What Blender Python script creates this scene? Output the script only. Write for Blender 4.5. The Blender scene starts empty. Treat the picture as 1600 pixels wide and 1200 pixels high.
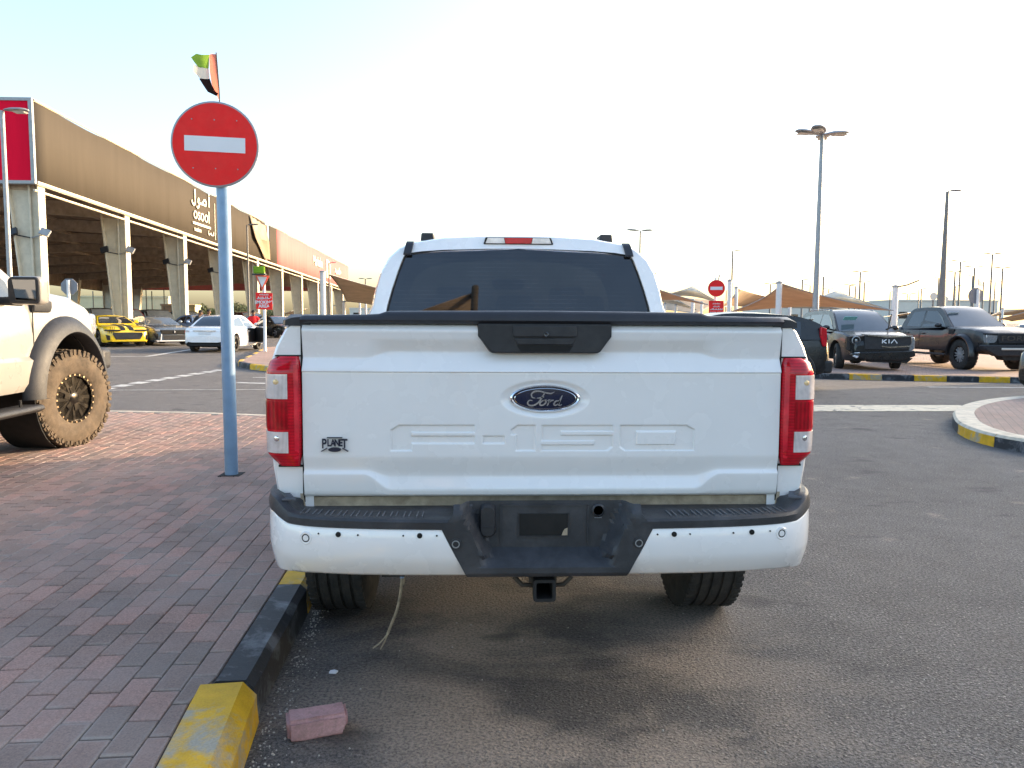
import bpy, bmesh, math, random
import numpy as np
from mathutils import Vector, Matrix
R = math.radians
random.seed(7)
SC = bpy.context.scene
COL = SC.collection

# ---------------------------------------------------------------- camera, sky, sun, exposure
CAM = Vector((-0.212, -2.594, 1.42))
YAW, PIT, ROLL, FOC = R(2.29), R(4.76), R(-0.3), 1200.0
FWD = Vector((math.sin(YAW) * math.cos(PIT), math.cos(YAW) * math.cos(PIT), -math.sin(PIT)))
RT = Vector((math.cos(YAW), -math.sin(YAW), 0))
UP = RT.cross(FWD)
RT, UP = RT * math.cos(ROLL) - UP * math.sin(ROLL), UP * math.cos(ROLL) + RT * math.sin(ROLL)
cd = bpy.data.cameras.new('camera')
co = bpy.data.objects.new('camera', cd)
COL.objects.link(co)
cd.sensor_width = 36.0
cd.lens = 36.0 * FOC / 1600.0
cd.clip_start = 0.05
cd.clip_end = 4000
m3 = Matrix((RT, UP, -FWD)).transposed().to_4x4()
m3.translation = CAM
co.matrix_world = m3
SC.camera = co

SUN_AZ = R(25)          # angle of the sun from +X towards +Y
SUN_EL = R(13)
BLOCKER_H = 6.9  # height of the added wall that blocks the sun from the foreground
SDIR = Vector((math.cos(SUN_AZ) * math.cos(SUN_EL), math.sin(SUN_AZ) * math.cos(SUN_EL), math.sin(SUN_EL)))
world = bpy.data.worlds.new('World')
SC.world = world
world.use_nodes = True
wn = world.node_tree.nodes
bgn = wn['Background']
sky = wn.new('ShaderNodeTexSky')
sky.sky_type = 'NISHITA'
sky.sun_disc = False
sky.sun_elevation = SUN_EL
sky.sun_rotation = math.pi / 2 - SUN_AZ
sky.air_density = 1.0
sky.dust_density = 3.0
sky.ozone_density = 1.2
world.node_tree.links.new(sky.outputs[0], bgn.inputs[0])
bgn.inputs[1].default_value = 0.15
sl = bpy.data.lights.new('sun', 'SUN')
so = bpy.data.objects.new('sun', sl)
COL.objects.link(so)
so.rotation_euler = SDIR.to_track_quat('Z', 'Y').to_euler()
so.location = (40, 20, 30)
sl.energy = 2.0
sl.angle = R(0.9)
sl.color = (1.0, 0.74, 0.47)
SC.view_settings.view_transform = 'Standard'
SC.view_settings.look = 'None'
SC.view_settings.exposure = 2.05
SC.view_settings.gamma = 1.0

# ---------------------------------------------------------------- helpers
def P(px, py, dep):
    "world point that lies dep metres in front of the lens in the direction of a photo pixel"
    return CAM + (FWD + RT * ((px - 800) / FOC) - UP * ((py - 600) / FOC)) * dep

def gz(x, y):
    "height of the asphalt: flat by the kerb, a gentle cross fall further off"
    s = -0.012 * max(0.0, min(abs(x), 25.0) - 3.0) * (1 if x > 0 else -1)
    return s * min(1.0, max(0.0, (y - 6.0) / 8.0))

def GP(px, py, h=0.0):
    z = 0.0
    d = FWD + RT * ((px - 800) / FOC) - UP * ((py - 600) / FOC)
    p = CAM
    for _ in range(30):
        p = CAM + d * ((z + h - CAM.z) / d.z)
        z = gz(p.x, p.y)
    return p

class MB:
    def __init__(s):
        s.v, s.f, s.m = [], [], []
    def add(s, vs, fs, mi=0, M=None):
        o = len(s.v)
        for p in vs:
            p = Vector(p)
            s.v.append(tuple(M @ p) if M is not None else tuple(p))
        for f in fs:
            s.f.append(tuple(o + i for i in f))
            s.m.append(mi)
        return s
    def box(s, x0, x1, y0, y1, z0, z1, mi=0, M=None):
        vs = [(x, y, z) for z in (z0, z1) for y in (y0, y1) for x in (x0, x1)]
        return s.add(vs, [(0, 2, 3, 1), (4, 5, 7, 6), (0, 1, 5, 4), (2, 6, 7, 3), (0, 4, 6, 2), (1, 3, 7, 5)], mi, M)
    def prism(s, poly, axis, a0, a1, mi=0, M=None, inset=0.0):
        n = len(poly)
        cx = sum(p[0] for p in poly) / n
        cy = sum(p[1] for p in poly) / n
        def mk(u, v, a):
            return (u, a, v) if axis == 'y' else ((a, u, v) if axis == 'x' else (u, v, a))
        vs = [mk(u, v, a1) for u, v in poly]
        top = []
        for u, v in poly:
            L = math.hypot(u - cx, v - cy) or 1
            k = max(0, 1 - inset / L)
            top.append(mk(cx + (u - cx) * k, cy + (v - cy) * k, a0))
        vs += top
        fs = [tuple(range(n)), tuple(range(2 * n - 1, n - 1, -1))]
        for i in range(n):
            j = (i + 1) % n
            fs.append((i, n + i, n + j, j))
        return s.add(vs, fs, mi, M)
    def tube(s, path, r, n=8, mi=0, M=None, cap=True):
        path = [Vector(p) for p in path]
        rr = r if isinstance(r, (list, tuple)) else [r] * len(path)
        vs, fs = [], []
        pu = None
        for i, p in enumerate(path):
            a = path[max(0, i - 1)]
            b = path[min(len(path) - 1, i + 1)]
            t = (b - a).normalized()
            if pu is None:
                pu = t.orthogonal().normalized()
            u = (pu - t * pu.dot(t))
            u = u.normalized() if u.length > 1e-6 else t.orthogonal().normalized()
            pu = u
            w = t.cross(u)
            for k in range(n):
                an = 2 * math.pi * k / n
                vs.append(p + (u * math.cos(an) + w * math.sin(an)) * rr[i])
        for i in range(len(path) - 1):
            for k in range(n):
                k2 = (k + 1) % n
                fs.append((i * n + k, i * n + k2, (i + 1) * n + k2, (i + 1) * n + k))
        if cap:
            fs.append(tuple(range(n - 1, -1, -1)))
            o = (len(path) - 1) * n
            fs.append(tuple(o + k for k in range(n)))
        return s.add(vs, fs, mi, M)
    def lathe(s, prof, axis='z', c=(0, 0, 0), n=24, mi=0, M=None, cap=True):
        vs, fs = [], []
        for r, h in prof:
            for k in range(n):
                a = 2 * math.pi * k / n
                u, v = r * math.cos(a), r * math.sin(a)
                q = (u, v, h) if axis == 'z' else ((h, u, v) if axis == 'x' else (u, h, v))
                vs.append((q[0] + c[0], q[1] + c[1], q[2] + c[2]))
        for i in range(len(prof) - 1):
            for k in range(n):
                k2 = (k + 1) % n
                fs.append((i * n + k, i * n + k2, (i + 1) * n + k2, (i + 1) * n + k))
        if cap:
            fs.append(tuple(range(n - 1, -1, -1)))
            o = (len(prof) - 1) * n
            fs.append(tuple(o + k for k in range(n)))
        return s.add(vs, fs, mi, M)
    def grid(s, rows, mi=0, M=None, flip=False, mif=None):
        nr, nc = len(rows), len(rows[0])
        o = len(s.v)
        for r in rows:
            for p in r:
                p = Vector(p)
                s.v.append(tuple(M @ p) if M is not None else tuple(p))
        for i in range(nr - 1):
            for j in range(nc - 1):
                q = (o + i * nc + j, o + i * nc + j + 1, o + (i + 1) * nc + j + 1, o + (i + 1) * nc + j)
                s.f.append(q[::-1] if flip else q)
                s.m.append(mif(i, j) if mif else mi)
        return s
    def ball(s, c, r, n=10, mi=0, M=None, sc=(1, 1, 1)):
        prof = []
        for i in range(n + 1):
            a = -math.pi / 2 + math.pi * i / n
            prof.append((max(1e-4, r * math.cos(a)), r * math.sin(a)))
        T = Matrix.Translation(c) @ Matrix.Diagonal((sc[0], sc[1], sc[2], 1))
        return s.lathe(prof, 'z', (0, 0, 0), n * 2, mi, (M @ T) if M is not None else T)
    def build(s, name, mats, parent=None, smooth=35, bevel=0.0, seg=2, fix=True, solid=0.0, weld=0.0):
        me = bpy.data.meshes.new(name)
        me.from_pydata(s.v, [], s.f)
        if not isinstance(mats, (list, tuple)):
            mats = [mats]
        for m in mats:
            me.materials.append(m)
        if len(mats) > 1:
            me.polygons.foreach_set('material_index', s.m)
        if fix or weld:
            b = bmesh.new()
            b.from_mesh(me)
            if weld:
                bmesh.ops.remove_doubles(b, verts=b.verts, dist=weld)
            if fix:
                bmesh.ops.recalc_face_normals(b, faces=b.faces)
            b.to_mesh(me)
            b.free()
        me.update()
        if smooth:
            me.polygons.foreach_set('use_smooth', [True] * len(me.polygons))
            me.set_sharp_from_angle(angle=R(smooth))
        o = bpy.data.objects.new(name, me)
        COL.objects.link(o)
        if parent is not None:
            o.parent = parent
        if solid:
            md = o.modifiers.new('solid', 'SOLIDIFY')
            md.thickness = solid
            md.offset = 0
        if bevel:
            md = o.modifiers.new('bevel', 'BEVEL')
            md.width = bevel
            md.segments = seg
            md.limit_method = 'ANGLE'
            md.angle_limit = R(40)
            md.harden_normals = False
        return o

def tag(o, label=None, cat=None, group=None, kind=None):
    if label: o['label'] = label
    if cat: o['category'] = cat
    if group: o['group'] = group
    if kind: o['kind'] = kind
    return o

def thing(name, label, cat, loc=(0, 0, 0), rz=0.0, group=None):
    o = bpy.data.objects.new(name, None)
    COL.objects.link(o)
    o.empty_display_size = 0.3
    o.location = loc
    o.rotation_euler = (0, 0, rz)
    return tag(o, label, cat, group)

def kids(o):
    return [c for c in o.children]

def copy_tree(o, parent=None):
    c = o.copy()
    COL.objects.link(c)
    c.parent = parent
    for ch in kids(o):
        copy_tree(ch, c)
    return c

def lerp(a, b, t): return a + (b - a) * t
def itp(tab, y):
    if y <= tab[0][0]: return tab[0][1]
    for (a, va), (b, vb) in zip(tab, tab[1:]):
        if y <= b:
            return va + (vb - va) * (y - a) / (b - a)
    return tab[-1][1]
def sst(a, b, x):
    t = min(1, max(0, (x - a) / (b - a)))
    return t * t * (3 - 2 * t)
def ell(cx, cy, a, b, n=40):
    return [(cx + a * math.cos(2 * math.pi * k / n), cy + b * math.sin(2 * math.pi * k / n)) for k in range(n)]
def rrect(x0, x1, y0, y1, r, n=4):
    out = []
    for cx, cy, a0 in ((x1 - r, y1 - r, 0), (x0 + r, y1 - r, 90), (x0 + r, y0 + r, 180), (x1 - r, y0 + r, 270)):
        for k in range(n + 1):
            a = R(a0 + 90 * k / n)
            out.append((cx + r * math.cos(a), cy + r * math.sin(a)))
    return out

def text_obj(name, body, size, mat, parent, M, depth=0.004, sx=1.0, align='CENTER', bold=0.0):
    cu = bpy.data.curves.new(name, 'FONT')
    cu.body = body
    cu.size = size
    cu.extrude = depth
    cu.align_x = align
    cu.align_y = 'CENTER'
    cu.resolution_u = 3
    if bold: cu.offset = bold
    t = bpy.data.objects.new('tmp', cu)
    COL.objects.link(t)
    me = bpy.data.meshes.new_from_object(t)
    bpy.data.objects.remove(t)
    me.name = name
    me.materials.clear()
    me.materials.append(mat)
    me.transform(Matrix.Diagonal((sx, 1, 1, 1)))
    me.transform(M)
    o = bpy.data.objects.new(name, me)
    COL.objects.link(o)
    o.parent = parent
    return o

def facing(origin, right, up):
    "matrix that lays text x along right and y along up at origin"
    r = Vector(right).normalized(); u = Vector(up).normalized(); n = r.cross(u)
    M = Matrix((r, u, n)).transposed().to_4x4()
    M.translation = Vector(origin)
    return M

def strokes(mb, lines, wid, M, th=0.004, mi=0):
    "flat pen strokes: each line a polyline of (x, y) or (x, y, width factor)"
    for ln in lines:
        pts = [Vector((p[0], p[1], 0)) for p in ln]
        ws = [p[2] if len(p) > 2 else 1.0 for p in ln]
        L, Rr = [], []
        for i, p in enumerate(pts):
            a = pts[max(0, i - 1)]; b = pts[min(len(pts) - 1, i + 1)]
            t = (b - a).normalized()
            n = Vector((-t.y, t.x, 0)) * (wid * ws[i] / 2)
            L.append(p + n); Rr.append(p - n)
        for z, fl in ((th, False),):
            rows = [[q + Vector((0, 0, z)) for q in L], [q + Vector((0, 0, z)) for q in Rr]]
            mb.grid(rows, mi, M, flip=True)
            mb.grid([[q + Vector((0, 0, z)) for q in L], L], mi, M)
            mb.grid([[q + Vector((0, 0, z)) for q in Rr], Rr], mi, M, flip=True)

def smoothline(pts, n=6):
    "Catmull-Rom through 2-D points"
    out = []
    for i in range(len(pts) - 1):
        p0 = pts[max(0, i - 1)]; p1 = pts[i]; p2 = pts[i + 1]; p3 = pts[min(len(pts) - 1, i + 2)]
        for k in range(n):
            t = k / n
            out.append(tuple(0.5 * ((2 * b) + (-a + c) * t + (2 * a - 5 * b + 4 * c - d) * t * t + (-a + 3 * b - 3 * c + d) * t ** 3)
                             for a, b, c, d in zip(p0, p1, p2, p3)))
    out.append(tuple(pts[-1]))
    return out

# ---------------------------------------------------------------- materials
class NT:
    def __init__(s, name):
        s.mat = bpy.data.materials.new(name)
        s.mat.use_nodes = True
        s.t = s.mat.node_tree
        s.b = s.t.nodes['Principled BSDF']
        s.out = s.t.nodes['Material Output']
    def n(s, typ, **kw):
        nd = s.t.nodes.new('ShaderNode' + typ)
        for k, v in kw.items():
            if k.startswith('i_'):
                nd.inputs[k[2:].replace('_', ' ')].default_value = v
            else:
                setattr(nd, k, v)
        return nd
    def l(s, a, b): s.t.links.new(a, b)
    def coord(s, scale=(1, 1, 1), rot=(0, 0, 0), loc=(0, 0, 0), kind='Object'):
        tc = s.n('TexCoord')
        mp = s.n('Mapping')
        mp.inputs['Scale'].default_value = scale
        mp.inputs['Rotation'].default_value = rot
        mp.inputs['Location'].default_value = loc
        s.l(tc.outputs[kind], mp.inputs[0])
        return mp.outputs[0]
    def noise(s, vec, scale, detail=4, rough=0.55, dist=0.0):
        nd = s.n('TexNoise')
        nd.inputs['Scale'].default_value = scale
        nd.inputs['Detail'].default_value = detail
        nd.inputs['Roughness'].default_value = rough
        nd.inputs['Distortion'].default_value = dist
        s.l(vec, nd.inputs['Vector'])
        return nd.outputs[0]
    def ramp(s, fac, stops):
        nd = s.n('ValToRGB')
        cr = nd.color_ramp
        while len(cr.elements) < len(stops): cr.elements.new(0.5)
        for e, (p, c) in zip(cr.elements, stops):
            e.position = p
            e.color = c if isinstance(c, (tuple, list)) and len(c) == 4 else ((c, c, c, 1) if not isinstance(c, (tuple, list)) else (*c, 1))
        s.l(fac, nd.inputs[0])
        return nd.outputs[0]
    def mix(s, fac, a, b, typ='MIX'):
        nd = s.n('MixRGB')
        nd.blend_type = typ
        for i, v in enumerate((fac, a, b)):
            if isinstance(v, (int, float)): nd.inputs[i].default_value = v if i == 0 else (v, v, v, 1)
            elif isinstance(v, (tuple, list)): nd.inputs[i].default_value = (*v[:3], 1)
            else: s.l(v, nd.inputs[i])
        return nd.outputs[0]
    def math(s, op, a, b=0.0, clamp=False):
        nd = s.n('Math')
        nd.operation = op
        nd.use_clamp = clamp
        for i, v in enumerate((a, b)):
            if isinstance(v, (int, float)): nd.inputs[i].default_value = v
            else: s.l(v, nd.inputs[i])
        return nd.outputs[0]
    def bump(s, h, strength=0.3, dist=0.01, prev=None):
        nd = s.n('Bump')
        nd.inputs['Strength'].default_value = strength
        nd.inputs['Distance'].default_value = dist
        s.l(h, nd.inputs['Height'])
        if prev is not None: s.l(prev, nd.inputs['Normal'])
        s.l(nd.outputs[0], s.b.inputs['Normal'])
        return nd.outputs[0]
    def set(s, **kw):
        for k, v in kw.items():
            k = k.replace('_', ' ')
            i = s.b.inputs[k]
            if hasattr(v, 'links') or hasattr(v, 'is_linked'): s.l(v, i)
            elif isinstance(v, (tuple, list)) and len(v) == 3: i.default_value = (*v, 1)
            else: i.default_value = v
        return s

def simple(name, col, rough=0.5, metal=0.0, var=0.12, nscale=6.0, bump=0.0, bscale=80.0, coat=0.0, spec=0.5, dirt=0.0, dirtcol=(.22, .17, .12)):
    t = NT(name)
    v = t.coord()
    n = t.noise(v, nscale, 5, 0.6)
    a = tuple(c * (1 - var) for c in col)
    b = tuple(min(1, c * (1 + var)) for c in col)
    c = t.ramp(n, [(0.3, a), (0.7, b)])
    if dirt:
        n2 = t.noise(v, nscale * 0.7, 8, 0.7, 0.5)
        f = t.ramp(n2, [(0.45, 0.0), (0.75, dirt)])
        c = t.mix(f, c, dirtcol)
    t.set(Base_Color=c, Roughness=rough, Metallic=metal)
    t.b.inputs['Specular IOR Level'].default_value = spec
    if coat:
        t.b.inputs['Coat Weight'].default_value = coat
        t.b.inputs['Coat Roughness'].default_value = 0.04
    rr = t.ramp(t.noise(v, nscale * 2.3, 4), [(0.3, max(0, rough - 0.07)), (0.7, min(1, rough + 0.07))])
    t.l(rr, t.b.inputs['Roughness'])
    if bump:
        t.bump(t.noise(v, bscale, 4), bump, 0.004)
    return t.mat

def paint(name, col, rough=0.28, dust=0.06, coat=1.0):
    return simple(name, col, rough, 0.0, 0.02, 3.0, coat=coat, dirt=dust, dirtcol=(.45, .38, .30))

M = {}
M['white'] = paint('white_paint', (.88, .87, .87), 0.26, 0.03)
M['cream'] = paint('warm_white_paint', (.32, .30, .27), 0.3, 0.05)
M['blackpaint'] = paint('black_paint', (.010, .010, .011), 0.3, 0.03, .3)
M['charcoal'] = paint('charcoal_paint', (.012, .013, .016), 0.33, 0.04, .35)
M['greyblue'] = paint('grey_blue_paint', (.10, .13, .17), 0.25, 0.06)
M['skyblue'] = paint('light_blue_paint', (.22, .32, .50), 0.25, 0.04)
M['yellow'] = paint('yellow_paint', (.85, .58, .015), 0.3, 0.04)
M['maroon'] = paint('maroon_paint', (.10, .008, .012), 0.25, 0.08)
M['silver'] = paint('silver_paint', (.42, .43, .45), 0.25, 0.06)
M['plastic'] = simple('black_plastic', (.022, .023, .027), 0.55, 0, .25, 18, 0.25, 500, dirt=0.10, dirtcol=(.16, .15, .14))
M['scuffed'] = simple('scuffed_black_plastic', (.030, .032, .038), 0.5, 0, .3, 9, 0.3, 420, dirt=0.30, dirtcol=(.14, .145, .16))
M['cap'] = simple('satin_black_cap', (.020, .021, .028), 0.42, 0, .15, 12, 0.2, 600)
M['gap'] = simple('dark_gap', (.008, .008, .008), 0.8, 0, .2)
M['under'] = simple('underbody', (.018, .016, .014), 0.85, 0, .4, 5, 0.4, 60)
M['rubber'] = simple('tyre_rubber', (.022, .021, .020), 0.8, 0, .3, 14, 0.5, 120, dirt=0.25, dirtcol=(.12, .095, .07))
M['mudrubber'] = simple('dusty_tyre_rubber', (.085, .062, .040), 0.85, 0, .45, 9, 0.6, 90, dirt=0.55, dirtcol=(.20, .14, .085))
M['mirror'] = simple('mirror_glass', (.30, .31, .32), 0.04, 1.0, .03)
M['wornedge'] = simple('worn_plastic_edge', (.11, .115, .13), 0.5, 0, .3, 20)
M['chrome'] = simple('chrome', (.75, .76, .78), 0.12, 1.0, .04)
M['alloy'] = simple('alloy_rim', (.42, .43, .45), 0.3, 1.0, .1)
M['darkrim'] = simple('dark_rim', (.05, .045, .04), 0.22, .9, .2)
M['bronzerim'] = simple('machined_rim_edge', (.40, .30, .20), 0.3, 0.85, .3, 30)
M['steel'] = simple('dusty_steel', (.10, .09, .08), 0.6, .7, .3, 10, dirt=.4)
M['beige'] = simple('dusty_sill', (.40, .33, .24), 0.7, 0, .25, 25, dirt=.5, dirtcol=(.10, .07, .045))
M['galv'] = simple('galvanised_metal', (.33, .34, .35), 0.5, .4, .12, 8)
M['greypole'] = simple('grey_pole_paint', (.17, .165, .16), 0.55, .2, .1, 6)
M['whitepost'] = simple('white_post_paint', (.72, .72, .72), 0.5, 0, .06, 5, dirt=.15)
M['signback'] = simple('grey_sign_back', (.22, .23, .26), 0.5, .3, .1)
M['signred'] = simple('sign_red', (.85, .02, .018), 0.55, 0, .06, 9, spec=.25, dirt=.08, dirtcol=(.45, .2, .15))
M['signwhite'] = simple('sign_white', (.74, .75, .77), 0.4, 0, .03)
M['cream_col'] = simple('cream_column', (.64, .57, .44), 0.7, 0, .10, 3, dirt=.25, dirtcol=(.32, .26, .18))
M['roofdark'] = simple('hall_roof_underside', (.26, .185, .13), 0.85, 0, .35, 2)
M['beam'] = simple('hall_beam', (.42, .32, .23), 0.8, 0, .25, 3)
M['paper'] = simple('paper_sheet', (.80, .82, .86), 0.8, 0, .04)
M['tealpaper'] = simple('green_sticker', (.30, .66, .62), 0.6, 0, .05)
M['black'] = simple('matt_black', (.012, .012, .013), 0.7, 0, .2)
M['skin'] = simple('skin', (.16, .085, .055), 0.6, 0, .1, 20)
M['redshirt'] = simple('red_shirt', (.62, .012, .02), 0.85, 0, .12, 12)
M['maroonshirt'] = simple('maroon_shirt', (.16, .012, .02), 0.85, 0, .2, 12)
M['darkshirt'] = simple('dark_grey_shirt', (.03, .032, .036), 0.85, 0, .2, 12)
M['darktrousers'] = simple('dark_trousers', (.014, .014, .017), 0.9, 0, .2, 12)
M['hair'] = simple('black_hair', (.008, .007, .006), 0.7, 0, .3)
M['shoe'] = simple('white_shoe', (.5, .5, .5), 0.7, 0, .1)
M['lampglass'] = simple('lamp_glass', (.62, .60, .54), 0.25, 0, .05)
M['beigewall'] = simple('pale_wall', (.62, .60, .54), 0.85, 0, .06, 1)
M['yellowwall'] = simple('cream_yellow_wall', (.68, .60, .36), 0.85, 0, .08, 1)
M['brownwall'] = simple('brown_wall', (.30, .24, .16), 0.85, 0, .1, 1)
M['concrete'] = simple('pale_concrete', (.50, .47, .42), 0.85, 0, .2, 4, 0.3, 60)
M['foliage'] = simple('foliage', (.06, .085, .035), 0.8, 0, .4, 3)
M['trunk'] = simple('bark', (.10, .075, .05), 0.9, 0, .3, 8)
M['cable'] = simple('frayed_cable', (.30, .25, .18), 0.8, 0, .4, 40)
M['bulb'] = simple('clear_bulb', (.75, .55, .30), 0.15, .2, .2, 20)

def glass_dark(name, col, rough=0.04, var=0.15):
    t = NT(name)
    v = t.coord()
    c = t.ramp(t.noise(v, 2.0, 3), [(0.3, tuple(x * (1 - var) for x in col)), (0.7, tuple(x * (1 + var) for x in col))])
    t.set(Base_Color=c, Roughness=rough)
    t.b.inputs['Specular IOR Level'].default_value = 0.6
    t.b.inputs['Coat Weight'].default_value = 0.6
    t.b.inputs['Coat Roughness'].default_value = 0.02
    return t.mat
M['glass'] = glass_dark('tinted_glass', (.022, .027, .034))
M['paleglass'] = glass_dark('windscreen_glass', (.085, .10, .115))
M['headlamp'] = simple('headlamp_lens', (.45, .46, .48), 0.08, .5, .35, 40, coat=1)

def rear_glass():
    t = NT('rear_window_glass')
    v = t.coord()
    lines = t.n('TexWave', wave_type='BANDS', bands_direction='Z', wave_profile='SIN')
    lines.inputs['Scale'].default_value = 14.0
    t.l(v, lines.inputs['Vector'])
    f = t.ramp(lines.outputs[0], [(0.96, 0.0), (1.0, 0.25)])
    dust = t.ramp(t.noise(v, 5, 6, .7), [(0.4, 0.02), (0.8, 0.10)])
    gl = t.n('BsdfGlossy'); gl.inputs['Roughness'].default_value = 0.015
    gl.inputs['Color'].default_value = (.95, .96, 1, 1)
    tr = t.n('BsdfTransparent'); tr.inputs['Color'].default_value = (.006, .007, .009, 1)
    df = t.n('BsdfDiffuse'); df.inputs['Color'].default_value = (.16, .16, .17, 1)
    fr = t.n('Fresnel'); fr.inputs['IOR'].default_value = 1.62
    m1 = t.n('MixShader'); t.l(t.math('ADD', t.math('MULTIPLY', f, 0.5), dust), m1.inputs[0])
    t.l(tr.outputs[0], m1.inputs[1]); t.l(df.outputs[0], m1.inputs[2])
    m2 = t.n('MixShader'); t.l(t.math('MULTIPLY', fr.outputs[0], 1.25), m2.inputs[0])
    t.l(m1.outputs[0], m2.inputs[1]); t.l(gl.outputs[0], m2.inputs[2])
    t.l(m2.outputs[0], t.out.inputs[0])
    return t.mat
M['rearglass'] = rear_glass()

def lens(name, col, ribs=60.0, direction='X', metal=0.0, rough=0.12, amt=0.4, mixr=0.45):
    t = NT(name)
    v = t.coord()
    w = t.n('TexWave', wave_type='BANDS', bands_direction=direction, wave_profile='SIN')
    w.inputs['Scale'].default_value = ribs
    t.l(v, w.inputs['Vector'])
    n = t.noise(v, 22, 4)
    k = t.math('ADD', t.math('MULTIPLY', w.outputs[0], mixr), t.math('MULTIPLY', n, 0.6))
    c = t.ramp(k, [(0.25, tuple(x * .45 for x in col)), (0.6, col), (0.9, tuple(min(1, x * 1.25 + .02) for x in col))])
    t.set(Base_Color=c, Roughness=rough, Metallic=metal)
    t.b.inputs['Coat Weight'].default_value = 0.35
    t.b.inputs['Coat Roughness'].default_value = 0.03
    t.b.inputs['Specular IOR Level'].default_value = 0.3
    t.bump(w.outputs[0], amt, 0.002)
    return t.mat
M['redlens'] = lens('red_lens', (.86, .008, .028), 30, 'Z', amt=.03, mixr=.12)
M['deepred'] = lens('deep_red_lens', (.56, .003, .014), 22, 'X', amt=.08, mixr=.2)
M['edgered'] = lens('bright_red_lens', (.95, .02, .05), 90, 'Z', amt=.15, mixr=.25)
M['clearlens'] = lens('clear_ribbed_lens', (.88, .80, .79), 70, 'X', 0.15, 0.14, .3, .35)

def wob_(t, v):
    n = t.n('TexNoise'); n.inputs['Scale'].default_value = 2.2; n.inputs['Detail'].default_value = 6
    t.l(v, n.inputs['Vector'])
    return n.outputs[1]

def asphalt():
    t = NT('asphalt')
    v = t.coord()
    big = t.noise(v, 0.35, 5, .6)
    base = t.ramp(big, [(0.3, (.102, .095, .092)), (0.7, (.134, .125, .120))])
    mid = t.noise(v, 3.0, 6, .65)
    base = t.mix(0.55, base, t.ramp(mid, [(0.3, .35), (0.7, .72)]), 'OVERLAY')
    # aggregate
    vo = t.n('TexVoronoi'); vo.inputs['Scale'].default_value = 70
    t.l(v, vo.inputs['Vector'])
    stone = t.ramp(vo.outputs['Distance'], [(0.12, 1.0), (0.5, 0.0)])
    pick = t.ramp(t.noise(v, 62, 2), [(0.52, 0.0), (0.64, 0.8)])
    base = t.mix(t.math('MULTIPLY', stone, pick), base, (.42, .39, .35))
    fine = t.noise(v, 230, 3, .7)
    base = t.mix(0.6, base, t.ramp(fine, [(0.36, .10), (0.66, .88)]), 'OVERLAY')
    coarse = t.noise(v, 78, 4, .75)
    base = t.mix(0.9, base, t.ramp(coarse, [(0.38, .10), (0.62, .86)]), 'OVERLAY')
    cs = t.n('TexVoronoi'); cs.feature = 'DISTANCE_TO_EDGE'; cs.inputs['Scale'].default_value = 0.55; t.l(t.mix(0.25, v, wob_(t, v), 'ADD'), cs.inputs['Vector'])
    crack = t.math('MULTIPLY', t.ramp(cs.outputs[0], [(0.0, 1.0), (0.004, 0.0)]), t.ramp(t.noise(v, .8, 3), [(.53, 0.0), (.62, .5)]))
    base = t.mix(crack, base, (.03, .028, .027))
    # wind-blown sand lying behind and under the pickup
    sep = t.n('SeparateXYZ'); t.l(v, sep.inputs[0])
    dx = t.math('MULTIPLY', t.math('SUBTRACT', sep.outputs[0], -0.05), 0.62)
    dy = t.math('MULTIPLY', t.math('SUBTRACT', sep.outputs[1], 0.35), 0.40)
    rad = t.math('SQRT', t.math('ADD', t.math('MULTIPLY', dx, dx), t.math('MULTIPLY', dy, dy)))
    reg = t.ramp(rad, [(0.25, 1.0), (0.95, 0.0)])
    mp = t.n('Mapping'); mp.inputs['Scale'].default_value = (0.8, 1.3, 1); mp.inputs['Location'].default_value = (3.1, 1.7, 0)
    t.l(v, mp.inputs[0])
    sn = t.noise(mp.outputs[0], 1.25, 5, .58, 0.35)
    patch = t.ramp(sn, [(0.40, 0.0), (0.56, 1.0)])
    grain = t.ramp(coarse, [(0.36, 0.25), (0.58, 1.0)])
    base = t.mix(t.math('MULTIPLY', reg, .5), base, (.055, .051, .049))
    sand = t.math('MULTIPLY', t.math('MULTIPLY', patch, reg), grain)
    spots = t.ramp(t.noise(v, 2.3, 3, .5), [(0.66, 0.0), (0.72, .65)])
    sand = t.math('MAXIMUM', sand, t.math('MULTIPLY', t.math('MULTIPLY', spots, grain), 0.7))
    base = t.mix(t.math('MULTIPLY', sand, 0.9), base, (.40, .325, .26))
    # oil stains
    oil = t.ramp(t.noise(mp.outputs[0], 2.1, 3, .5), [(0.29, .75), (0.37, 0.0)])
    base = t.mix(t.math('MULTIPLY', oil, 0.8), base, (.030, .030, .033))
    t.set(Base_Color=base, Roughness=0.82)
    h = t.math('ADD', t.math('MULTIPLY', coarse, 1.0), t.math('MULTIPLY', stone, 0.5))
    t.bump(h, 1.0, 0.008)
    return t.mat
M['asphalt'] = asphalt()

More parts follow.
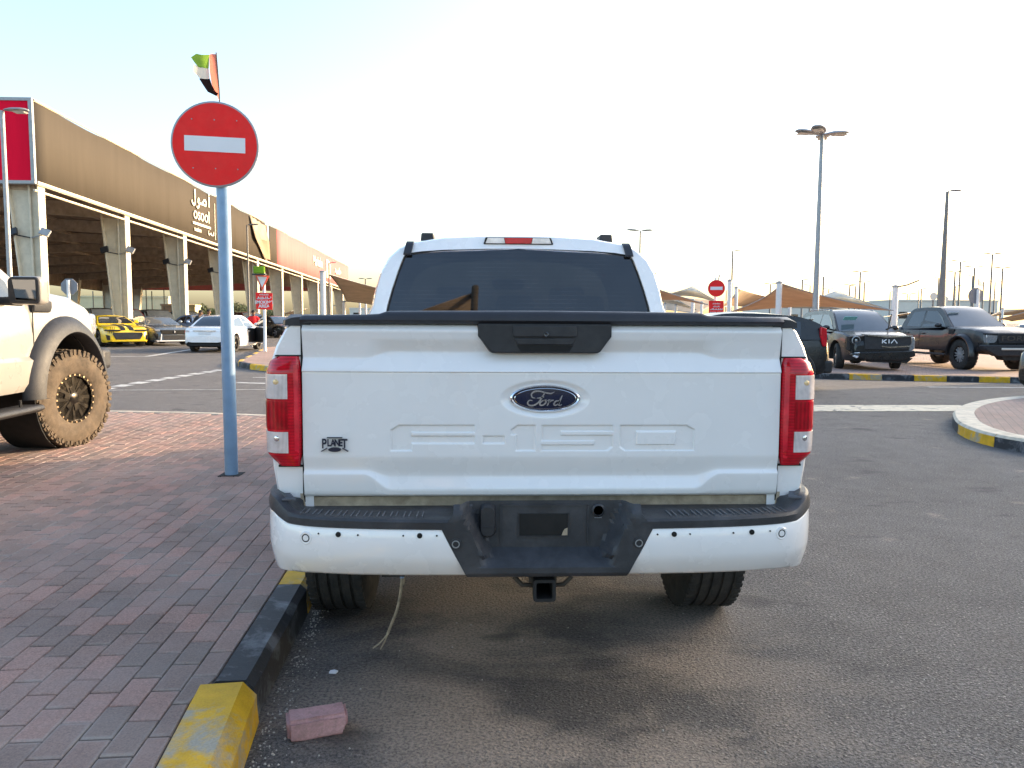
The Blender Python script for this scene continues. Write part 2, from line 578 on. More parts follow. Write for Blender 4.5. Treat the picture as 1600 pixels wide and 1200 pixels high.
def pavers(name, c1, c2, rot=0.0, sx=.2, sy=.1, off=(0, 0, 0)):
    t = NT(name)
    v = t.coord(rot=(0, 0, math.pi / 2 + rot), loc=off)
    # slight wobble so that the joints are not ruler straight
    wob = t.n('MixRGB'); wob.blend_type = 'ADD'; wob.inputs[0].default_value = 0.006
    wn_ = t.n('TexNoise'); wn_.inputs['Scale'].default_value = 5.0
    t.l(v, wn_.inputs['Vector']); t.l(v, wob.inputs[1]); t.l(wn_.outputs[1], wob.inputs[2])
    v2 = wob.outputs[0]
    br = t.n('TexBrick')
    br.offset = 0.5
    br.inputs['Scale'].default_value = 1.0
    br.inputs['Brick Width'].default_value = sx
    br.inputs['Row Height'].default_value = sy
    br.inputs['Mortar Size'].default_value = 0.0022
    br.inputs['Mortar Smooth'].default_value = 0.35
    br.inputs['Bias'].default_value = 0.0
    br.inputs['Color1'].default_value = (*c1, 1)
    br.inputs['Color2'].default_value = (*c2, 1)
    br.inputs['Mortar'].default_value = (.035, .032, .032, 1)
    t.l(v2, br.inputs['Vector'])
    c = t.mix(0.5, br.outputs[0], t.ramp(t.noise(v, 1.1, 5), [(0.3, .38), (0.7, .62)]), 'OVERLAY')
    c = t.mix(0.35, c, t.ramp(t.noise(v, 130, 3, .7), [(0.3, .3), (0.7, .7)]), 'OVERLAY')
    # pale sand rubbed along some joints
    br2 = t.n('TexBrick'); br2.offset = 0.5
    for k, val in (('Scale', 1.0), ('Brick Width', sx), ('Row Height', sy), ('Mortar Size', 0.006), ('Mortar Smooth', 0.8)):
        br2.inputs[k].default_value = val
    t.l(v2, br2.inputs['Vector'])
    edge = t.math('SUBTRACT', br2.outputs['Fac'], br.outputs['Fac'], True)
    sandy = t.ramp(t.noise(v, 2.6, 5, .65), [(0.38, 0.0), (0.66, .75)])
    c = t.mix(t.math('MULTIPLY', edge, sandy), c, (.34, .31, .29))
    dusty = t.ramp(t.noise(v, .9, 6, .65), [(0.42, 0.0), (0.75, .35)])
    c = t.mix(dusty, c, (.26, .23, .21))
    t.set(Base_Color=c, Roughness=0.8)
    inv = t.math('SUBTRACT', 1.0, br.outputs['Fac'])
    h = t.math('ADD', t.math('MULTIPLY', inv, 0.8), t.math('MULTIPLY', t.noise(v, 90, 4, .7), 0.35))
    t.bump(h, 0.8, 0.006)
    return t.mat
def block_pavers():
    t = NT('paving_blocks')
    v = t.coord()
    at = t.n('Attribute'); at.attribute_name = 'tone'
    f = at.outputs['Fac']
    c = t.ramp(f, [(0.0, (.225, .158, .128)), (0.4, (.290, .186, .148)), (0.75, (.345, .212, .168)), (1.0, (.400, .222, .174))])
    c = t.mix(0.55, c, t.ramp(t.noise(v, 1.3, 5, .6), [(0.3, .36), (0.7, .64)]), 'OVERLAY')
    c = t.mix(0.6, c, t.ramp(t.noise(v, 140, 3, .75), [(0.32, .22), (0.68, .80)]), 'OVERLAY')
    dusty = t.ramp(t.noise(v, 1.7, 7, .68), [(0.40, 0.0), (0.72, .50)])
    c = t.mix(dusty, c, (.34, .28, .25))
    dark = t.ramp(t.noise(v, .9, 4, .6, .4), [(0.30, .35), (0.42, 0.0)])
    c = t.mix(dark, c, (.10, .085, .08))
    e = t.n('Attribute'); e.attribute_name = 'edge'
    ed = t.math('MULTIPLY', e.outputs['Fac'], t.ramp(t.noise(v, 3.1, 6, .7), [(0.44, 0.0), (0.64, .6)]))
    c = t.mix(ed, c, (.42, .37, .33))
    t.set(Base_Color=c, Roughness=0.85)
    t.bump(t.math('ADD', t.noise(v, 95, 4, .75), t.math('MULTIPLY', t.noise(v, 30, 3), .5)), 0.5, 0.005)
    return t.mat
M['pavers'] = block_pavers()
M['jointsand'] = simple('joint_sand', (.05, .043, .04), .95, 0, .5, 3, dirt=.35, dirtcol=(.33, .29, .25))
M['pavers2'] = pavers('paving_blocks_pale', (.38, .24, .19), (.31, .21, .17), R(30))

def kerb_paint(name, col, wear, wearcol, wlo, whi, scale=4.0):
    t = NT(name)
    v = t.coord()
    n = t.noise(v, scale, 8, .68, .4)
    f = t.ramp(n, [(wlo, 0.0), (whi, wear)])
    c = t.ramp(t.noise(v, 9, 5), [(0.3, tuple(x * .8 for x in col)), (0.7, tuple(x * 1.15 for x in col))])
    c = t.mix(f, c, wearcol)
    c = t.mix(0.3, c, t.ramp(t.noise(v, 150, 3), [(0.3, .3), (0.7, .7)]), 'OVERLAY')
    t.set(Base_Color=c, Roughness=0.65)
    t.bump(t.math('ADD', n, t.math('MULTIPLY', t.noise(v, 70, 4), .4)), 0.35, 0.01)
    return t.mat
M['kerbyellow'] = kerb_paint('yellow_kerb_paint', (.72, .40, .012), .9, (.36, .34, .29), .50, .62, 4)
M['kerbblack'] = kerb_paint('black_kerb_paint', (.026, .028, .033), .65, (.24, .25, .27), .50, .66, 6)
M['kerbstone'] = kerb_paint('bare_kerb_stone_sun_toned', (.60, .51, .39), .5, (.20, .18, .16), .5, .7, 6)  # bare stone with the warmth of sunlight put into its colour
M['whiteline'] = kerb_paint('road_line_paint', (.58, .57, .54), .8, (.13, .13, .13), .50, .66, 7)
M['creamline'] = kerb_paint('concrete_channel', (.62, .53, .39), .9, (.07, .07, .07), .55, .63, 5)  # pale channel, warm sunlight mixed into the base colour
M['looseblock'] = kerb_paint('loose_block', (.52, .29, .28), .5, (.30, .19, .16), .50, .64, 30)

def fabric(name, col, trans=0.35):
    t = NT(name)
    v = t.coord()
    c = t.ramp(t.noise(v, 1.2, 5), [(0.3, tuple(x * .85 for x in col)), (0.7, tuple(x * 1.1 for x in col))])
    df = t.n('BsdfDiffuse'); tr = t.n('BsdfTranslucent')
    t.l(c, df.inputs[0]); t.l(c, tr.inputs[0])
    mx = t.n('MixShader'); mx.inputs[0].default_value = trans
    t.l(df.outputs[0], mx.inputs[1]); t.l(tr.outputs[0], mx.inputs[2])
    t.l(mx.outputs[0], t.out.inputs[0])
    return t.mat
M['tanfabric'] = fabric('tan_shade_fabric', (.58, .46, .34), .22)
M['palefabric'] = fabric('pale_shade_fabric', (.70, .68, .62), .3)

def fascia_mat(name, col, wear=(.3, .26, .2)):
    t = NT(name)
    v = t.coord(scale=(1, 1, .12))
    streak = t.noise(v, 1.6, 7, .68)
    c = t.ramp(streak, [(0.3, tuple(x * .92 for x in col)), (0.7, tuple(min(1, x * 1.06) for x in col))])
    v2 = t.coord(scale=(1, .32, .04))
    seams = t.ramp(t.noise(v2, 3.0, 2), [(0.62, 0.0), (0.68, .16)])
    c = t.mix(seams, c, wear)
    df = t.n('BsdfDiffuse'); tr = t.n('BsdfTranslucent')
    t.l(c, df.inputs[0]); t.l(c, tr.inputs[0])
    mx = t.n('MixShader'); mx.inputs[0].default_value = 0.1
    t.l(df.outputs[0], mx.inputs[1]); t.l(tr.outputs[0], mx.inputs[2])
    t.l(mx.outputs[0], t.out.inputs[0])
    return t.mat
M['fasciatan'] = fascia_mat('tan_banner', (.092, .080, .067), (.06, .048, .036))
M['fasciared'] = fascia_mat('faded_red_banner', (.60, .20, .20), (.5, .28, .23))
M['fasciacrimson'] = fascia_mat('crimson_panel', (.88, .014, .05), (.4, .01, .03))
M['letter'] = simple('cream_lettering', (.80, .76, .62), 0.6, 0, .04)
M['flagred'] = fabric('flag_red', (.72, .24, .17), .5)
M['flaggreen'] = fabric('flag_green', (.25, .42, .06), .5)
M['flagwhite'] = fabric('flag_white', (.75, .70, .60), .5)
M['flagblack'] = fabric('flag_black', (.03, .018, .016), .2)
M['bluepole'] = simple('blue_pole_paint', (.22, .36, .52), 0.5, 0, .12, 7, 0.15, 60, dirt=.22, dirtcol=(.20, .22, .24))
M['badgeblue'] = simple('badge_blue', (.004, .009, .04), 0.2, 0, .1, coat=.3)
M['sticker'] = simple('dark_sticker', (.010, .012, .035), 0.4, 0, .1)
def pip(px, pz, poly):
    ins = np.zeros(px.shape, bool)
    n = len(poly)
    for i in range(n):
        x1, z1 = poly[i]; x2, z2 = poly[(i + 1) % n]
        c = ((z1 > pz) != (z2 > pz))
        xs = (x2 - x1) * (pz - z1) / ((z2 - z1) if z2 != z1 else 1e-9) + x1
        ins ^= c & (px < xs)
    return ins
# ---------------------------------------------------------------- setting: asphalt, pavement, kerbs, markings
def ground():
    xs = [-900, -60, -25, -19.5, -14, -8.5, -3, 0, 3, 8.5, 14, 19.5, 25, 60, 900]
    ys = [-80, -6, 0, 6, 7, 8, 9, 10, 11, 12, 13, 14, 20, 40, 80, 200, 1500]
    rows = [[(x, y, gz(x, y)) for x in xs] for y in ys]
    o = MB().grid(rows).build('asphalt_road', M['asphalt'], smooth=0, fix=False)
    tag(o, kind='structure')
ground()

def resample(path, step):
    out, acc = [Vector(path[0])], 0
    for a, b in zip(path, path[1:]):
        a, b = Vector(a), Vector(b)
        L = (b - a).length
        d = step - acc
        while d <= L:
            out.append(a + (b - a) * (d / L))
            d += step
        acc = L - (d - step)
    return out

def kerb_run(name, path, w, h, start, seg=1.0, ch=.03, zf=gz, mats=('kerbyellow', 'kerbblack'), baretop=False):
    "path: outer top edge, the kerb lies to its left"
    pts = resample([(p[0], p[1], 0) for p in path], min(seg / 6, .35))
    e_ = Vector((path[-1][0], path[-1][1], 0))
    if (pts[-1] - e_).length > .02: pts.append(e_)
    else: pts[-1] = e_
    mb = MB()
    n = len(pts)
    def cs(i, sh=0.0):
        p = pts[i]
        t = (pts[min(n - 1, i + 1)] - pts[max(0, i - 1)]).normalized()
        nl = Vector((-t.y, t.x, 0))
        z = zf(p.x, p.y)
        q = p + t * sh
        j = (math.sin(p.x * 37 + p.y * 53)) * .003
        return [q + nl * a + Vector((0, 0, z + b)) for a, b in ((-.012, -.08), (0, h * .45), (j, h - ch), (ch * .9, h + j * .5), (w - .008, h), (w, h - .012), (w, -.08))]
    s = 0
    i = 0
    while i < n - 1:
        e = min(n - 1, i + 6)
        if n - 1 - e < 3: e = n - 1
        rows = [cs(k, .004 if k == i else (-.004 if k == e else 0)) for k in range(i, e + 1)]
        mi = (s + start) % 2
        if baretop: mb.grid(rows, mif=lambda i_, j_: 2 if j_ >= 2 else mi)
        else: mb.grid(rows, mi)
        for rr in (rows[0], rows[-1]):
            mb.add(rr, [tuple(range(len(rr)))], mi)
        s += 1
        i = e
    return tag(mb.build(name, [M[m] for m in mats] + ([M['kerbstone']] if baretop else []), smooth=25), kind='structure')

def sheet(name, poly, h, mat, zf=gz, base=None):
    "flat raised area with a real edge"
    mb = MB()
    n = len(poly)
    mb.add([(x, y, zf(x, y) + h) for x, y in poly] + [(x, y, zf(x, y) - .05) for x, y in poly],
           [tuple(range(n))] + [(i, (i + 1) % n, n + (i + 1) % n, n + i) for i in range(n)])
    return tag(mb.build(name, mat, smooth=0), kind='structure')

near_kerb = [(-1.098, 2.04), (-1.053, 1.05), (-1.012, .05)]
bigcurve = []
for k in range(9):
    a = R(0 + 80 * k / 8)
    bigcurve.append((-3.1 + 1.9 * math.cos(a), 5.75 + 1.9 * math.sin(a)))
run = [(-30, 8.75), (-12, 8.5), (-8, 8.35), (-5.3, 8.16), (-4.17, 8.0), (-3.2, 7.72)][::1]
far_edge = run + [(p[0], p[1]) for p in bigcurve[::-1][1:]]
rest = [(-1.19, 5.2), (-1.15, 3.05), (-1.098, 2.04), (-1.053, 1.05), (-1.012, .05)]
# from the near stones back along the truck, then round the far corner (kerb lies to the left of travel = pavement side)
edge_path = [(-1.012, .05), (-1.053, 1.05), (-1.098, 2.04), (-1.14, 3.04), (-1.18, 5.3)] + bigcurve[1:] + [(-4.17, 8.0), (-5.3, 8.16), (-8, 8.35), (-12, 8.5), (-30, 8.75)]
kerb_run('kerb', edge_path[:5], .138, .15, 1, zf=lambda x, y: 0)
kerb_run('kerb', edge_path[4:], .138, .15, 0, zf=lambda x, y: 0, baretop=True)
kerb_run('kerb', [(-.885, -.96), (-1.0, .045)], .195, .152, 0, seg=1.008, ch=.05, zf=lambda x, y: 0)
kerb_run('kerb', [(-.80, -3.0), (-.87, -1.98), (-.885, -.97)], .15, .15, 0, zf=lambda x, y: 0, mats=('kerbblack', 'kerbyellow'))
inner = [(-.95, -8), (-.95, -3), (-1.085, -.97), (-1.146, .05), (-1.19, 1.05), (-1.235, 2.04), (-1.277, 3.04), (-1.317, 5.3)]
inner += [(-3.1 + 1.765 * math.cos(R(80 * k / 8)), 5.75 + 1.765 * math.sin(R(80 * k / 8))) for k in range(1, 9)]
inner += [(-4.2, 7.86), (-5.3, 8.02), (-8, 8.21), (-12, 8.36), (-30, 8.61), (-30, -8)]
sheet('pavement', inner, .139, M['jointsand'], zf=lambda x, y: 0)
def paving_blocks():
    rnd = random.Random(4)
    rot = R(2.5); c, s_ = math.cos(rot), math.sin(rot)
    def xin(y): return itp([(-8, -.95), (-3, -.95), (-.97, -1.082), (.03, -1.192), (.06, -1.150), (1.05, -1.19), (2.04, -1.235), (3.04, -1.277), (5.3, -1.317)], y)
    V, F, tone, edge = [], [], [], []
    PW, PL_ = .1015, .2015
    for i in range(-128, 4):
        for j in range(-26, 60):
            u = i * PW; w = (j + (.5 if i % 2 else 0)) * PL_
            cx_, cy_ = -1.14 + c * (u + PW / 2) - s_ * (w + PL_ / 2), s_ * (u + PW / 2) + c * (w + PL_ / 2)
            if cy_ > 8.6 or cx_ < -13.5: continue
            if cy_ < 5.3:
                if cx_ > xin(cy_) + .035: continue
            elif not pip(np.array([cx_]), np.array([cy_]), inner)[0]: continue
            gap = .0014 + rnd.random() * .0010
            z = .147 + rnd.gauss(0, .0008)
            tx, ty = rnd.gauss(0, .007), rnd.gauss(0, .004)
            tn = rnd.random()
            o = len(V)
            for lev, (ins, dz) in enumerate(((0.0, -.012), (.0, -.004), (.003, 0.0), (.012, .0003))):
                for a_, b_ in ((0, 0), (1, 0), (1, 1), (0, 1)):
                    lu = u + (gap + ins if a_ == 0 else PW - gap - ins); gw = gap * 2.6 + ins * 1.3; lw = w + (gw if b_ == 0 else PL_ - gw)
                    X, Y = -1.14 + c * lu - s_ * lw, s_ * lu + c * lw
                    if cy_ < 5.3: X = min(X, xin(Y) - .004 - ins)
                    V.append((X, Y, z + dz + tx * (lu - u - PW / 2) + ty * (lw - w - PL_ / 2)))
                    tone.append(tn); edge.append((1, 1, .8, 0)[lev])
            F.append((o + 12, o + 13, o + 14, o + 15))
            for L in (0, 4, 8):
                for k in range(4): F.append((o + L + k, o + L + (k + 1) % 4, o + L + 4 + (k + 1) % 4, o + L + 4 + k))
    me = bpy.data.meshes.new('paving'); me.from_pydata(V, [], F)
    for nm, arr in (('tone', tone), ('edge', edge)):
        at = me.attributes.new(nm, 'FLOAT', 'POINT'); at.data.foreach_set('value', arr)
    me.materials.append(M['pavers'])
    me.polygons.foreach_set('use_smooth', [False] * len(me.polygons))
    o = bpy.data.objects.new('paving', me); COL.objects.link(o)
    tag(o, kind='structure')

paving_blocks()
# island on the right with a kerb top coloured as if sunlit
isl = []
cI = (9.45, 6.7)
isl_path = [(14.5, 11.6), (12.5, 11.55), (10.8, 11.3), (9.3, 10.75), (7.9, 9.7), (6.9, 8.6), (6.25, 7.6), (5.85, 6.8), (5.66, 6.1), (5.72, 5.5), (6.1, 4.9), (6.8, 4.2), (8, 3.3), (11, 1.8)]
isl_path = smoothline(isl_path, 4)
bk = min(range(len(isl_path)), key=lambda i: (isl_path[i][0] - 5.95) ** 2 + (isl_path[i][1] - 6.95) ** 2)
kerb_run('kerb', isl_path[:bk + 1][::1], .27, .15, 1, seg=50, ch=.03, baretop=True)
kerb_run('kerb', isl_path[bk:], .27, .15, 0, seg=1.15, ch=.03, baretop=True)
isl_in = []
for i, p in enumerate(isl_path):
    a = Vector(isl_path[max(0, i - 1)]); b = Vector(isl_path[min(len(isl_path) - 1, i + 1)])
    t = (b - a).normalized()
    isl_in.append((p[0] - t.y * .265, p[1] + t.x * .265))
sheet('traffic_island', isl_in + [(14.5, 3)], .146, M['pavers2'])

# raised pavement with the display cars on the right
kr = [(30, 10.2), (19, 13.7), (13.4, 16.3), (9.0, 17.7), (7.2, 18.2), (3, 19.2), (-1, 20.2)]
kq = [GP(x_, y_) for x_, y_ in ((1573, 597.5), (1473, 595.5), (1355, 593), (1290, 591.5))]
kq = [(q.x, q.y) for q in kq]
sg_ = math.dist(kq[0], kq[1]) / 2
kr = [(30, 10.0), (20, 13.6)] + kq + [(6.5, 18.4), (3, 19.4), (-1, 20.4)]
kerb_run('kerb', kr[2:], .2, .15, 0, seg=sg_, zf=gz)
kerb_run('kerb', [(kq[0][0] + (kr[1][0] - kq[0][0]), kr[1][1]), kq[0]], .2, .15, 1, seg=sg_, zf=gz)
kin = [(p[0] + .06, p[1] + .19) for p in kr]
sheet('pavement', kin + [(-2, 44), (34, 44), (40, 30)], .146, M['pavers2'])

# far island on the left with the smoking-area sign
li = smoothline([(-1.5, 16.4), (-4, 16.9), (-5.85, 17.9), (-7.0, 19.3), (-7.5, 20.9), (-7.9, 23), (-8.6, 26.5), (-9.2, 29.3), (-9.3, 31), (-8.6, 32.4)], 4)
kerb_run('kerb', li[::-1], .14, .15, 0, seg=1.2)
sheet('traffic_island', [(p[0] + .12, p[1] + .1) for p in li] + [(-1.5, 33)], .146, M['pavers2'])

def strip(name, pts, w, mat, h=.004):
    mb = MB()
    rows = [[], []]
    pts = [Vector((p[0], p[1], 0)) for p in pts]
    for i, p in enumerate(pts):
        t = (pts[min(len(pts) - 1, i + 1)] - pts[max(0, i - 1)]).normalized()
        n = Vector((-t.y, t.x, 0)) * w / 2
        for r_, q in ((0, p + n), (1, p - n)):
            rows[r_].append((q.x, q.y, gz(q.x, q.y) + h))
    mb.grid(rows)
    return tag(mb.build(name, mat, smooth=0), kind='structure')
def dense(a, b, n=8): return [(lerp(a[0], b[0], k / n), lerp(a[1], b[1], k / n)) for k in range(n + 1)]
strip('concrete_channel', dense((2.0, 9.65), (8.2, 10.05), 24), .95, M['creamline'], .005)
a_, b_ = GP(150, 610), GP(352, 577)
for k in range(9):
    t0, t1 = (k + .05) / 9, (k + .72) / 9
    strip('road_marking', dense(a_.lerp(b_, t0), a_.lerp(b_, t1), 3), .30, M['whiteline'])
for (p, q, w) in (((165, 557), (230, 557), .2), ((230, 557), (300, 546), .2), ((150, 610), (420, 609), .07), ((370, 598), (440, 600), .22), ((395, 590), (440, 590), .12), ((1450, 605), (1640, 606), .13)):
    strip('road_marking', dense(GP(*p), GP(*q), 6), w, M['whiteline'], .0045)

# ---------------------------------------------------------------- the white pickup in the foreground
def body_loft(mb, ys, top, bot, hw, arches=(), crown=.03, mi=0, miu=1, zmin=None, rise=.18):
    rows = []
    for y in ys:
        zt, zb, w = itp(top, y), itp(bot, y), itp(hw, y)
        H = zt - zb
        pts = [(0, zb), (.75 * w, zb), (.955 * w, zb + .02), (.99 * w, zb + .07), (w, zb + .30 * H), (w * 1.0, zb + .55 * H), (.985 * w, zb + .78 * H), (.955 * w, zt - .05 * H), (.90 * w, zt), (.55 * w, zt + crown * .7), (0, zt + crown)]
        az = None
        for yc, zc, Ra in arches:
            if abs(y - yc) < Ra:
                az = zc + math.sqrt(Ra * Ra - (y - yc) ** 2)
        if az is not None:
            pts = [(x, max(z, min(az, zt - .06) + .004 * i if i < 7 else z)) for i, (x, z) in enumerate(pts)]
        rows.append([(-x, y, z) for x, z in pts[::-1]] + [(x, y, z) for x, z in pts[1:]])
    nc = len(rows[0])
    mb.grid(rows, 0, mif=lambda i, j: miu if (8 <= j <= nc - 10) else mi)
    mb.add(rows[0], [tuple(range(nc))], mi)
    mb.add(rows[-1], [tuple(range(nc))], mi)

def arch_ys(y0, y1, arches, n=40):
    ys = [lerp(y0, y1, k / n) for k in range(n + 1)]
    for yc, zc, Ra in arches:
        for k in range(25):
            a = math.pi * k / 24
            ys.append(yc + Ra * .9999 * math.cos(a))
        ys += [yc + Ra * 1.002, yc - Ra * 1.002]
    return sorted(y for y in ys if y0 <= y <= y1)

def make_wheel(parent, loc, r, w, rimr, side, tyre, rimm, spokes=6, tread=True, steer=0.0, style='plain', edge=None, lug=1.0):
    "tyre part with a rim sub-part; axis x, outer face towards side (+1 / -1)"
    mb = MB()
    hw_ = w / 2
    prof = [(rimr, -hw_ * .9), (rimr + .02, -hw_ * .98), (r * .86, -hw_), (r * .95, -hw_ * .93), (r * .99, -hw_ * .78), (r, -hw_ * .5), (r, 0), (r, hw_ * .5), (r * .99, hw_ * .78), (r * .95, hw_ * .93), (r * .86, hw_), (rimr + .02, hw_ * .98), (rimr, hw_ * .9)]
    if tread == 'rib':
        p2 = []
        for k in range(5):
            c_ = hw_ * (-.72 + .36 * k)
            p2 += [(r - .0, c_ - hw_ * .13), (r - .0, c_ + hw_ * .13), (r - .009, c_ + hw_ * .15), (r - .009, c_ + hw_ * .21)]
        prof = prof[:4] + [(r * .99, -hw_ * .88)] + p2[:-2] + [(r * .99, hw_ * .88)] + prof[-4:]
    mb.lathe(prof, 'x', n=64, cap=False)
    if tread == 'rib':
        for k in range(60):
            Mx = Matrix.Rotation(2 * math.pi * k / 60, 4, 'X')
            for x0 in (-hw_ * .90, hw_ * .66):
                mb.box(x0, x0 + hw_ * .24, -.010, .012, r * .97, r + .003, 0, Mx)
    elif tread:
        nb = int(2 * math.pi * r / (.052 if lug <= 1 else .06))
        for k in range(nb):
            a = 2 * math.pi * k / nb
            Mx = Matrix.Rotation(a, 4, 'X')
            off = .011 if k % 2 else 0
            for (x0, x1) in ((-hw_ * .98, -hw_ * .52), (-hw_ * .42, -hw_ * .04), (hw_ * .04, hw_ * .42), (hw_ * .52, hw_ * .98)):
                sk = .008 * (1 if x0 > 0 else -1)
                outer = abs(x0 + x1) > hw_
                mb.box(x0, x1, -.018 + off + sk, .014 + off + sk, r * (.93 if outer else .985), r + (.006 if not outer else .004) * lug, 0, Mx)
            if lug > 1:
                for sx in (-1, 1):
                    mb.box(sx * hw_ * .99 - .006, sx * hw_ * .99 + .006, -.019 + off, .010 + off, r * (.885 if k % 2 else .91), r * .975, 0, Mx)
    t = mb.build('tyre', tyre, parent, 40)
    t.location = loc
    t.rotation_euler = (0, 0, steer)
    rb = MB()
    s = side
    f = hw_ * .80
    rb.lathe([(rimr * 1.0, -s * f), (rimr * 1.03, s * f * .9), (rimr * 1.03, s * (f + .012)), (rimr * .95, s * (f + .012)), (rimr * .90, s * f * .6), (rimr * .86, s * f * .1), (.02, s * f * .05)], 'x', n=40, mi=0)
    for k in range(spokes):
        a = 2 * math.pi * (k + .25) / spokes
        Mx = Matrix.Rotation(a, 4, 'X')
        if style == 'split':
            for sg in (-1, 1):
                rb.prism([(.010 * sg, .03), (.034 * sg, .05), (.075 * sg * rimr / .24, rimr * .94), (.038 * sg * rimr / .24, rimr * .94)], 'x', s * f * .62, s * f * .98, 1, Mx, .006)
            rb.prism([(-.02, .04), (.02, .04), (.024, rimr * .5), (-.024, rimr * .5)], 'x', s * f * .6, s * f * 1.03, 1, Mx, .005)
        else:
            rb.prism([(-.035, .03), (.035, .03), (.05 * rimr / .24, rimr * .93), (-.05 * rimr / .24, rimr * .93)], 'x', s * f * .55, s * f * .92, 1, Mx, .006)
    rb.lathe([(.085, s * f * .4), (.085, s * f * .88), (.06, s * f * 1.02), (.03, s * f * 1.08), (.001, s * f * 1.08)], 'x', n=20, mi=1)
    if edge is not None:
        nbt = 24
        for k in range(nbt):
            Mx = Matrix.Rotation(2 * math.pi * k / nbt, 4, 'X')
            rb.box(min(s * f, s * (f + .022)), max(s * f, s * (f + .022)), -.008, .008, rimr * .93, rimr * 1.0, 2, Mx)
        rb.lathe([(rimr * 1.02, s * f * .95), (rimr * 1.02, s * (f + .014)), (rimr * .90, s * (f + .014)), (rimr * .90, s * f * .95)], 'x', n=40, mi=0)
    rb.build('rim', [M['darkrim'], rimm, edge or rimm], t, 30)
    return t

def lathe_none(): pass

TR = thing('pickup_truck', 'large white pickup truck seen from behind, parked beside the black and yellow kerb', 'pickup truck', (0, 0, 0))
W = M['white']

# --- bed sides
def bed_side(sg):
    arches = [(1.18, .40, .52)]
    ys = [0.0, .012, .03, .06, .1, .16, .25, .4] + arch_ys(.45, 1.70, arches, 14)
    rows = []
    for y in ys:
        add = itp([(0, -.016), (.012, -.006), (.06, .0), (.12, .004), (.25, .010), (.4, .035), (.75, .065), (1.7, .07)], y)
        low = .80 if y < .1 else .62
        pts = [(.78, .70), (.86, .70), (.905, low), (.922, .92), (.938, 1.10), (.926, 1.27), (.905, 1.33), (.876, 1.385), (.858, 1.402), (.83, 1.404), (.80, 1.40), (.78, 1.38)]
        az = None
        for yc, zc, Ra in arches:
            if abs(y - yc) < Ra: az = zc + math.sqrt(Ra * Ra - (y - yc) ** 2)
        o = []
        for k, (x, z) in enumerate(pts):
            x2 = x + add * (1 if 1 < k < 9 else 0)
            if az is not None and k in (1, 2, 3): z = max(z, az + .003 * k)
            o.append((sg * x2, y, z))
        rows.append(o)
    mb = MB().grid(rows)
    mb.add(rows[0], [tuple(range(len(rows[0])))])
    mb.add(rows[-1], [tuple(range(len(rows[0])))])
    b = mb.build('bed_side', W, TR, 30)
    # black rail cap
    cap = MB()
    rr = []
    for y in (-.004, .01, .04, .1, .2, .5, 1.0, 1.68):
        e = itp([(0, -.006), (.04, .012), (.2, .035), (.5, .055)], y)
        rr.append([(sg * x, y, z) for x, z in ((.872 + e, 1.398), (.870 + e, 1.416), (.850 + e, 1.436 - (.012 if y < .05 else 0)), (.80, 1.436 - (.008 if y < .02 else 0)), (.782, 1.425), (.782, 1.396))])
    cap.grid(rr)
    cap.add(rr[0], [tuple(range(6))]); cap.add(rr[-1], [tuple(range(6))])
    cap.build('rail_cap', M['cap'], b, 40)
    return b
for sg in (-1, 1): bed_side(sg)
fl = MB().box(-.78, .78, .05, 1.70, .80, .83).box(-.78, .78, 1.68, 1.72, .8, 1.40)
fl.build('bed_floor', M['white'], TR)

# --- tailgate: a pressed sheet with creases, badge dish and stamped letters
def sdf(px, pz, poly):
    d = np.full(px.shape, 9.0)
    n = len(poly)
    for i in range(n):
        x1, z1 = poly[i]; x2, z2 = poly[(i + 1) % n]
        ex, ez = x2 - x1, z2 - z1
        t = np.clip(((px - x1) * ex + (pz - z1) * ez) / (ex * ex + ez * ez + 1e-12), 0, 1)
        d = np.minimum(d, np.hypot(px - x1 - t * ex, pz - z1 - t * ez))
    return np.where(pip(px, pz, poly), -d, d)
def LX(p): return -.517 + (p - 611.0) * (1.030 / 475.6)
def LZ(p): return 1.067 - (p - 662.6) * (.087 / 39.4)
def c8(x, y): return (400 + x / 3.478, 480 + y / 3.478)
def c9(x, y): return (840 + x / 3.5556, 480 + y / 3.5556)
def lp(f, pts): return [(LX(f(*p)[0]), LZ(f(*p)[1])) for p in pts]
LET = []
LET.append(([lp(c8, [(735, 663), (782, 635), (1187, 635), (1187, 675), (850, 675), (850, 693), (1187, 693), (1187, 733), (850, 733), (850, 773), (735, 773)])], []))
LET.append(([lp(c8, [(1230, 693), (1350, 693), (1350, 733), (1230, 733)])], []))
LET.append(([lp(c8, [(1385, 660), (1420, 635), (1517, 635), (1517, 773), (1410, 773), (1410, 687), (1385, 687)])], []))
LET.append(([lp(c9, [(20, 650), (416, 650), (416, 684), (130, 684), (130, 703), (416, 703), (416, 768), (388, 791), (20, 791), (20, 756), (312, 756), (312, 736), (20, 736)])], []))
LET.append(([lp(c9, [(457, 650), (835, 650), (877, 673), (877, 791), (488, 791), (457, 769)])], [lp(c9, [(552, 685), (770, 685), (770, 755), (552, 755)])]))

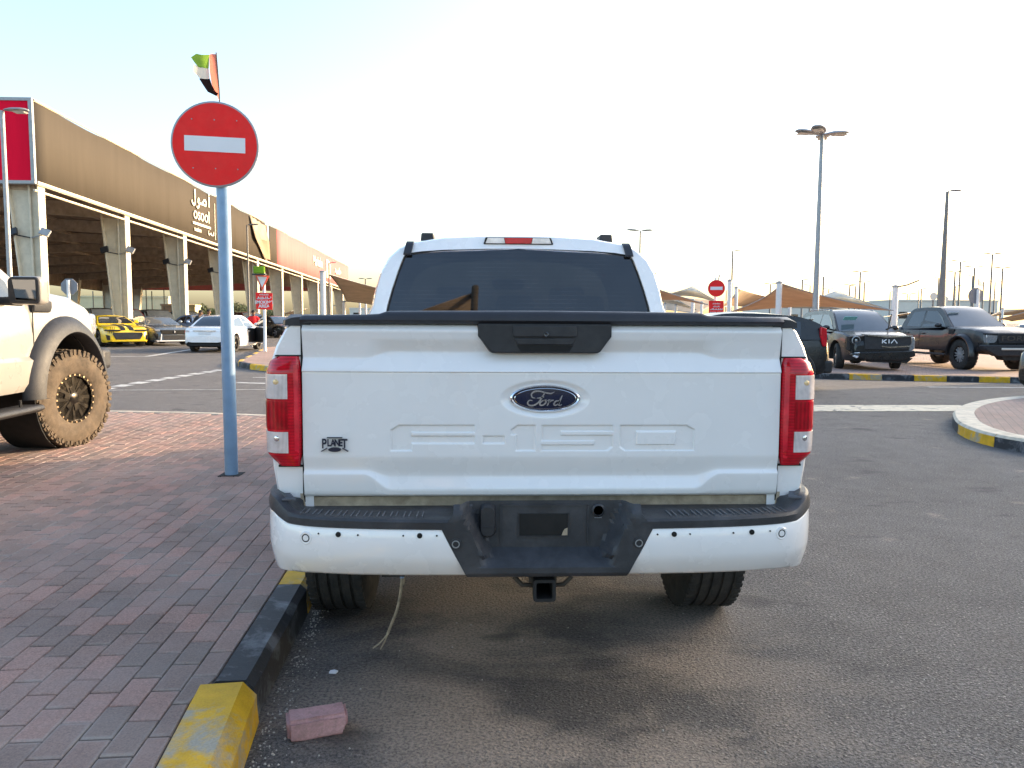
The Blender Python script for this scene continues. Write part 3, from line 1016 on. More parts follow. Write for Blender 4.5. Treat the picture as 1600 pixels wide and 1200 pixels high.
def tailgate():
    xs = list(np.linspace(-.808, -.62, 10)) + list(np.arange(-.61, .611, .0026)) + list(np.linspace(.62, .808, 10))
    xs = np.array(xs)
    #          z side  z centre  d side  d centre
    bp = [(1.408, 1.408, -.016, -.016), (1.400, 1.400, .004, .004), (1.385, 1.385, .018, .018), (1.381, 1.381, .0185, .0185),
          (1.356, 1.356, .0135, .0135), (1.352, 1.352, .0125, .0120), (1.293, 1.313, .003, -.013), (1.289, 1.309, .0035, -.0125), (1.284, 1.304, .006, -.010),
          (1.254, 1.254, .022, .021), (1.247, 1.247, .0245, .0245), (1.2435, 1.2435, .0185, .0185), (1.240, 1.240, .019, .019)]
    bp2 = [(.962, .962, .022, .022), (.957, .957, .0215, .0215), (.917, .893, .012, .004), (.912, .888, .0125, .0045), (.900, .850, .0225, .0225),
           (.895, .843, .0225, .0225), (.830, .830, .014, .0195), (.822, .822, .006, .008), (.818, .818, -.02, -.02)]
    sub1, sub2 = 4, 5
    rows_z, rows_d = [], []
    s_up = np.array([sst(.515, .607, abs(x)) for x in xs])     # 1 = side
    s_lo = s_up
    def seg(b, s):
        out = []
        for a, c in zip(b, b[1:]):
            for k in range(sub1):
                t = k / sub1
                out.append([lerp(a[i], c[i], t) for i in range(4)])
        out.append(list(b[-1]))
        return [(s * r[0] + (1 - s) * r[1], s * r[2] + (1 - s) * r[3]) for r in map(lambda q: q, out)]
    up = seg(bp, s_up)
    lo = seg(bp2, s_lo)
    mz = np.concatenate([np.linspace(1.240, 1.225, 4)[1:], np.arange(1.222, 1.090, -.004), np.arange(1.088, .972, -.0019), [.968]])
    md = [(np.full(xs.shape, z), np.full(xs.shape, .019 + .003 * (1.24 - z) / .278)) for z in mz]
    allr = up + md + lo
    Z = np.array([np.broadcast_to(r[0], xs.shape) for r in allr])
    D = np.array([np.broadcast_to(r[1], xs.shape) for r in allr]).copy()
    X = np.broadcast_to(xs, Z.shape)
    # slight crown of the whole panel
    D += .010 * (1 - (X / .808) ** 2)
    dd = np.full(Z.shape, 9.0)
    for outs, holes in LET:
        d = np.full(Z.shape, 9.0)
        for p in outs: d = np.minimum(d, sdf(X, Z, p))
        for h in holes: d = np.maximum(d, -sdf(X, Z, h))
        dd = np.minimum(dd, d)
    D -= .0062 * np.clip((.0012 - dd) / .0036, 0, 1)
    e = np.sqrt(((X - .003) / .152) ** 2 + ((Z - 1.157) / .0625) ** 2)
    D -= .0105 * np.clip((1.0 - e) / .22, 0, 1)
    rows = [[(X[i, j], -D[i, j], Z[i, j]) for j in range(len(xs))] for i in range(Z.shape[0])]
    mb = MB().grid(rows)
    # side returns and back
    back = [[(r[0][0] - .001, r[0][1], r[0][2]) for r in rows], [(r[0][0], .05, r[0][2]) for r in rows]]
    mb.grid(back); mb.grid([[(r[-1][0] + .001, r[-1][1], r[-1][2]) for r in rows], [(r[-1][0], .05, r[-1][2]) for r in rows]], flip=True)
    mb.box(-.806, .806, .03, .06, .82, 1.405)
    o = mb.build('tailgate', W, TR, 50, fix=False)
    return o
TG = tailgate()
# dark seams beside and under the tailgate, dusty sill
for sg in (-1, 1): MB().box(sg * .812 - .0035, sg * .812 + .0035, -.002, .04, .80, 1.41).build('tailgate_seam', M['gap'], TR)
MB().box(-.805, .805, .006, .05, .72, .8165).build('sill', M['beige'], TR)
MB().prism([(-.825, .83), (-.815, .83), (-.806, .775), (-.82, .77)], 'y', -.004, .05).build('hinge_strap', M['beige'], TR)
MB().prism([(.815, .83), (.825, .83), (.822, .77), (.808, .775)], 'y', -.004, .05).build('hinge_strap', M['beige'], TR)

# black spoiler cap along the top of the tailgate
def spoiler():
    xs = [-.812, -.80, -.7, -.6, -.555, -.535, -.525, -.4, -.2, 0, .2, .4, .525, .535, .555, .6, .7, .80, .812]
    rows = []
    for x in xs:
        ax = abs(x)
        zt = itp([(0, 1.452), (.52, 1.449), (.535, 1.446), (.56, 1.4375), (.8, 1.4335), (.812, 1.430)], ax)
        out = .010 * (1 - (x / .81) ** 2) + .012
        rows.append([(x, -.006 - out + .012, 1.405), (x, -.014 - out + .004, 1.409), (x, -.018 - out, 1.418), (x, -.014 - out, zt - .012), (x, -.004 - out, zt - .003), (x, .02, zt), (x, .07, zt - .004), (x, .075, 1.40)])
    mb = MB().grid(rows)
    mb.add(rows[0], [tuple(range(8))]); mb.add(rows[-1], [tuple(range(8))])
    return mb.build('spoiler', M['cap'], TG, 40)
spoiler()
# handle bezel
bz = [(-.229, 1.410), (.229, 1.410), (.229, 1.366), (.222, 1.356), (.192, 1.314), (.182, 1.309), (-.178, 1.309), (-.188, 1.314), (-.220, 1.356), (-.229, 1.366)]
BZ = MB().prism(bz, 'y', -.034, .01, inset=.006).build('handle_bezel', M['plastic'], TG, 30, .004)
hb = MB()
hb.prism([(-.107, 1.402), (.107, 1.402), (.107, 1.372), (.104, 1.364), (-.104, 1.364), (-.107, 1.372)], 'y', -.041, -.02)
hb.prism([(-.102, 1.360), (.102, 1.360), (.093, 1.338), (-.093, 1.338)], 'y', -.039, -.02)
hb.build('handle', M['plastic'], TG, 30, .003)
MB().prism([(-.094, 1.336), (.094, 1.336), (.082, 1.316), (-.082, 1.316)], 'y', -.0352, -.02).build('handle_slot', M['gap'], TG)
MB().lathe([(.0085, -.043), (.0085, -.047), (.006, -.048), (.001, -.046)], 'y', (.003, 0, 1.372), 16).build('camera_eye', M['glass'], TG)

# oval badge with the maker's script
bd = MB()
cx, cz = .003, 1.157
def oval_ring(mb, a1, b1, y1, a2, b2, y2, mi=0):
    p1 = ell(cx, cz, a1, b1, 56); p2 = ell(cx, cz, a2, b2, 56)
    r1 = [(p[0], y1, p[1]) for p in p1]; r2 = [(p[0], y2, p[1]) for p in p2]
    r1.append(r1[0]); r2.append(r2[0])
    mb.grid([r1, r2], mi)
oval_ring(bd, .119, .0475, -.014, .118, .0465, -.026)
oval_ring(bd, .118, .0465, -.026, .113, .0425, -.030)
oval_ring(bd, .113, .0425, -.030, .109, .0385, -.026)
BD = bd.build('badge', M['chrome'], TG, 60, fix=True)
bb = MB(); p1 = ell(cx, cz, .1095, .039, 56)
bb.add([(p[0], -.0255, p[1]) for p in p1] + [(cx, -.0285, cz)], [(i, (i + 1) % 56, 56) for i in range(56)])
bb.build('badge_field', M['badgeblue'], TG, 60)
rg = MB(); oval_ring(rg, .1045, .0352, -.0278, .1025, .0338, -.0285); rg.build('badge_line', M['chrome'], TG)
S6 = .119 / 289.0 * 1.0     # metres per crop pixel
def b6(pts): return [((x - 805) * S6, -(y - 752) * S6 * 1.04) + ((w,) if w else ()) for x, y, w in [(p[0], p[1], p[2] if len(p) > 2 else 1.0) for p in pts]]
scr = [
    smoothline(b6([(722, 748, .4), (697, 740, .9), (692, 715, 1.2), (716, 696, 1.3), (760, 693, 1.2), (810, 706, 1.1), (852, 710, 1.0), (880, 697, .4)]), 6),
    smoothline(b6([(800, 704, .8), (778, 742, 1.2), (745, 785, 1.2), (705, 806, 1.2), (672, 803, 1.2), (660, 783, 1.1), (676, 765, .9), (700, 768, .5)]), 6),
    smoothline(b6([(735, 748, .5), (765, 745, 1.0), (795, 738, .5)]), 4),
    smoothline(b6([(790, 765, .8), (765, 780, 1.3), (762, 800, 1.3), (785, 803, 1.0), (808, 785, 1.2), (808, 767, 1.0), (790, 765, .8), (815, 760, .5)]), 6),
    smoothline(b6([(820, 768, .5), (842, 762, 1.2), (832, 785, 1.2), (820, 808, .8)]), 5),
    smoothline(b6([(832, 788, .6), (852, 768, 1.1), (873, 764, .9)]), 4),
    smoothline(b6([(918, 768, .8), (890, 772, 1.2), (876, 795, 1.3), (890, 805, 1.0), (912, 790, 1.0), (922, 765, .8)]), 6),
    smoothline(b6([(944, 726, .9), (928, 760, 1.3), (915, 795, 1.2), (925, 806, .9), (942, 795, .4)]), 6)]
sb = MB(); strokes(sb, scr, .0042, facing((cx, -.0292, cz), (1, 0, 0), (0, 0, 1)), .0015)
sb.build('badge_script', M['chrome'], TG, 0, fix=False)

# dealer sticker
DS = MB().prism(ell(-.702, .985, .021, .0075, 28), 'y', -.0335, -.020).build('dealer_sticker', M['sticker'], TG)
for ch, xo, sz in (('P', -.0345, .045), ('L', -.0185, .033), ('A', -.005, .033), ('N', .0085, .033), ('E', .0205, .033), ('T', .0335, .043)):
    text_obj('sticker_letter', ch, sz, M['sticker'], TG, facing((-.702 + xo, -.0325, 1.007 - (.003 if sz > .04 else 0)), (1, 0, 0), (0, 0, 1)), .0006, .72, bold=.0012)
for fp in ([(-.745, .978), (-.728, .988), (-.728, .991), (-.748, .980)], [(-.676, .991), (-.676, .988), (-.659, .978), (-.656, .980)], [(-.727, 1.0265), (-.677, 1.0265), (-.677, 1.0235), (-.727, 1.0235)]):
    MB().prism(fp, 'y', -.0332, -.02).build('sticker_flourish', M['sticker'], TG)

# --- tail lights
def tail_light(sg):
    plan = [(.816, .004), (.818, -.022), (.834, -.036), (.862, -.040), (.893, -.036), (.912, -.024), (.928, -.002), (.938, .040), (.945, .10), (.950, .17), (.952, .24)]
    plan = smoothline(plan, 3)
    zs = [.928, .936, .956, .968, .973, 1.048, 1.052, 1.150, 1.154, 1.240, 1.246, 1.262, 1.280, 1.292, 1.296]
    def pt(u, z, off=0.0):
        x, y = plan[u]
        a = plan[max(0, u - 1)]; b = plan[min(len(plan) - 1, u + 1)]
        tx, ty = b[0] - a[0], b[1] - a[1]
        L = math.hypot(tx, ty) or 1
        nx, ny = ty / L, -tx / L
        k = u / (len(plan) - 1)
        ins = itp([(.928, .030), (.936, .026), (.965, 0.0), (1.246, 0), (1.262, .006), (1.285, .014), (1.296, .034)], z)
        ins *= min(1, max(.2, k * 2.2))
        bul = .004 * math.sin(math.pi * (z - .928) / .368)
        o = off - ins + bul
        return (sg * (x + nx * o), y + ny * o, z)
    nu = len(plan)
    rows = [[pt(u, z) for u in range(nu)] for z in zs]
    mb = MB().grid(rows)
    mb.add(rows[0] + [(sg * .83, .24, .928)], [tuple(range(nu + 1))])
    mb.add(rows[-1] + [(sg * .83, .24, 1.296)], [tuple(range(nu + 1))])
    tl = mb.build('tail_light', M['redlens'], TR, 50)
    u0 = next(i for i, p in enumerate(plan) if p[0] > .846 and p[1] < 0)
    us = list(range(u0, nu))
    def panel(name, za, zb, mat, off, u_from=u0, u_to=nu, nz=6, saw=0.0):
        m = MB()
        zz = [lerp(za, zb, k / nz) for k in range(nz + 1)]
        uu = list(range(u_from, u_to))
        f = [[pt(u, z, off + (saw if k_ % 2 else 0)) for u in uu] for k_, z in enumerate(zz)]
        m.grid(f)
        loop = f[0] + [r[-1] for r in f[1:]] + f[-1][::-1][1:] + [r[0] for r in f[::-1][1:-1]]
        lb = [pt(u, za, -.004) for u in uu] + [pt(uu[-1], z, -.004) for z in zz[1:]] + [pt(u, zb, -.004) for u in uu[::-1][1:]] + [pt(uu[0], z, -.004) for z in zz[::-1][1:-1]]
        m.grid([loop + [loop[0]], lb + [lb[0]]])
        return m.build(name, mat, tl, 50)
    c1 = panel('reversing_lens', 1.156, 1.238, M['clearlens'], .0025, nz=12, saw=.0005)
    panel('brake_lens', 1.054, 1.148, M['deepred'], .002, nz=10, saw=.0004)
    c2 = panel('indicator_lens', .975, 1.046, M['clearlens'], .0025, nz=10, saw=.0005)
    panel('reflex_strip', .952, 1.268, M['edgered'], .002, 4, u0 - 1)
    for c, zc in ((c1, 1.20), (c2, 1.012)):
        MB().ball((sg * .886, -.036, zc + .012), .015, 8, sc=(1, .6, 1)).build('bulb', M['bulb'] if zc > 1.1 else M['chrome'], tl)
    # black strips drawn in for the shadow gap round the lamp
    for za, zb, xe in ((.922, .929, .895), (1.295, 1.300, .90)):
        MB().box(min(sg * .815, sg * xe), max(sg * .815, sg * xe), -.006, .2, za, zb).build('lamp_shadow_gap', M['gap'], tl)
    return tl
for sg in (-1, 1): tail_light(sg)

# --- rear bumper
def bplan(u):
    return itp([(0, -.205), (.35, -.203), (.52, -.196), (.68, -.180), (.78, -.158), (.85, -.122), (.895, -.075), (.924, -.01), (.940, .07), (.948, .16), (.95, .24)], u), 0
PL = smoothline([(.256, -.204), (.40, -.202), (.55, -.195), (.68, -.180), (.78, -.156), (.85, -.120), (.897, -.072), (.926, -.008), (.942, .07), (.950, .16), (.952, .24)], 5)
BUM = MB().box(-.80, .80, -.10, .0, .64, .76).build('bumper', M['plastic'], TR, 30)
def bnorm(i, sg):
    a = PL[max(0, i - 1)]; b = PL[min(len(PL) - 1, i + 1)]
    tx, ty = b[0] - a[0], b[1] - a[1]; L = math.hypot(tx, ty)
    return (ty / L, -tx / L)
def bumper_side(sg):
    mb = MB()
    top = lambda x, y: itp([(.0, .757), (.78, .762), (.84, .764), (.868, .775), (.893, .787), (.93, .790), (1, .792)], x + max(0, y) * .12)
    bot = lambda x, y: itp([(.0, .597), (.55, .598), (.75, .597), (.86, .590), (.90, .588), (.93, .596), (.946, .625), (.952, .66)], x)
    secs = [(1.0, -.010), (.985, -.003), (.95, 0), (.72, .004), (.46, .004), (.36, -.001), (.28, -.006), (.05, -.028), (0.0, -.036), (-.01, -.06)]
    rows = []
    for i, (x, y) in enumerate(PL):
        n = bnorm(i, sg)
        zt, zb = top(x, y), bot(x, y)
        r = []
        for t, o in secs:
            z = lerp(zb, zt, t)
            xx = x
            if i <= 12:   # raked inner edge
                e = lerp(.256, .338, t)
                xx = e + (x - .256) * (PL[12][0] - e) / (PL[12][0] - .256)
            o *= lerp(1, .45, sst(.84, .93, x))
            r.append((sg * (xx + n[0] * o), y + n[1] * o, z))
        rows.append(r)
    mb.grid(rows)
    # inner edge return
    r0 = rows[0]
    mb.grid([r0, [(p[0], p[1] + .03, p[2]) for p in r0]])
    wp = mb.build('bumper_panel', W, TR, 45, solid=0)
    # sensors, screw holes
    def face_y(x): return itp([(p[0], p[1]) for p in PL[:30]], x)
    for (x, z, r_, nm, mt) in ((.772, .728 if sg > 0 else .722, .021, 'parking_sensor', W), ):
        yb = face_y(x)
        rot = Matrix.Translation((sg * x, yb - .004, z)) @ Matrix.Rotation(sg * R(14), 4, 'Z')
        MB().lathe([(r_, .01), (r_, -.001), (r_ * .9, -.003), (r_ * .62, -.002), (r_ * .6, -.0005), (r_ * .5, -.0005), (r_ * .45, -.003), (.001, -.003)], 'y', n=24, M=rot).build(nm, mt, wp)
        MB().lathe([(r_ * .64, .0), (r_ * .64, -.0022), (r_ * .48, -.0022), (r_ * .48, 0)], 'y', n=24, M=rot).build('sensor_ring', M['gap'], wp)
    for x, z, r_ in ((.665, .739, .0085), (.406, .739, .0085), (.730, .739, .0025), (.602, .739, .0028), (.458, .739, .0028), (.352, .739, .0028)):
        MB().lathe([(r_, .004), (r_, -.0052), (.0005, -.0052)], 'y', (sg * x, face_y(x), z), 14).build('screw_hole', M['gap'], wp)
    # black step pad on top
    pad = MB()
    prow = []
    for i, (x, y) in enumerate(PL):
        if y > .10: break
        n = bnorm(i, sg)
        zt = top(x, y)
        xx = x
        if i <= 12:
            xx = .30 + (x - .256) * (PL[12][0] - .30) / (PL[12][0] - .256)
        lift = sst(.80, .90, x) * .020
        inx = lambda o: (sg * (xx + n[0] * o), y + n[1] * o)
        prof = [(-.012, zt - .012), (.002, zt + .001), (.003, zt + .022), (-.003, zt + .030 + lift * .8), (-.012, zt + .032 + lift), (-.030, zt + .033 + lift), (-.036, zt + .029 + lift)]
        r = [(*inx(o), z) for o, z in prof]
        # back edge runs straight beneath the tailgate
        q = sst(.80, .93, xx)
        ix = lambda w: xx - (.02 + w) * q - .004
        r.append((sg * ix(.04), lerp(max(y + .055, -.085), max(y + .02, -.02), q), .792 + lift * 1.5))
        r.append((sg * ix(.07), lerp(-.045, max(y + .03, .02), q), .787 + lift * 1.2))
        r.append((sg * ix(.09), lerp(.02, max(y + .03, .06), q), .784 + lift * .8))
        prow.append(r)
    pad.grid(prow)
    pad.add(prow[-1], [tuple(range(len(prow[-1])))])
    pd = pad.build('step_pad', M['scuffed'], TR, 28)
    rb = MB()
    for k in range(11):
        xk = .40 + .042 * k * (1 if k < 9 else 1)
        yf = face_y(xk) + .052
        sh = .010 * (k / 10)
        for dx in (0, .017):
            rb.prism([(yf - .036, .785), (yf - .036, .797), (yf + .040, .7945), (yf + .040, .785)], 'x', sg * (xk + dx) - .0018, sg * (xk + dx) + .0018)
    rb.build('tread_rib', M['wornedge'], pd)
    ct = MB()
    for k in range(7):
        a = Vector((sg * (.822 + .009 * k), -.082 + .020 * k, .829)); d = Vector((sg * .042, -.010, .001))
        ct.tube([a, a + d], .004, 6)
    ct.build('corner_tread', M['wornedge'], pd)
for sg in (-1, 1): bumper_side(sg)

def bumper_centre():
    mb = MB()
    zs = sorted(set([.597, .602, .615, .628, .633, .637, .655, .672, .677, .682, .70, .72, .74, .757, .77, .79, .805, .815, .822, .828, .833]))
    nu = 61
    rows = []
    for z in zs:
        e = lerp(.256, .338, min(1.06, (z - .597) / .16)) - .0015
        if z > .757: e = lerp(.338, .300, min(1, (z - .757) / .05))
        r = []
        for k in range(nu):
            x = lerp(-e, e, k / (nu - 1))
            xr = lerp(.205, .283, (z - .672) / .158) if z > .672 else lerp(.230, .205, (z - .633) / .039)
            ledge = min(1, max(0, (z - .634) / .042))
            side = min(1, max(0, (xr - abs(x)) / .028))
            d = .078 * ledge * side
            f = -.2065
            if z < .606: f += .02 * (.606 - z) / .009
            if z > .80: d = max(d, .02 * (z - .80) / .03)
            r.append((x, f + d, z))
        rows.append(r)
    mb.grid(rows)
    e = .30
    mb.grid([rows[-1], [(p[0], .0, .790) for p in rows[-1]]])
    mb.grid([rows[0], [(p[0], -.06, .60) for p in rows[0]]])
    c = mb.build('bumper_centre', M['scuffed'], TR, 24)
    # lettering moulded on the ledge is a faint rough patch; plate recess, plug, lock
    f = MB()
    y0 = -.1295
    for (a, b, c_, d) in ((-.21, .15, .828, .8235), (-.21, .15, .69, .6855)):
        pass
    f.box(-.150, -.146, y0 - .004, y0, .69, .818).box(.136, .140, y0 - .004, y0, .69, .818).box(-.15, .14, y0 - .004, y0, .816, .820)
    f.build('plate_frame', M['scuffed'], c)
    ph = MB().box(-.087, .072, y0 - .0015, y0 + .002, .716, .789)
    ph.build('plate_opening', M['gap'], c)
    MB().box(-.092, .077, y0 - .004, y0 - .001, .712, .716).box(-.091, -.087, y0 - .004, y0 - .001, .716, .792).box(.072, .076, y0 - .004, y0 - .001, .716, .792).build('opening_edge', M['plastic'], c)
    MB().prism([(.052, .717), (.0715, .717), (.0715, .742), (.062, .738), (.056, .728)], 'y', y0 - .003, y0).build('torn_tape', M['beige'], c)
    MB().prism(rrect(-.218, -.164, .712, .825, .022), 'y', y0 - .022, y0, inset=.008).box(-.216, -.166, y0 - .024, y0 - .02, .749, .752).build('socket_cover', M['plastic'], c, 30, .003)
    MB().lathe([(.022, .0), (.022, -.006), (.017, -.010), (.016, -.003), (.010, -.003)], 'y', (.172, y0, .800), 24).build('lock_ring', M['scuffed'], c)
    MB().lathe([(.015, -.002), (.001, -.002)], 'y', (.172, y0 - .002, .800), 20).build('lock_core', M['gap'], c)
    MB().box(.160, .184, y0 - .002, y0, .774, .777).build('lock_mark', M['signback'], c)
    for sg in (-1, 1):
        yb = -.2065
        t_ = MB().lathe([(.0175, .004), (.0175, -.003), (.0125, -.004), (.0120, -.001), (.001, -.001)], 'y', (sg * .292, yb, .712), 24).build('parking_sensor', M['plastic'], c)
        MB().lathe([(.0125, 0), (.0125, -.0055), (.0095, -.0055), (.0095, 0)], 'y', (sg * .292, yb, .712), 24).build('sensor_ring', M['galv'], c)
        MB().prism([(sg * .232, .700), (sg * .226, .712), (sg * .246, .770), (sg * .254, .760)], 'y', -.19, -.1).build('side_light', M['glass'], c)
    return c
bumper_centre()

# --- tow hitch
h = MB()
cxh, czh = -.006, .545
for a, b in ((.036, .046), ):
    pass
def sqtube(mb, y0, y1, ro, ri, rr):
    po = rrect(cxh - ro, cxh + ro, czh - ro, czh + ro, rr); pi_ = rrect(cxh - ri, cxh + ri, czh - ri, czh + ri, rr * .5)
    A = [[(p[0], y0, p[1]) for p in po], [(p[0], y0, p[1]) for p in pi_]]
    A = [r + [r[0]] for r in A]
    mb.grid(A)
    mb.grid([A[0], [(p[0], y1, p[2]) for p in A[0]]])
    mb.grid([A[1], [(p[0], y1, p[2]) for p in A[1]]])
sqtube(h, -.175, -.135, .0365, .0265, .01)
sqtube(h, -.135, .22, .032, .0265, .006)
HT = h.build('tow_hitch', M['black'], TR, 30)
MB().tube([(-.45, .06, .60), (.45, .06, .60)], .035, 12).box(-.47, -.40, .02, .14, .56, .66).box(.40, .47, .02, .14, .56, .66).build('cross_tube', M['under'], HT)
e_ = MB()
for sg in (-1, 1):
    e_.tube([(cxh + sg * .035, -.09, .565), (cxh + sg * .06, -.10, .585), (cxh + sg * .092, -.10, .588), (cxh + sg * .094, -.10, .565), (cxh + sg * .070, -.10, .540), (cxh + sg * .036, -.09, .535)], .008, 8)
    e_.prism([(cxh + sg * .03, .60), (cxh + sg * .05, .60), (cxh + sg * .045, .53), (cxh + sg * .03, .53)], 'y', -.092, -.08)
e_.box(cxh - .06, cxh + .06, -.12, .0, .577, .60)
e_.build('chain_loop', M['steel'], HT)
MB().box(-.20, .20, .20, .24, .55, .60).build('hitch_brace', M['under'], HT)

# --- running gear
AX = 1.18
for sg in (-1, 1):
    make_wheel(TR, (sg * .875, AX, .40), .40, .275, .235, sg, M['rubber'], M['alloy'], 6, 'rib')
    make_wheel(TR, (sg * .875, AX + 3.69, .40), .40, .275, .235, sg, M['rubber'], M['alloy'], 6, 'rib')
ug = MB()
ug.tube([(-.75, AX, .42), (.75, AX, .42)], .055, 12).ball((.0, AX, .42), .17, 8)
for sg in (-1, 1):
    ug.box(sg * .52 - .04, sg * .52 + .04, .05, 5.2, .52, .66)
    ug.tube([(sg * .58, .45, .60), (sg * .58, .8, .52), (sg * .58, AX, .49), (sg * .58, 1.6, .52), (sg * .58, 2.0, .58)], .028, 8)
ug.lathe([(.30, .50), (.37, .52), (.37, .68), (.28, .70)], 'z', (0, .55, 0), 28)
ug.tube([(.45, .35, .56), (.55, .6, .52), (.56, 1.0, .60), (.4, 1.6, .5), (.3, 3.4, .45)], .04, 10)
ug.box(-.7, .7, 1.9, 5.0, .42, .55)
ug.build('chassis', M['under'], TR, 40)
MB().box(.70, .78, .10, .16, .575, .625).build('mud_bracket', M['under'], TR)
MB().prism([(-.55, .60), (-.44, .60), (-.44, .575), (-.55, .58)], 'y', .02, .2).build('frame_bracket', M['beige'], TR)
# frayed cable hanging down to the ground
cb = MB()
c0 = [(-.505, .20, .60), (-.503, .20, .52), (-.508, .20, .43), (-.522, .195, .35), (-.545, .19, .29), (-.558, .19, .255)]
cb.tube(smoothline(c0, 4), .0055, 7)
cb.tube(smoothline([c0[-1], (-.585, .185, .225), (-.612, .18, .205)], 4), .003, 5)
cb.tube(smoothline([c0[-1], (-.570, .19, .225), (-.585, .18, .20)], 4), .003, 5)
cb.tube(smoothline([(-.495, .20, .60), (-.494, .20, .50), (-.500, .20, .44)], 4), .004, 5)
cb.build('hanging_cable', M['cable'], TR, 60)
MB().tube([(-.5035, .20, .50), (-.5045, .20, .465)], .009, 8).build('cable_clip', M['skyblue'], TR)

# --- cab: hollow shell with openings for the rear window and windscreen
def yrear(z): return 1.72 + (z - 1.40) * .27
CPROF = [(.975, 1.02), (.978, 1.18), (.945, 1.30), (.885, 1.42), (.852, 1.50), (.835, 1.59), (.806, 1.70), (.765, 1.785), (.705, 1.846), (.63, 1.881), (.45, 1.911), (.22, 1.924), (0, 1.927)]
def cab_ring(t, inset=0.0):
    k = itp([(0, .955), (.03, .968), (.08, .982), (.2, 1.0), (9, 1.0)], t)
    r = []
    for x, z in CPROF:
        zz = z
        zz = min(z, 1.927) - itp([(0, .030), (.05, .018), (.2, .006), (.5, 0), (1.3, .0), (1.75, .012), (9, .02)], t) * sst(1.6, 1.9, z)
        yy = yrear(z) + t
        if t > 1.2:    # front: lean to the windscreen
            yy = yrear(z) + 1.2 + (t - 1.2) * 1.0 + (t - 1.2) * (1.927 - z) * 1.15
        xx = x * k - inset
        r.append((max(0, xx), yy, zz - inset * sst(1.5, 1.85, z)))
    return [(-x, y, z) for x, y, z in r] + [(x, y, z) for x, y, z in r[::-1][1:]]
TS = [0, .015, .035, .07, .12, .2, .35, .6, .9, 1.2, 1.45, 1.62]
rows = [cab_ring(t) for t in TS]
cb = MB().grid(rows)
# rear frame between the shell and the window opening
def win_pt(x, z): return (x, yrear(z) - .002, z)
ring0 = rows[0]
opening = [(-.77, 1.02), (-.77, 1.18), (-.765, 1.30), (-.752, 1.40), (-.735, 1.50), (-.712, 1.59), (-.682, 1.69), (-.655, 1.765), (-.640, 1.792), (-.55, 1.806), (-.42, 1.816), (-.2, 1.823), (0, 1.826)]
opening = opening + [(-x, z) for x, z in opening[::-1][1:]]
cb.grid([ring0, [(x * 1.005, yrear(z) - .006, z) for x, z in opening], [(x, yrear(z) + .03, z) for x, z in opening]])
CAB = cb.build('cab', W, TR, 32)
lin = MB().grid([cab_ring(t, .035) for t in TS[2:]])
lin.build('headliner', M['under'], CAB, 40)
wg = MB()
top = [p for p in opening if p[1] > 1.35]
n_ = len(top)
half = n_ // 2
lft = top[:half + 1]; rgt = top[half:][::-1]
gr = []
for a, b in zip(lft, rgt):
    gr.append([(lerp(a[0], b[0], k / 16), yrear(a[1]) + .012 - .015 * (1 - (2 * k / 16 - 1) ** 2), a[1]) for k in range(17)])
wg.grid(gr)
wg.build('rear_window', M['rearglass'], CAB, 60)
wb_ = MB()
loop = [(x, yrear(z) + .006, z) for x, z in top]
inn = [(x * .988, yrear(z) + .0115 - .002, z - (.016 if z > 1.75 else 0)) for x, z in top]
wb_.grid([loop, inn]); wb_.build('window_seal', M['gap'], CAB)
# windscreen, side glass, doors seams
f = cab_ring(1.62)
ws = MB()
hb_ = [p for p in f if p[2] > 1.2]
m_ = len(hb_) // 2
g_ = []
for a, b in zip(hb_[:m_ + 1], hb_[m_:][::-1]):
    g_.append([(lerp(a[0], b[0], k / 12), a[1] - .01 + .10 * (1 - (2 * k / 12 - 1) ** 2), a[2]) for k in range(13)])
ws.grid(g_)
def clear_glass():
    t = NT('windscreen_clear')
    v = t.coord()
    d = t.ramp(t.noise(v, 4, 5), [(.4, .03), (.8, .12)])
    tr = t.n('BsdfTransparent'); tr.inputs[0].default_value = (.72, .78, .76, 1)
    gl = t.n('BsdfGlossy'); gl.inputs['Roughness'].default_value = .02
    fr = t.n('Fresnel')
    df = t.n('BsdfDiffuse'); df.inputs[0].default_value = (.3, .28, .25, 1)
    m1 = t.n('MixShader'); t.l(d, m1.inputs[0]); t.l(tr.outputs[0], m1.inputs[1]); t.l(df.outputs[0], m1.inputs[2])
    m2 = t.n('MixShader'); t.l(fr.outputs[0], m2.inputs[0]); t.l(m1.outputs[0], m2.inputs[1]); t.l(gl.outputs[0], m2.inputs[2])
    t.l(m2.outputs[0], t.out.inputs[0])
    return t.mat
M['clearglass'] = clear_glass()
ws.build('windscreen', M['clearglass'], CAB, 60)
def cabx(z): return itp([(z_, x_) for x_, z_ in CPROF[:10]], z)
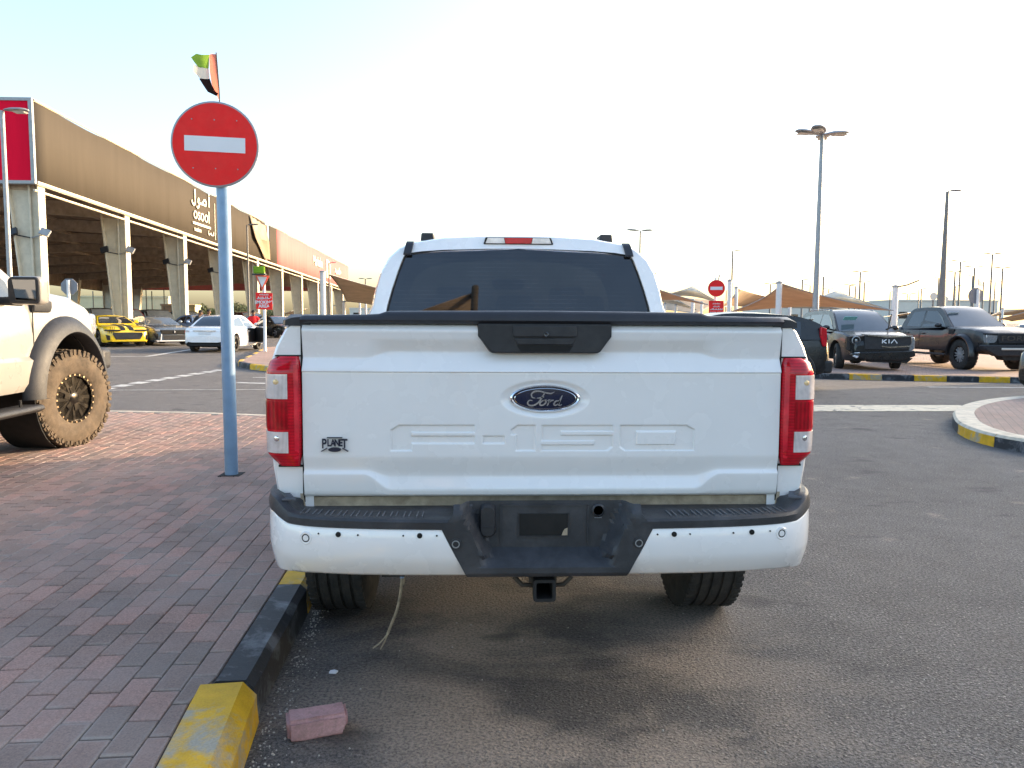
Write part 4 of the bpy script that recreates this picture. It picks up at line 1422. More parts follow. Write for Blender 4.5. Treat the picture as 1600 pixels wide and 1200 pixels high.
for sg in (-1, 1):
    for (ya, yb, yc, yd) in ((1.98, 2.62, 2.62, 2.12), (2.72, 3.72, 3.30, 2.72)):
        rws = []
        for k in range(7):
            t = k / 6; z = lerp(1.335, 1.80, t)
            a = lerp(ya, yd, t); b = lerp(yb, yc, t)
            rws.append([(sg * (cabx(z) + .004), lerp(a, b, j / 4), z) for j in range(5)])
        MB().grid(rws).build('side_window', M['glass'], CAB, 60, solid=.006)
    for yy in (2.67, 3.75):
        MB().box(sg * .979 - .003, sg * .979 + .003, yy - .004, yy + .004, .62, 1.28).build('door_seam', M['gap'], CAB)
    for yy in (2.25, 3.35 - .55):
        MB().box(sg * 1.0 - .012, sg * 1.0 + .012, yy, yy + .20, 1.14, 1.175).build('door_handle', W, CAB, bevel=.008)
    mm = MB().prism(rrect(sg * .97 - .04, sg * .97 + .04, 1.20, 1.44, .03), 'y', 3.30, 3.56, inset=0)
    mm.tube([(sg * .88, 3.62, 1.28), (sg * .97, 3.55, 1.30)], .03, 8)
    mo = mm.build('side_mirror', M['plastic'], TR, 30, .02)
    MB().box(sg * .925 - .003, sg * .925 + .003, 3.33, 3.53, 1.23, 1.41).build('mirror_glass', M['chrome'], mo)
# lower cab and bonnet
archF = [(AX + 3.69, .40, .53)]
lb = MB()
body_loft(lb, arch_ys(1.72, 5.72, archF, 44), [(1.72, 1.12), (3.7, 1.14), (3.95, 1.26), (4.2, 1.31), (5.2, 1.25), (5.55, 1.20), (5.70, 1.12), (5.72, 1.0)], [(1.72, .50), (5.2, .50), (5.72, .58)],
          [(1.72, .985), (4.5, .99), (5.3, .985), (5.55, .95), (5.70, .86), (5.72, .82)], archF, .04)
lb.build('bonnet_and_doors', [W, M['under']], TR, 32)
gm = MB().box(-.60, .60, 5.70, 5.76, .82, 1.10)
gm.build('grille', M['plastic'], TR, bevel=.03)
for sg in (-1, 1):
    MB().box(sg * .75 - .15, sg * .75 + .15, 5.60, 5.74, .86, 1.10).build('headlight', M['headlamp'], TR, bevel=.04)
MB().box(-.95, .95, 5.66, 5.86, .50, .74).build('front_bumper', M['plastic'], TR, bevel=.05)
# seats and mirror seen dimly through the back glass
st = MB()
for x in (-.45, 0, .45):
    st.prism(rrect(x - .22, x + .22, .9, 1.44, .06), 'y', 2.25, 2.40)
    st.prism(rrect(x - .12, x + .12, 1.42, 1.575, .05), 'y', 2.28, 2.38)
for x in (-.42, .42):
    st.prism(rrect(x - .25, x + .25, .9, 1.50, .08), 'y', 3.10, 3.26)
    st.prism(rrect(x - .13, x + .13, 1.48, 1.665, .05), 'y', 3.10, 3.2)
st.build('seats', M['under'], CAB, 30, .02)
MB().prism(rrect(-.13, .13, 1.665, 1.745, .03), 'y', 3.55, 3.6).build('interior_mirror', M['under'], CAB, 30, .01)
MB().box(-.85, .85, 3.75, 4.1, 1.0, 1.28).build('dashboard', M['under'], CAB, bevel=.05)
# high stop lamp, roof mouldings
def roofrear(x, z): return yrear(z) - .008
ch = MB().prism([(-.203, 1.850), (-.190, 1.890), (.184, 1.890), (.199, 1.850)], 'y', 1.835, 1.90)
CH = ch.build('high_stop_lamp', M['gap'], TR, 30, .006)
MB().prism([(-.083, 1.886), (.077, 1.886), (.070, 1.855), (-.076, 1.855)], 'y', 1.828, 1.84).build('stop_lens', M['redlens'], CH)
MB().prism([(-.086, 1.886), (-.079, 1.855), (-.190, 1.855), (-.178, 1.886)], 'y', 1.828, 1.84).prism([(.080, 1.886), (.073, 1.855), (.186, 1.855), (.173, 1.886)], 'y', 1.828, 1.84).build('cargo_lens', M['clearlens'], CH)
for sg in (-1, 1):
    mb = MB()
    path = [(1.818, 1.778), (1.830, 1.818), (1.845, 1.838), (1.88, 1.852)]
    rr = []
    for y, z in path:
        xc = sg * itp([(1.775, .634), (1.83, .622), (1.868, .616), (1.9, .615)], z)
        rr.append([(xc - .022, y - .006, z + .006), (xc - .02, y - .012, z + .014), (xc + .02, y - .012, z + .014), (xc + .022, y - .006, z + .006)])
    mb.grid(rr); mb.add(rr[0], [(0, 1, 2, 3)])
    mb.build('roof_moulding', M['cap'], CAB, 40)
    MB().prism([(sg * .535 - .042, 1.885), (sg * .535 + .042, 1.885), (sg * .535 + .036, 1.935), (sg * .535 - .036, 1.935)], 'y', 2.05, 2.20).build('roof_rack_foot', M['plastic'], CAB, 30, .008)
# ---------------------------------------------------------------- other vehicles
class Cabin:
    "greenhouse: a side profile from rear base over the roof to the front base"
    def __init__(s, prof, wb, wr, zb, zr, crown=.035, bulge=.10):
        s.prof = smoothline(prof, 5); s.wb, s.wr, s.zb, s.zr, s.crown, s.bulge = wb, wr, zb, zr, crown, bulge
        s.ym = sum(p[0] for p in prof) / len(prof)
    def hw(s, z): 
        t = min(1, max(0, (z - s.zb) / (s.zr - s.zb)))
        return lerp(s.wb, s.wr, t ** 1.25)
    def pt(s, i, u, off=0.0):
        i = min(len(s.prof) - 1.001, max(0, i)); k = int(i); f = i - k
        y = lerp(s.prof[k][0], s.prof[k + 1][0], f); z = lerp(s.prof[k][1], s.prof[k + 1][1], f)
        dy = s.prof[k + 1][0] - s.prof[k][0]; dz = s.prof[k + 1][1] - s.prof[k][1]
        L = math.hypot(dy, dz) or 1
        ny, nz = -dz / L, dy / L
        steep = abs(ny)
        t = (z - s.zb) / (s.zr - s.zb)
        c = (1 - u * u)
        y2 = y + ny * (s.bulge * c * steep + off); z2 = z + nz * off + s.crown * c * t * (1 - steep)
        return Vector((s.hw(z) * u, y2, z2))
    def shell(s, mb, mi=0, nc=9):
        n = len(s.prof)
        us = [math.sin(math.pi / 2 * lerp(-1, 1, k / (nc - 1))) for k in range(nc)]
        rows = [[s.pt(i, u) for u in us] for i in range(n)]
        mb.grid(rows, mi)
        for sg in (0, -1):
            mb.add([r[sg] for r in rows], [tuple(range(n))], mi)
    def panel(s, z_lo, z_hi, side, u0, u1, off=.008, n=8):
        "glass on the front (side=1) or rear (side=-1) slope between two heights"
        idx = [i for i in range(len(s.prof)) if (s.prof[i][0] - s.ym) * side > 0]
        def find(z):
            best, bd = 0, 9
            for i in idx:
                for f in (0, .25, .5, .75):
                    k = min(len(s.prof) - 2, i)
                    zz = lerp(s.prof[k][1], s.prof[k + 1][1], f)
                    yy = lerp(s.prof[k][0], s.prof[k + 1][0], f)
                    if (yy - s.ym) * side > 0 and abs(zz - z) < bd: bd, best = abs(zz - z), k + f
            return best
        a, b = find(z_lo), find(z_hi)
        return [[s.pt(lerp(a, b, i / n), lerp(u0, u1, j / n), off) for j in range(n + 1)] for i in range(n + 1)]
    def side_poly(s, poly, sg, off=.006):
        mb = MB()
        n = len(poly)
        A = [(sg * (s.hw(z) + off), y, z) for y, z in poly]
        B = [(sg * (s.hw(z) - .02), y, z) for y, z in poly]
        mb.add(A + B, [tuple(range(n))] + [(i, (i + 1) % n, n + (i + 1) % n, n + i) for i in range(n)])
        return mb

KIND = {}
KIND['sedan'] = dict(L=4.75, w=.90, top=[(-2.37, .62), (-2.34, .84), (-2.25, .97), (-1.75, 1.00), (-1.2, .95), (.9, .92), (1.1, .94), (1.9, .82), (2.25, .72), (2.36, .60), (2.37, .5)],
    bot=[(-2.37, .40), (-2.2, .28), (-1.9, .20), (1.9, .19), (2.2, .22), (2.37, .30)], hw=[(-2.37, .66), (-2.30, .78), (-2.1, .86), (-1.4, .90), (1.4, .90), (2.05, .84), (2.27, .72), (2.37, .58)],
    yf=1.38, yr=-1.40, r=.33, ww=.21, prof=[(-1.86, .97), (-1.2, 1.34), (-.75, 1.43), (-.1, 1.46), (.35, 1.42), (.75, 1.24), (1.28, .92)], wb=.80, wr=.56, zb=.93, zr=1.45,
    side=[[(-1.42, 1.02), (-.96, 1.30), (-.45, 1.37), (-.18, 1.38), (-.18, 1.0)], [(-.10, 1.0), (-.10, 1.38), (.22, 1.36), (.62, 1.22), (.95, 1.0)]])
KIND['coupe'] = dict(L=4.8, w=.95, top=[(-2.40, .62), (-2.35, .86), (-2.25, .99), (-1.7, 1.00), (-1.2, .96), (.5, .93), (.8, .96), (1.9, .87), (2.25, .78), (2.37, .64), (2.40, .5)],
    bot=[(-2.40, .38), (-2.1, .22), (1.9, .17), (2.25, .17), (2.40, .24)], hw=[(-2.40, .74), (-2.25, .86), (-1.5, .95), (-.4, .90), (1.4, .95), (2.1, .91), (2.3, .82), (2.40, .68)],
    yf=1.42, yr=-1.38, r=.35, ww=.27, prof=[(-1.9, .98), (-1.1, 1.26), (-.55, 1.34), (-.05, 1.35), (.25, 1.31), (.55, 1.17), (1.05, .95)], wb=.80, wr=.55, zb=.95, zr=1.35,
    side=[[(-1.0, 1.03), (-.80, 1.20), (-.45, 1.27), (-.15, 1.28), (-.15, 1.02)], [(-.08, 1.02), (-.08, 1.28), (.15, 1.26), (.45, 1.15), (.72, 1.02)]])
KIND['suv'] = dict(L=4.80, w=.945, top=[(-2.40, .70), (-2.36, .98), (-2.28, 1.06), (-1.0, 1.06), (.9, 1.03), (1.15, 1.10), (1.8, 1.05), (2.2, .97), (2.36, .85), (2.40, .70)],
    bot=[(-2.40, .46), (-2.2, .34), (-1.9, .26), (1.9, .25), (2.25, .26), (2.40, .34)], hw=[(-2.40, .76), (-2.25, .88), (-1.5, .945), (1.5, .945), (2.1, .91), (2.3, .82), (2.40, .74)],
    yf=1.42, yr=-1.38, r=.365, ww=.235, prof=[(-2.30, 1.04), (-2.12, 1.40), (-1.90, 1.64), (-1.2, 1.70), (-.1, 1.72), (.35, 1.68), (.75, 1.48), (1.30, 1.08)], wb=.86, wr=.66, zb=1.05, zr=1.71,
    side=[[(-1.95, 1.14), (-1.82, 1.50), (-1.30, 1.56), (-1.30, 1.12)], [(-1.22, 1.12), (-1.22, 1.58), (-.26, 1.60), (-.26, 1.12)], [(-.18, 1.12), (-.18, 1.60), (.28, 1.58), (.62, 1.42), (.98, 1.15)]])
KIND['hatch'] = dict(L=4.2, w=.90, top=[(-2.10, .70), (-2.06, 1.00), (-1.98, 1.10), (-1.0, 1.06), (.8, 1.03), (1.1, 1.08), (1.6, 1.00), (2.0, .92), (2.08, .75), (2.1, .6)],
    bot=[(-2.10, .46), (-1.95, .32), (-1.7, .26), (1.7, .22), (2.1, .30)], hw=[(-2.10, .74), (-1.98, .84), (-1.3, .90), (1.3, .90), (1.9, .84), (2.1, .66)],
    yf=1.28, yr=-1.28, r=.34, ww=.22, prof=[(-2.02, 1.06), (-1.94, 1.33), (-1.60, 1.50), (-1.0, 1.59), (-.1, 1.62), (.4, 1.57), (.75, 1.42), (1.15, 1.06)], wb=.84, wr=.66, zb=1.05, zr=1.61,
    side=[[(-1.42, 1.14), (-1.45, 1.44), (-.35, 1.50), (-.35, 1.10)], [(-.28, 1.10), (-.28, 1.50), (.25, 1.48), (.52, 1.38), (.86, 1.12)]])
KIND['pickup'] = dict(L=5.85, w=.99, top=[(-2.92, .95), (-2.90, 1.22), (-1.3, 1.24), (-1.25, 1.16), (1.0, 1.16), (1.25, 1.26), (2.2, 1.22), (2.6, 1.16), (2.86, 1.05), (2.92, .85)],
    bot=[(-2.92, .60), (-2.6, .50), (2.4, .48), (2.92, .58)], hw=[(-2.92, .92), (-2.8, .98), (1.8, .99), (2.5, .96), (2.78, .88), (2.92, .80)],
    yf=1.95, yr=-1.74, r=.45, ww=.32, prof=[(-1.34, 1.15), (-1.24, 1.45), (-1.02, 1.80), (-.6, 1.86), (.1, 1.88), (.5, 1.83), (.85, 1.62), (1.38, 1.24)], wb=.90, wr=.66, zb=1.15, zr=1.87,
    side=[[(-1.02, 1.26), (-.88, 1.72), (-.25, 1.76), (-.25, 1.24)], [(-.14, 1.24), (-.14, 1.76), (.38, 1.74), (.74, 1.55), (1.05, 1.26)]])

def rest_z(loc): return (loc[0], loc[1], gz(loc[0], loc[1]))

def car(name, label, cat, kind, loc, rz, mat, group=None, lift=0.0, arch_r=1.17, rim='alloy', tyre='rubber', spokes=5, style='plain', mirrors=True, rails=False, tread=False, steer=0.0, wheels=True, lights=True, seams=True, edge=None, wscreen='paleglass', side_trim=None, r=None):
    K = KIND[kind]
    t = thing(name, label, cat, loc, rz, group)
    r = r or K['r']
    zc = r
    arches = [(K['yf'], zc - lift + .02, r * arch_r), (K['yr'], zc - lift + .02, r * arch_r)]
    mb = MB()
    L2 = K['L'] / 2
    ys = arch_ys(-L2, L2, arches, 46) + [-L2 + .02, -L2 + .05, -L2 + .1, L2 - .02, L2 - .05, L2 - .1]
    body_loft(mb, sorted(ys), K['top'], K['bot'], K['hw'], arches, .03)
    cab = Cabin(K['prof'], K['wb'], K['wr'], K['zb'], K['zr'])
    cab.shell(mb)
    b = mb.build('body', [mat, M['under']], t, 32)
    b.location.z = lift
    zb, zr = K['zb'], K['zr']
    MB().grid(cab.panel(zb + .05, zr - .05, 1, -.93, .93)).build('windscreen', M[wscreen], b, 60)
    MB().grid(cab.panel(zb + .10, zr - .06, -1, -.86, .86)).build('rear_window', M['glass'], b, 60)
    for sg in (-1, 1):
        for pl in K['side']:
            cab.side_poly(pl, sg).build('side_window', M['glass'], b, 0)
        if mirrors:
            yy = K['side'][-1][-1][0] - .10; zz = zb + .15
            m = MB().ball((sg * (K['wb'] + .16), yy, zz), .10, 6, sc=(1.15, .75, .75))
            m.tube([(sg * (K['wb'] - .05), yy, zz - .08), (sg * (K['wb'] + .12), yy, zz - .03)], .025, 6)
            m.build('side_mirror', mat, b, 60)
        if side_trim:
            MB().box(sg * (K['w'] + .004) - .008, sg * (K['w'] + .004) + .008, K['yr'] + r * 1.25, K['yf'] - r * 1.25, .38, .42).build('sill_trim', M[side_trim], b)
        if seams:
            for pl in K['side'][-2:]:
                yy = pl[0][0] if pl is K['side'][-1] else pl[0][0]
                x_ = itp(K['hw'], yy)
                MB().box(sg * x_ - .004, sg * x_ + .003, yy - .006, yy + .006, itp(K['bot'], yy) + .14, zb - .02).build('door_seam', M['gap'], b)
                MB().box(sg * x_ - .015, sg * x_ + .018, yy + .10, yy + .28, zb - .13, zb - .10).build('door_handle', mat, b, bevel=.006)
    if wheels:
        for sg in (-1, 1):
            for yy in (K['yf'], K['yr']):
                make_wheel(t, (sg * (K['w'] - K['ww'] / 2 - .015 + (.05 if lift else 0)), yy, r), r, K['ww'], r * (.68 if not tread else .56), sg, M[tyre], M[rim], spokes, tread, steer if yy > 0 else 0, style, edge)
    if rails:
        for sg in (-1, 1):
            MB().tube([(sg * .62, -1.7, zr - .03), (sg * .63, -1.5, zr + .035), (sg * .63, .0, zr + .045), (sg * .62, .25, zr + .0)], .018, 8).build('roof_rail', M['galv'], b)
    return t, b

def nose(b, poly, y, mat, name, depth=.05, mirror=False, inset=.0, bev=0.0, z=0):
    out = []
    for sg in ((-1, 1) if mirror else (1,)):
        out.append(MB().prism([(sg * x, zz) for x, zz in poly], 'y', y, y - depth, inset=inset).build(name, mat, b, 30, bev))
    return out

# --- dark pickup with the mesh grille, parked on the raised pavement to the right
def raised(loc, h=.147): return (loc[0], loc[1], gz(loc[0], loc[1]) + h)
g0 = GP(1503, 577, .147)
hd = R(180 + 2)
def place_by(pt, local, rz):
    "root position that puts local point (x, y) of a thing at pt"
    c, s_ = math.cos(rz), math.sin(rz)
    return (pt[0] - (c * local[0] - s_ * local[1]), pt[1] - (s_ * local[0] + c * local[1]))
l_ = place_by(g0, (.96, 1.95 + .1), hd)
rp, rb = car('pickup_truck', 'dark grey lifted pickup truck with big off-road tyres on the raised pavement', 'pickup truck', 'pickup', raised(l_), hd, M['charcoal'], lift=.03, arch_r=1.14, rim='galv', style='split', spokes=7, tread=True, r=.45, seams=True)
for sg in (-1, 1):
    fl_ = MB(); rr = []
    for k in range(19):
        a = R(-6 + 192 * k / 18); ra = .45 * 1.14
        y, z = 1.95 + ra * math.cos(a), .45 - .03 + .02 + ra * math.sin(a)
        y2, z2 = 1.95 + (ra + .11) * math.cos(a), .45 - .01 + (ra + .11) * math.sin(a)
        rr.append([(sg * .96, y, z), (sg * 1.07, y, z), (sg * 1.08, lerp(y, y2, .4), lerp(z, z2, .4)), (sg * 1.0, y2, z2), (sg * .95, y2, z2)])
    fl_.grid(rr); fl_.build('fender_flare', M['charcoal'], rb, 40)
    MB().box(sg * .96 - .06, sg * .96 + .06, -1.0, 1.25, .36, .43).build('running_board', M['plastic'], rb, bevel=.02)
    nose(rb, [(sg * .52, 1.02), (sg * .88, 1.04), (sg * .86, .80), (sg * .62, .80), (sg * .56, .86)], 2.93, M['headlamp'], 'headlight', .14, bev=.01)
    MB().prism([(sg * .50, 1.06), (sg * .90, 1.08), (sg * .90, 1.04), (sg * .50, 1.02)], 'y', 2.94, 2.8).build('headlight_brow', M['black'], rb)
    for k in range(3):
        MB().box(sg * (.60 + .11 * k) - .035, sg * (.60 + .11 * k) + .035, 2.98, 3.04, .665, .72).build('pod_light', M['lampglass'], rb, bevel=.01)
    MB().prism([(sg * .90 , 1.18), (sg * .98, 1.18), (sg * .98, 1.02), (sg * .90, 1.10)], 'y', 1.35, 1.62).build('fender_vent', M['black'], rb)
nose(rb, [(-.56, 1.08), (.56, 1.08), (.50, .78), (-.50, .78)], 2.965, M['plastic'], 'grille', .1, bev=.015)
gm_ = MB()
for k in range(5): gm_.box(-.52, .52, 2.966, 2.972, .80 + .055 * k, .815 + .055 * k)
gm_.build('grille_bars', M['black'], rb)
text_obj('grille_letters', 'FORD', .20, M['steel'], rb, facing((0, 2.972, .93), (-1, 0, 0), (0, 0, 1)), .006, 1.75, bold=.004)
MB().prism([(-1.0, .74), (1.0, .74), (.96, .60), (.6, .42), (-.6, .42), (-.96, .60)], 'y', 3.06, 2.78).build('front_bumper', M['plastic'], rb, 30, .03)
MB().box(-.50, .50, 3.04, 3.10, .60, .66).build('light_bar', M['lampglass'], rb, bevel=.01)
MB().prism([(-.45, .42), (.45, .42), (.35, .30), (-.35, .30)], 'y', 3.0, 2.7).build('skid_plate', M['under'], rb)
o = MB().box(-.17, .17, -.004, .004, -.08, .08).build('paper_notice', M['paper'], rb)
o.location = (.50, .78 + .03, 1.66); o.rotation_euler = (R(-50), 0, 0)

# --- black crossover with a broken front corner
g1 = GP(1313, 575.5, .147)
hd = R(180 - 4)
l_ = place_by(g1, (.82, 1.42 + .15), hd)
sv, sb_ = car('crossover', 'black crossover SUV with its front corner smashed in, parked on the raised pavement', 'SUV', 'suv', raised(l_), hd, M['blackpaint'], rim='alloy', spokes=5, rails=True, steer=R(-14), side_trim='chrome', r=.37)
nose(sb_, [(-.78, .99), (.50, .99), (.50, .60), (-.66, .60), (-.80, .78)], 2.425, M['plastic'], 'grille', .12, bev=.01)
nose(sb_, [(.45, .98), (.90, .95), (.90, .58), (.72, .45), (.40, .48)], 2.36, M['gap'], 'broken_corner', .22)
MB().ball((.72, 2.30, .85), .11, 7, sc=(1, .6, .9)).build('headlight', M['headlamp'], sb_)
MB().lathe([(.125, 2.28), (.125, 2.36), (.10, 2.37), (.10, 2.30)], 'y', (.72, 0, .85), 20).build('headlight_rim', M['galv'], sb_)
jag = MB()
random.seed(5)
for k in range(14):
    x, z = random.uniform(.42, .86), random.uniform(.48, .80)
    a = random.uniform(0, 3.1); l2 = random.uniform(.04, .13)
    jag.prism([(x, z), (x + l2 * math.cos(a), z + l2 * math.sin(a)), (x + .02, z + .05)], 'y', 2.36 + random.uniform(0, .05), 2.34)
jag.build('torn_plastic', M['plastic'], sb_)
MB().prism([(.62, .53), (.80, .52), (.82, .40), (.70, .34), (.60, .42)], 'y', 2.44, 2.38, inset=.02).build('hanging_reservoir', M['paper'], sb_, 30, .012)
MB().prism([(.62, 1.00), (-.10, .935), (-.80, .97), (-.80, 1.005), (-.10, .980), (.62, 1.035)], 'y', 2.475, 2.40).build('chrome_strip', M['chrome'], sb_)
MB().prism([(.02, .665), (-.25, .645), (-.75, .68), (-.75, .715), (-.25, .69), (.05, .71)], 'y', 2.45, 2.40).build('chrome_strip', M['chrome'], sb_)
nose(sb_, [(-.92, .94), (-.74, .97), (-.70, .62), (-.80, .55), (-.92, .62)], 2.36, M['headlamp'], 'headlight', .12, bev=.02)
kb = MB()
strokes(kb, [[(-.24, -.055), (-.24, .055)], [(-.225, -.005), (-.13, .055)], [(-.225, .0), (-.13, -.055)], [(-.06, -.055), (-.06, .055)], [(.0, -.055), (.085, .055), (.17, -.055)]], .026, facing((-.22, 2.43, .83), (-1, 0, 0), (0, 0, 1)), .01)
kb.build('badge', M['paper'], sb_, 0, fix=False)
MB().prism([(-.90, .58), (.80, .52), (.86, .44), (.5, .30), (-.5, .28), (-.92, .42)], 'y', 2.44, 2.2).build('front_bumper', M['blackpaint'], sb_, 30, .03)
MB().prism([(-.86, .36), (.4, .33), (.3, .24), (-.7, .22)], 'y', 2.40, 2.1).build('lower_guard', M['under'], sb_, 30)
o = MB().box(-.19, .19, -.004, .004, -.085, .085).build('windscreen_sticker', M['tealpaper'], sb_)
o.location = (.40, 1.09, 1.475); o.rotation_euler = (R(-55), 0, 0)
MB().tube([(-.60, 1.35, 1.12), (-.66, 1.42, 1.60)], .016, 6).tube([(-.52, 1.42, 1.15), (-.70, 1.36, 1.22)], .022, 6).build('bent_wiper', M['black'], sb_)

# --- black hatchback crossing behind the pickup: only its tail shows
hp = GP(1237, 609)
l_ = place_by(hp, (-.80, -1.28), R(90))
hh, hb2 = car('hatchback', 'black boxy hatchback half hidden behind the white pickup, tail light showing', 'hatchback', 'hatch', rest_z(l_), R(90), M['blackpaint'], rim='alloy', r=.34)
for sg in (-1, 1):
    MB().prism([(-1.97, 1.30), (-1.84, 1.34), (-1.84, 1.12), (-1.90, .92), (-1.99, .92)], 'x', sg * .83 - .035, sg * .83 + .035).build('tail_light', M['redlens'], hb2, 30, .012)
    fl_ = MB(); rr = []
    for k in range(17):
        a = R(-4 + 188 * k / 16); ra = .34 * 1.17
        rr.append([(sg * .88, -1.28 + ra * math.cos(a), .36 + ra * math.sin(a)), (sg * .92, -1.28 + ra * math.cos(a), .36 + ra * math.sin(a)), (sg * .925, -1.28 + (ra + .05) * math.cos(a), .36 + (ra + .05) * math.sin(a)), (sg * .88, -1.28 + (ra + .08) * math.cos(a), .36 + (ra + .08) * math.sin(a))])
    fl_.grid(rr); fl_.build('arch_trim', M['plastic'], hb2, 40)
MB().prism([(-.84, .62), (.84, .62), (.80, .34), (-.80, .34)], 'y', -2.16, -1.9).build('rear_bumper', M['plastic'], hb2, 30, .05)
MB().prism([(-.6, 1.50), (.6, 1.50), (.56, 1.47), (-.56, 1.47)], 'y', -1.80, -1.5).build('roof_spoiler', M['blackpaint'], hb2, 30, .015)

# --- white saloon with its door open, seen from behind on the left
wl = GP(322, 551)
hd = R(-2)
ws_, wsb = car('saloon', 'white saloon car seen from behind with its front door hanging open', 'car', 'sedan', (wl.x + .1, wl.y + 2.2, gz(wl.x, wl.y)), hd, M['white'], rim='darkrim', seams=True)
nose(wsb, [(.46, .92), (.76, .94), (.84, .80), (.80, .72), (.52, .78)], -2.22, M['redlens'], 'tail_light', -.14, mirror=True, bev=.015)
nose(wsb, [(.60, .86), (.74, .87), (.74, .80), (.60, .80)], -2.36, M['clearlens'], 'reversing_lens', -.1, mirror=True)
nose(wsb, [(-.24, .80), (.24, .80), (.24, .70), (-.24, .70)], -2.385, M['signwhite'], 'number_plate', -.03)
nose(wsb, [(-.45, .86), (.45, .86), (.43, .83), (-.43, .83)], -2.385, M['chrome'], 'boot_trim', -.03)
nose(wsb, [(-.62, .36), (.62, .36), (.66, .26), (-.66, .26)], -2.34, M['gap'], 'rear_valance', -.3)
# open door: hinged at its front edge, swung out
dr = MB()
dr.prism([(0, .30), (0, 1.0), (-.25, 1.18), (-.62, 1.36), (-.96, 1.40), (-1.0, .95), (-1.02, .34), (-.9, .28)], 'x', -.03, .03)
d_ = dr.build('front_door', M['white'], ws_, 30, .012)
d_.location = (.90, .95, 0); d_.rotation_euler = (0, 0, R(40))
MB().prism([(-.06, .32), (-.06, .98), (-.98, .95), (-.99, .36)], 'x', -.055, -.031).build('door_lining', M['black'], d_, bevel=.01)
MB().prism([(-.14, 1.0), (-.30, 1.16), (-.62, 1.31), (-.93, 1.35), (-.97, 1.0)], 'x', -.034, .034).build('door_window', M['glass'], d_)
cab_o = MB().box(.86, .905, .02, .93, .34, .93)
cab_o.build('door_opening', M['gap'], wsb)

# --- yellow coupe with two black stripes
yc = GP(196, 542)
hd = R(180 + 45 - 3)
l_ = place_by(yc, (0, 2.0), hd)
yy_, yb_ = car('coupe', 'yellow muscle coupe with two black bonnet stripes beside the hall columns', 'car', 'coupe', rest_z(l_), hd, M['yellow'], rim='darkrim', wscreen='glass')
for sg in (-1, 1):
    rr = []
    for k in range(15):
        y = lerp(.98, 2.34, k / 14)
        zt = itp(KIND['coupe']['top'], y) + .032
        rr.append([(sg * x - .0, y, zt + .006 - (.012 * (abs(x) / .4) ** 2)) for x in (.07, .14, .21, .27)])
    MB().grid(rr).build('bonnet_stripe', M['black'], yb_, 60)
nose(yb_, [(-.58, .62), (.58, .62), (.62, .55), (.50, .32), (-.50, .32), (-.62, .55)], 2.43, M['plastic'], 'grille', .1, bev=.015)
nose(yb_, [(.30, .745), (.88, .755), (.88, .69), (.30, .68)], 2.40, M['black'], 'headlight', .22, mirror=True)
nose(yb_, [(.62, .46), (.86, .52), (.82, .30), (.62, .30)], 2.37, M['gap'], 'air_intake', .14, mirror=True)
nose(yb_, [(-.70, .27), (.70, .27), (.66, .23), (-.66, .23)], 2.46, M['yellow'], 'lip_spoiler', .3)
scm = MB()
strokes(scm, [[(x, .13), (x - .05, -.13)] for x in (-.08, .0, .08)], .022, facing((.62, 2.39, .72), (-1, 0, 0), (0, 0, 1)), .01)
scm.build('claw_decal', M['black'], yb_, 0, fix=False)
o = MB().box(-.2, .2, -.004, .004, -.08, .08).build('paper_notice', M['paper'], yb_)
o.location = (.40, .53, 1.22); o.rotation_euler = (R(-60), 0, 0)

# --- grey blue coupe
sc_ = GP(268, 540)
hd = R(180 + 42)
l_ = place_by(sc_, (0, 2.0), hd)
ss_, ssb = car('coupe', 'grey blue sports coupe with a wide black grille next to the yellow coupe', 'car', 'coupe', rest_z(l_), hd, M['greyblue'], rim='darkrim', wscreen='paleglass')
nose(ssb, [(-.62, .72), (.62, .72), (.56, .52), (-.56, .52)], 2.43, M['gap'], 'grille', .1, bev=.015)
nose(ssb, [(-.52, .48), (.52, .48), (.46, .28), (-.46, .28)], 2.42, M['plastic'], 'lower_grille', .1)
nose(ssb, [(.62, .74), (.88, .76), (.86, .68), (.64, .64)], 2.38, M['headlamp'], 'headlight', .2, mirror=True, bev=.01)
nose(ssb, [(.62, .54), (.86, .56), (.80, .30), (.62, .34)], 2.37, M['gap'], 'air_intake', .14, mirror=True)
nose(ssb, [(-.84, .24), (.84, .24), (.80, .20), (-.80, .20)], 2.45, M['paper'], 'lip_spoiler', .3)
nose(ssb, [(.57, .54), (.60, .54), (.64, .24), (.60, .24)], 2.44, M['paper'], 'bumper_trim', .05, mirror=True)
nose(ssb, [(-.02, .68), (.02, .68), (.03, .58), (-.03, .58)], 2.45, M['chrome'], 'badge', .03)

# --- further cars of the left lot
def bgcar(name, label, kind, px, py, rz, mat, cat='car', front=True, group='cars parked in the far lot', zoff=0.0, dep=None):
    p = GP(px, py) if dep is None else P(px, py, dep)
    l3 = (p.x, p.y, gz(p.x, p.y) + zoff)
    t, b = car(name, label, cat, kind, l3, rz, M[mat], group, rim='alloy', seams=False)
    L2 = KIND[kind]['L'] / 2
    zb = KIND[kind]['zb']
    nose(b, [(-.42, zb - .24), (.42, zb - .24), (.38, zb - .48), (-.38, zb - .48)], L2 + .02, M['plastic'], 'grille', .1)
    nose(b, [(.46, zb - .20), (.80, zb - .16), (.78, zb - .30), (.48, zb - .34)], L2 - .02, M['headlamp'], 'headlight', .2, mirror=True)
    nose(b, [(.46, zb - .08), (.78, zb - .06), (.80, zb - .24), (.50, zb - .24)], -L2 + .03, M['redlens'], 'tail_light', -.2, mirror=True)
    return t
D = R(180 + 42)
bgcar('saloon', 'light blue saloon parked behind the grey blue coupe', 'sedan', 312, 533, D, 'skyblue')
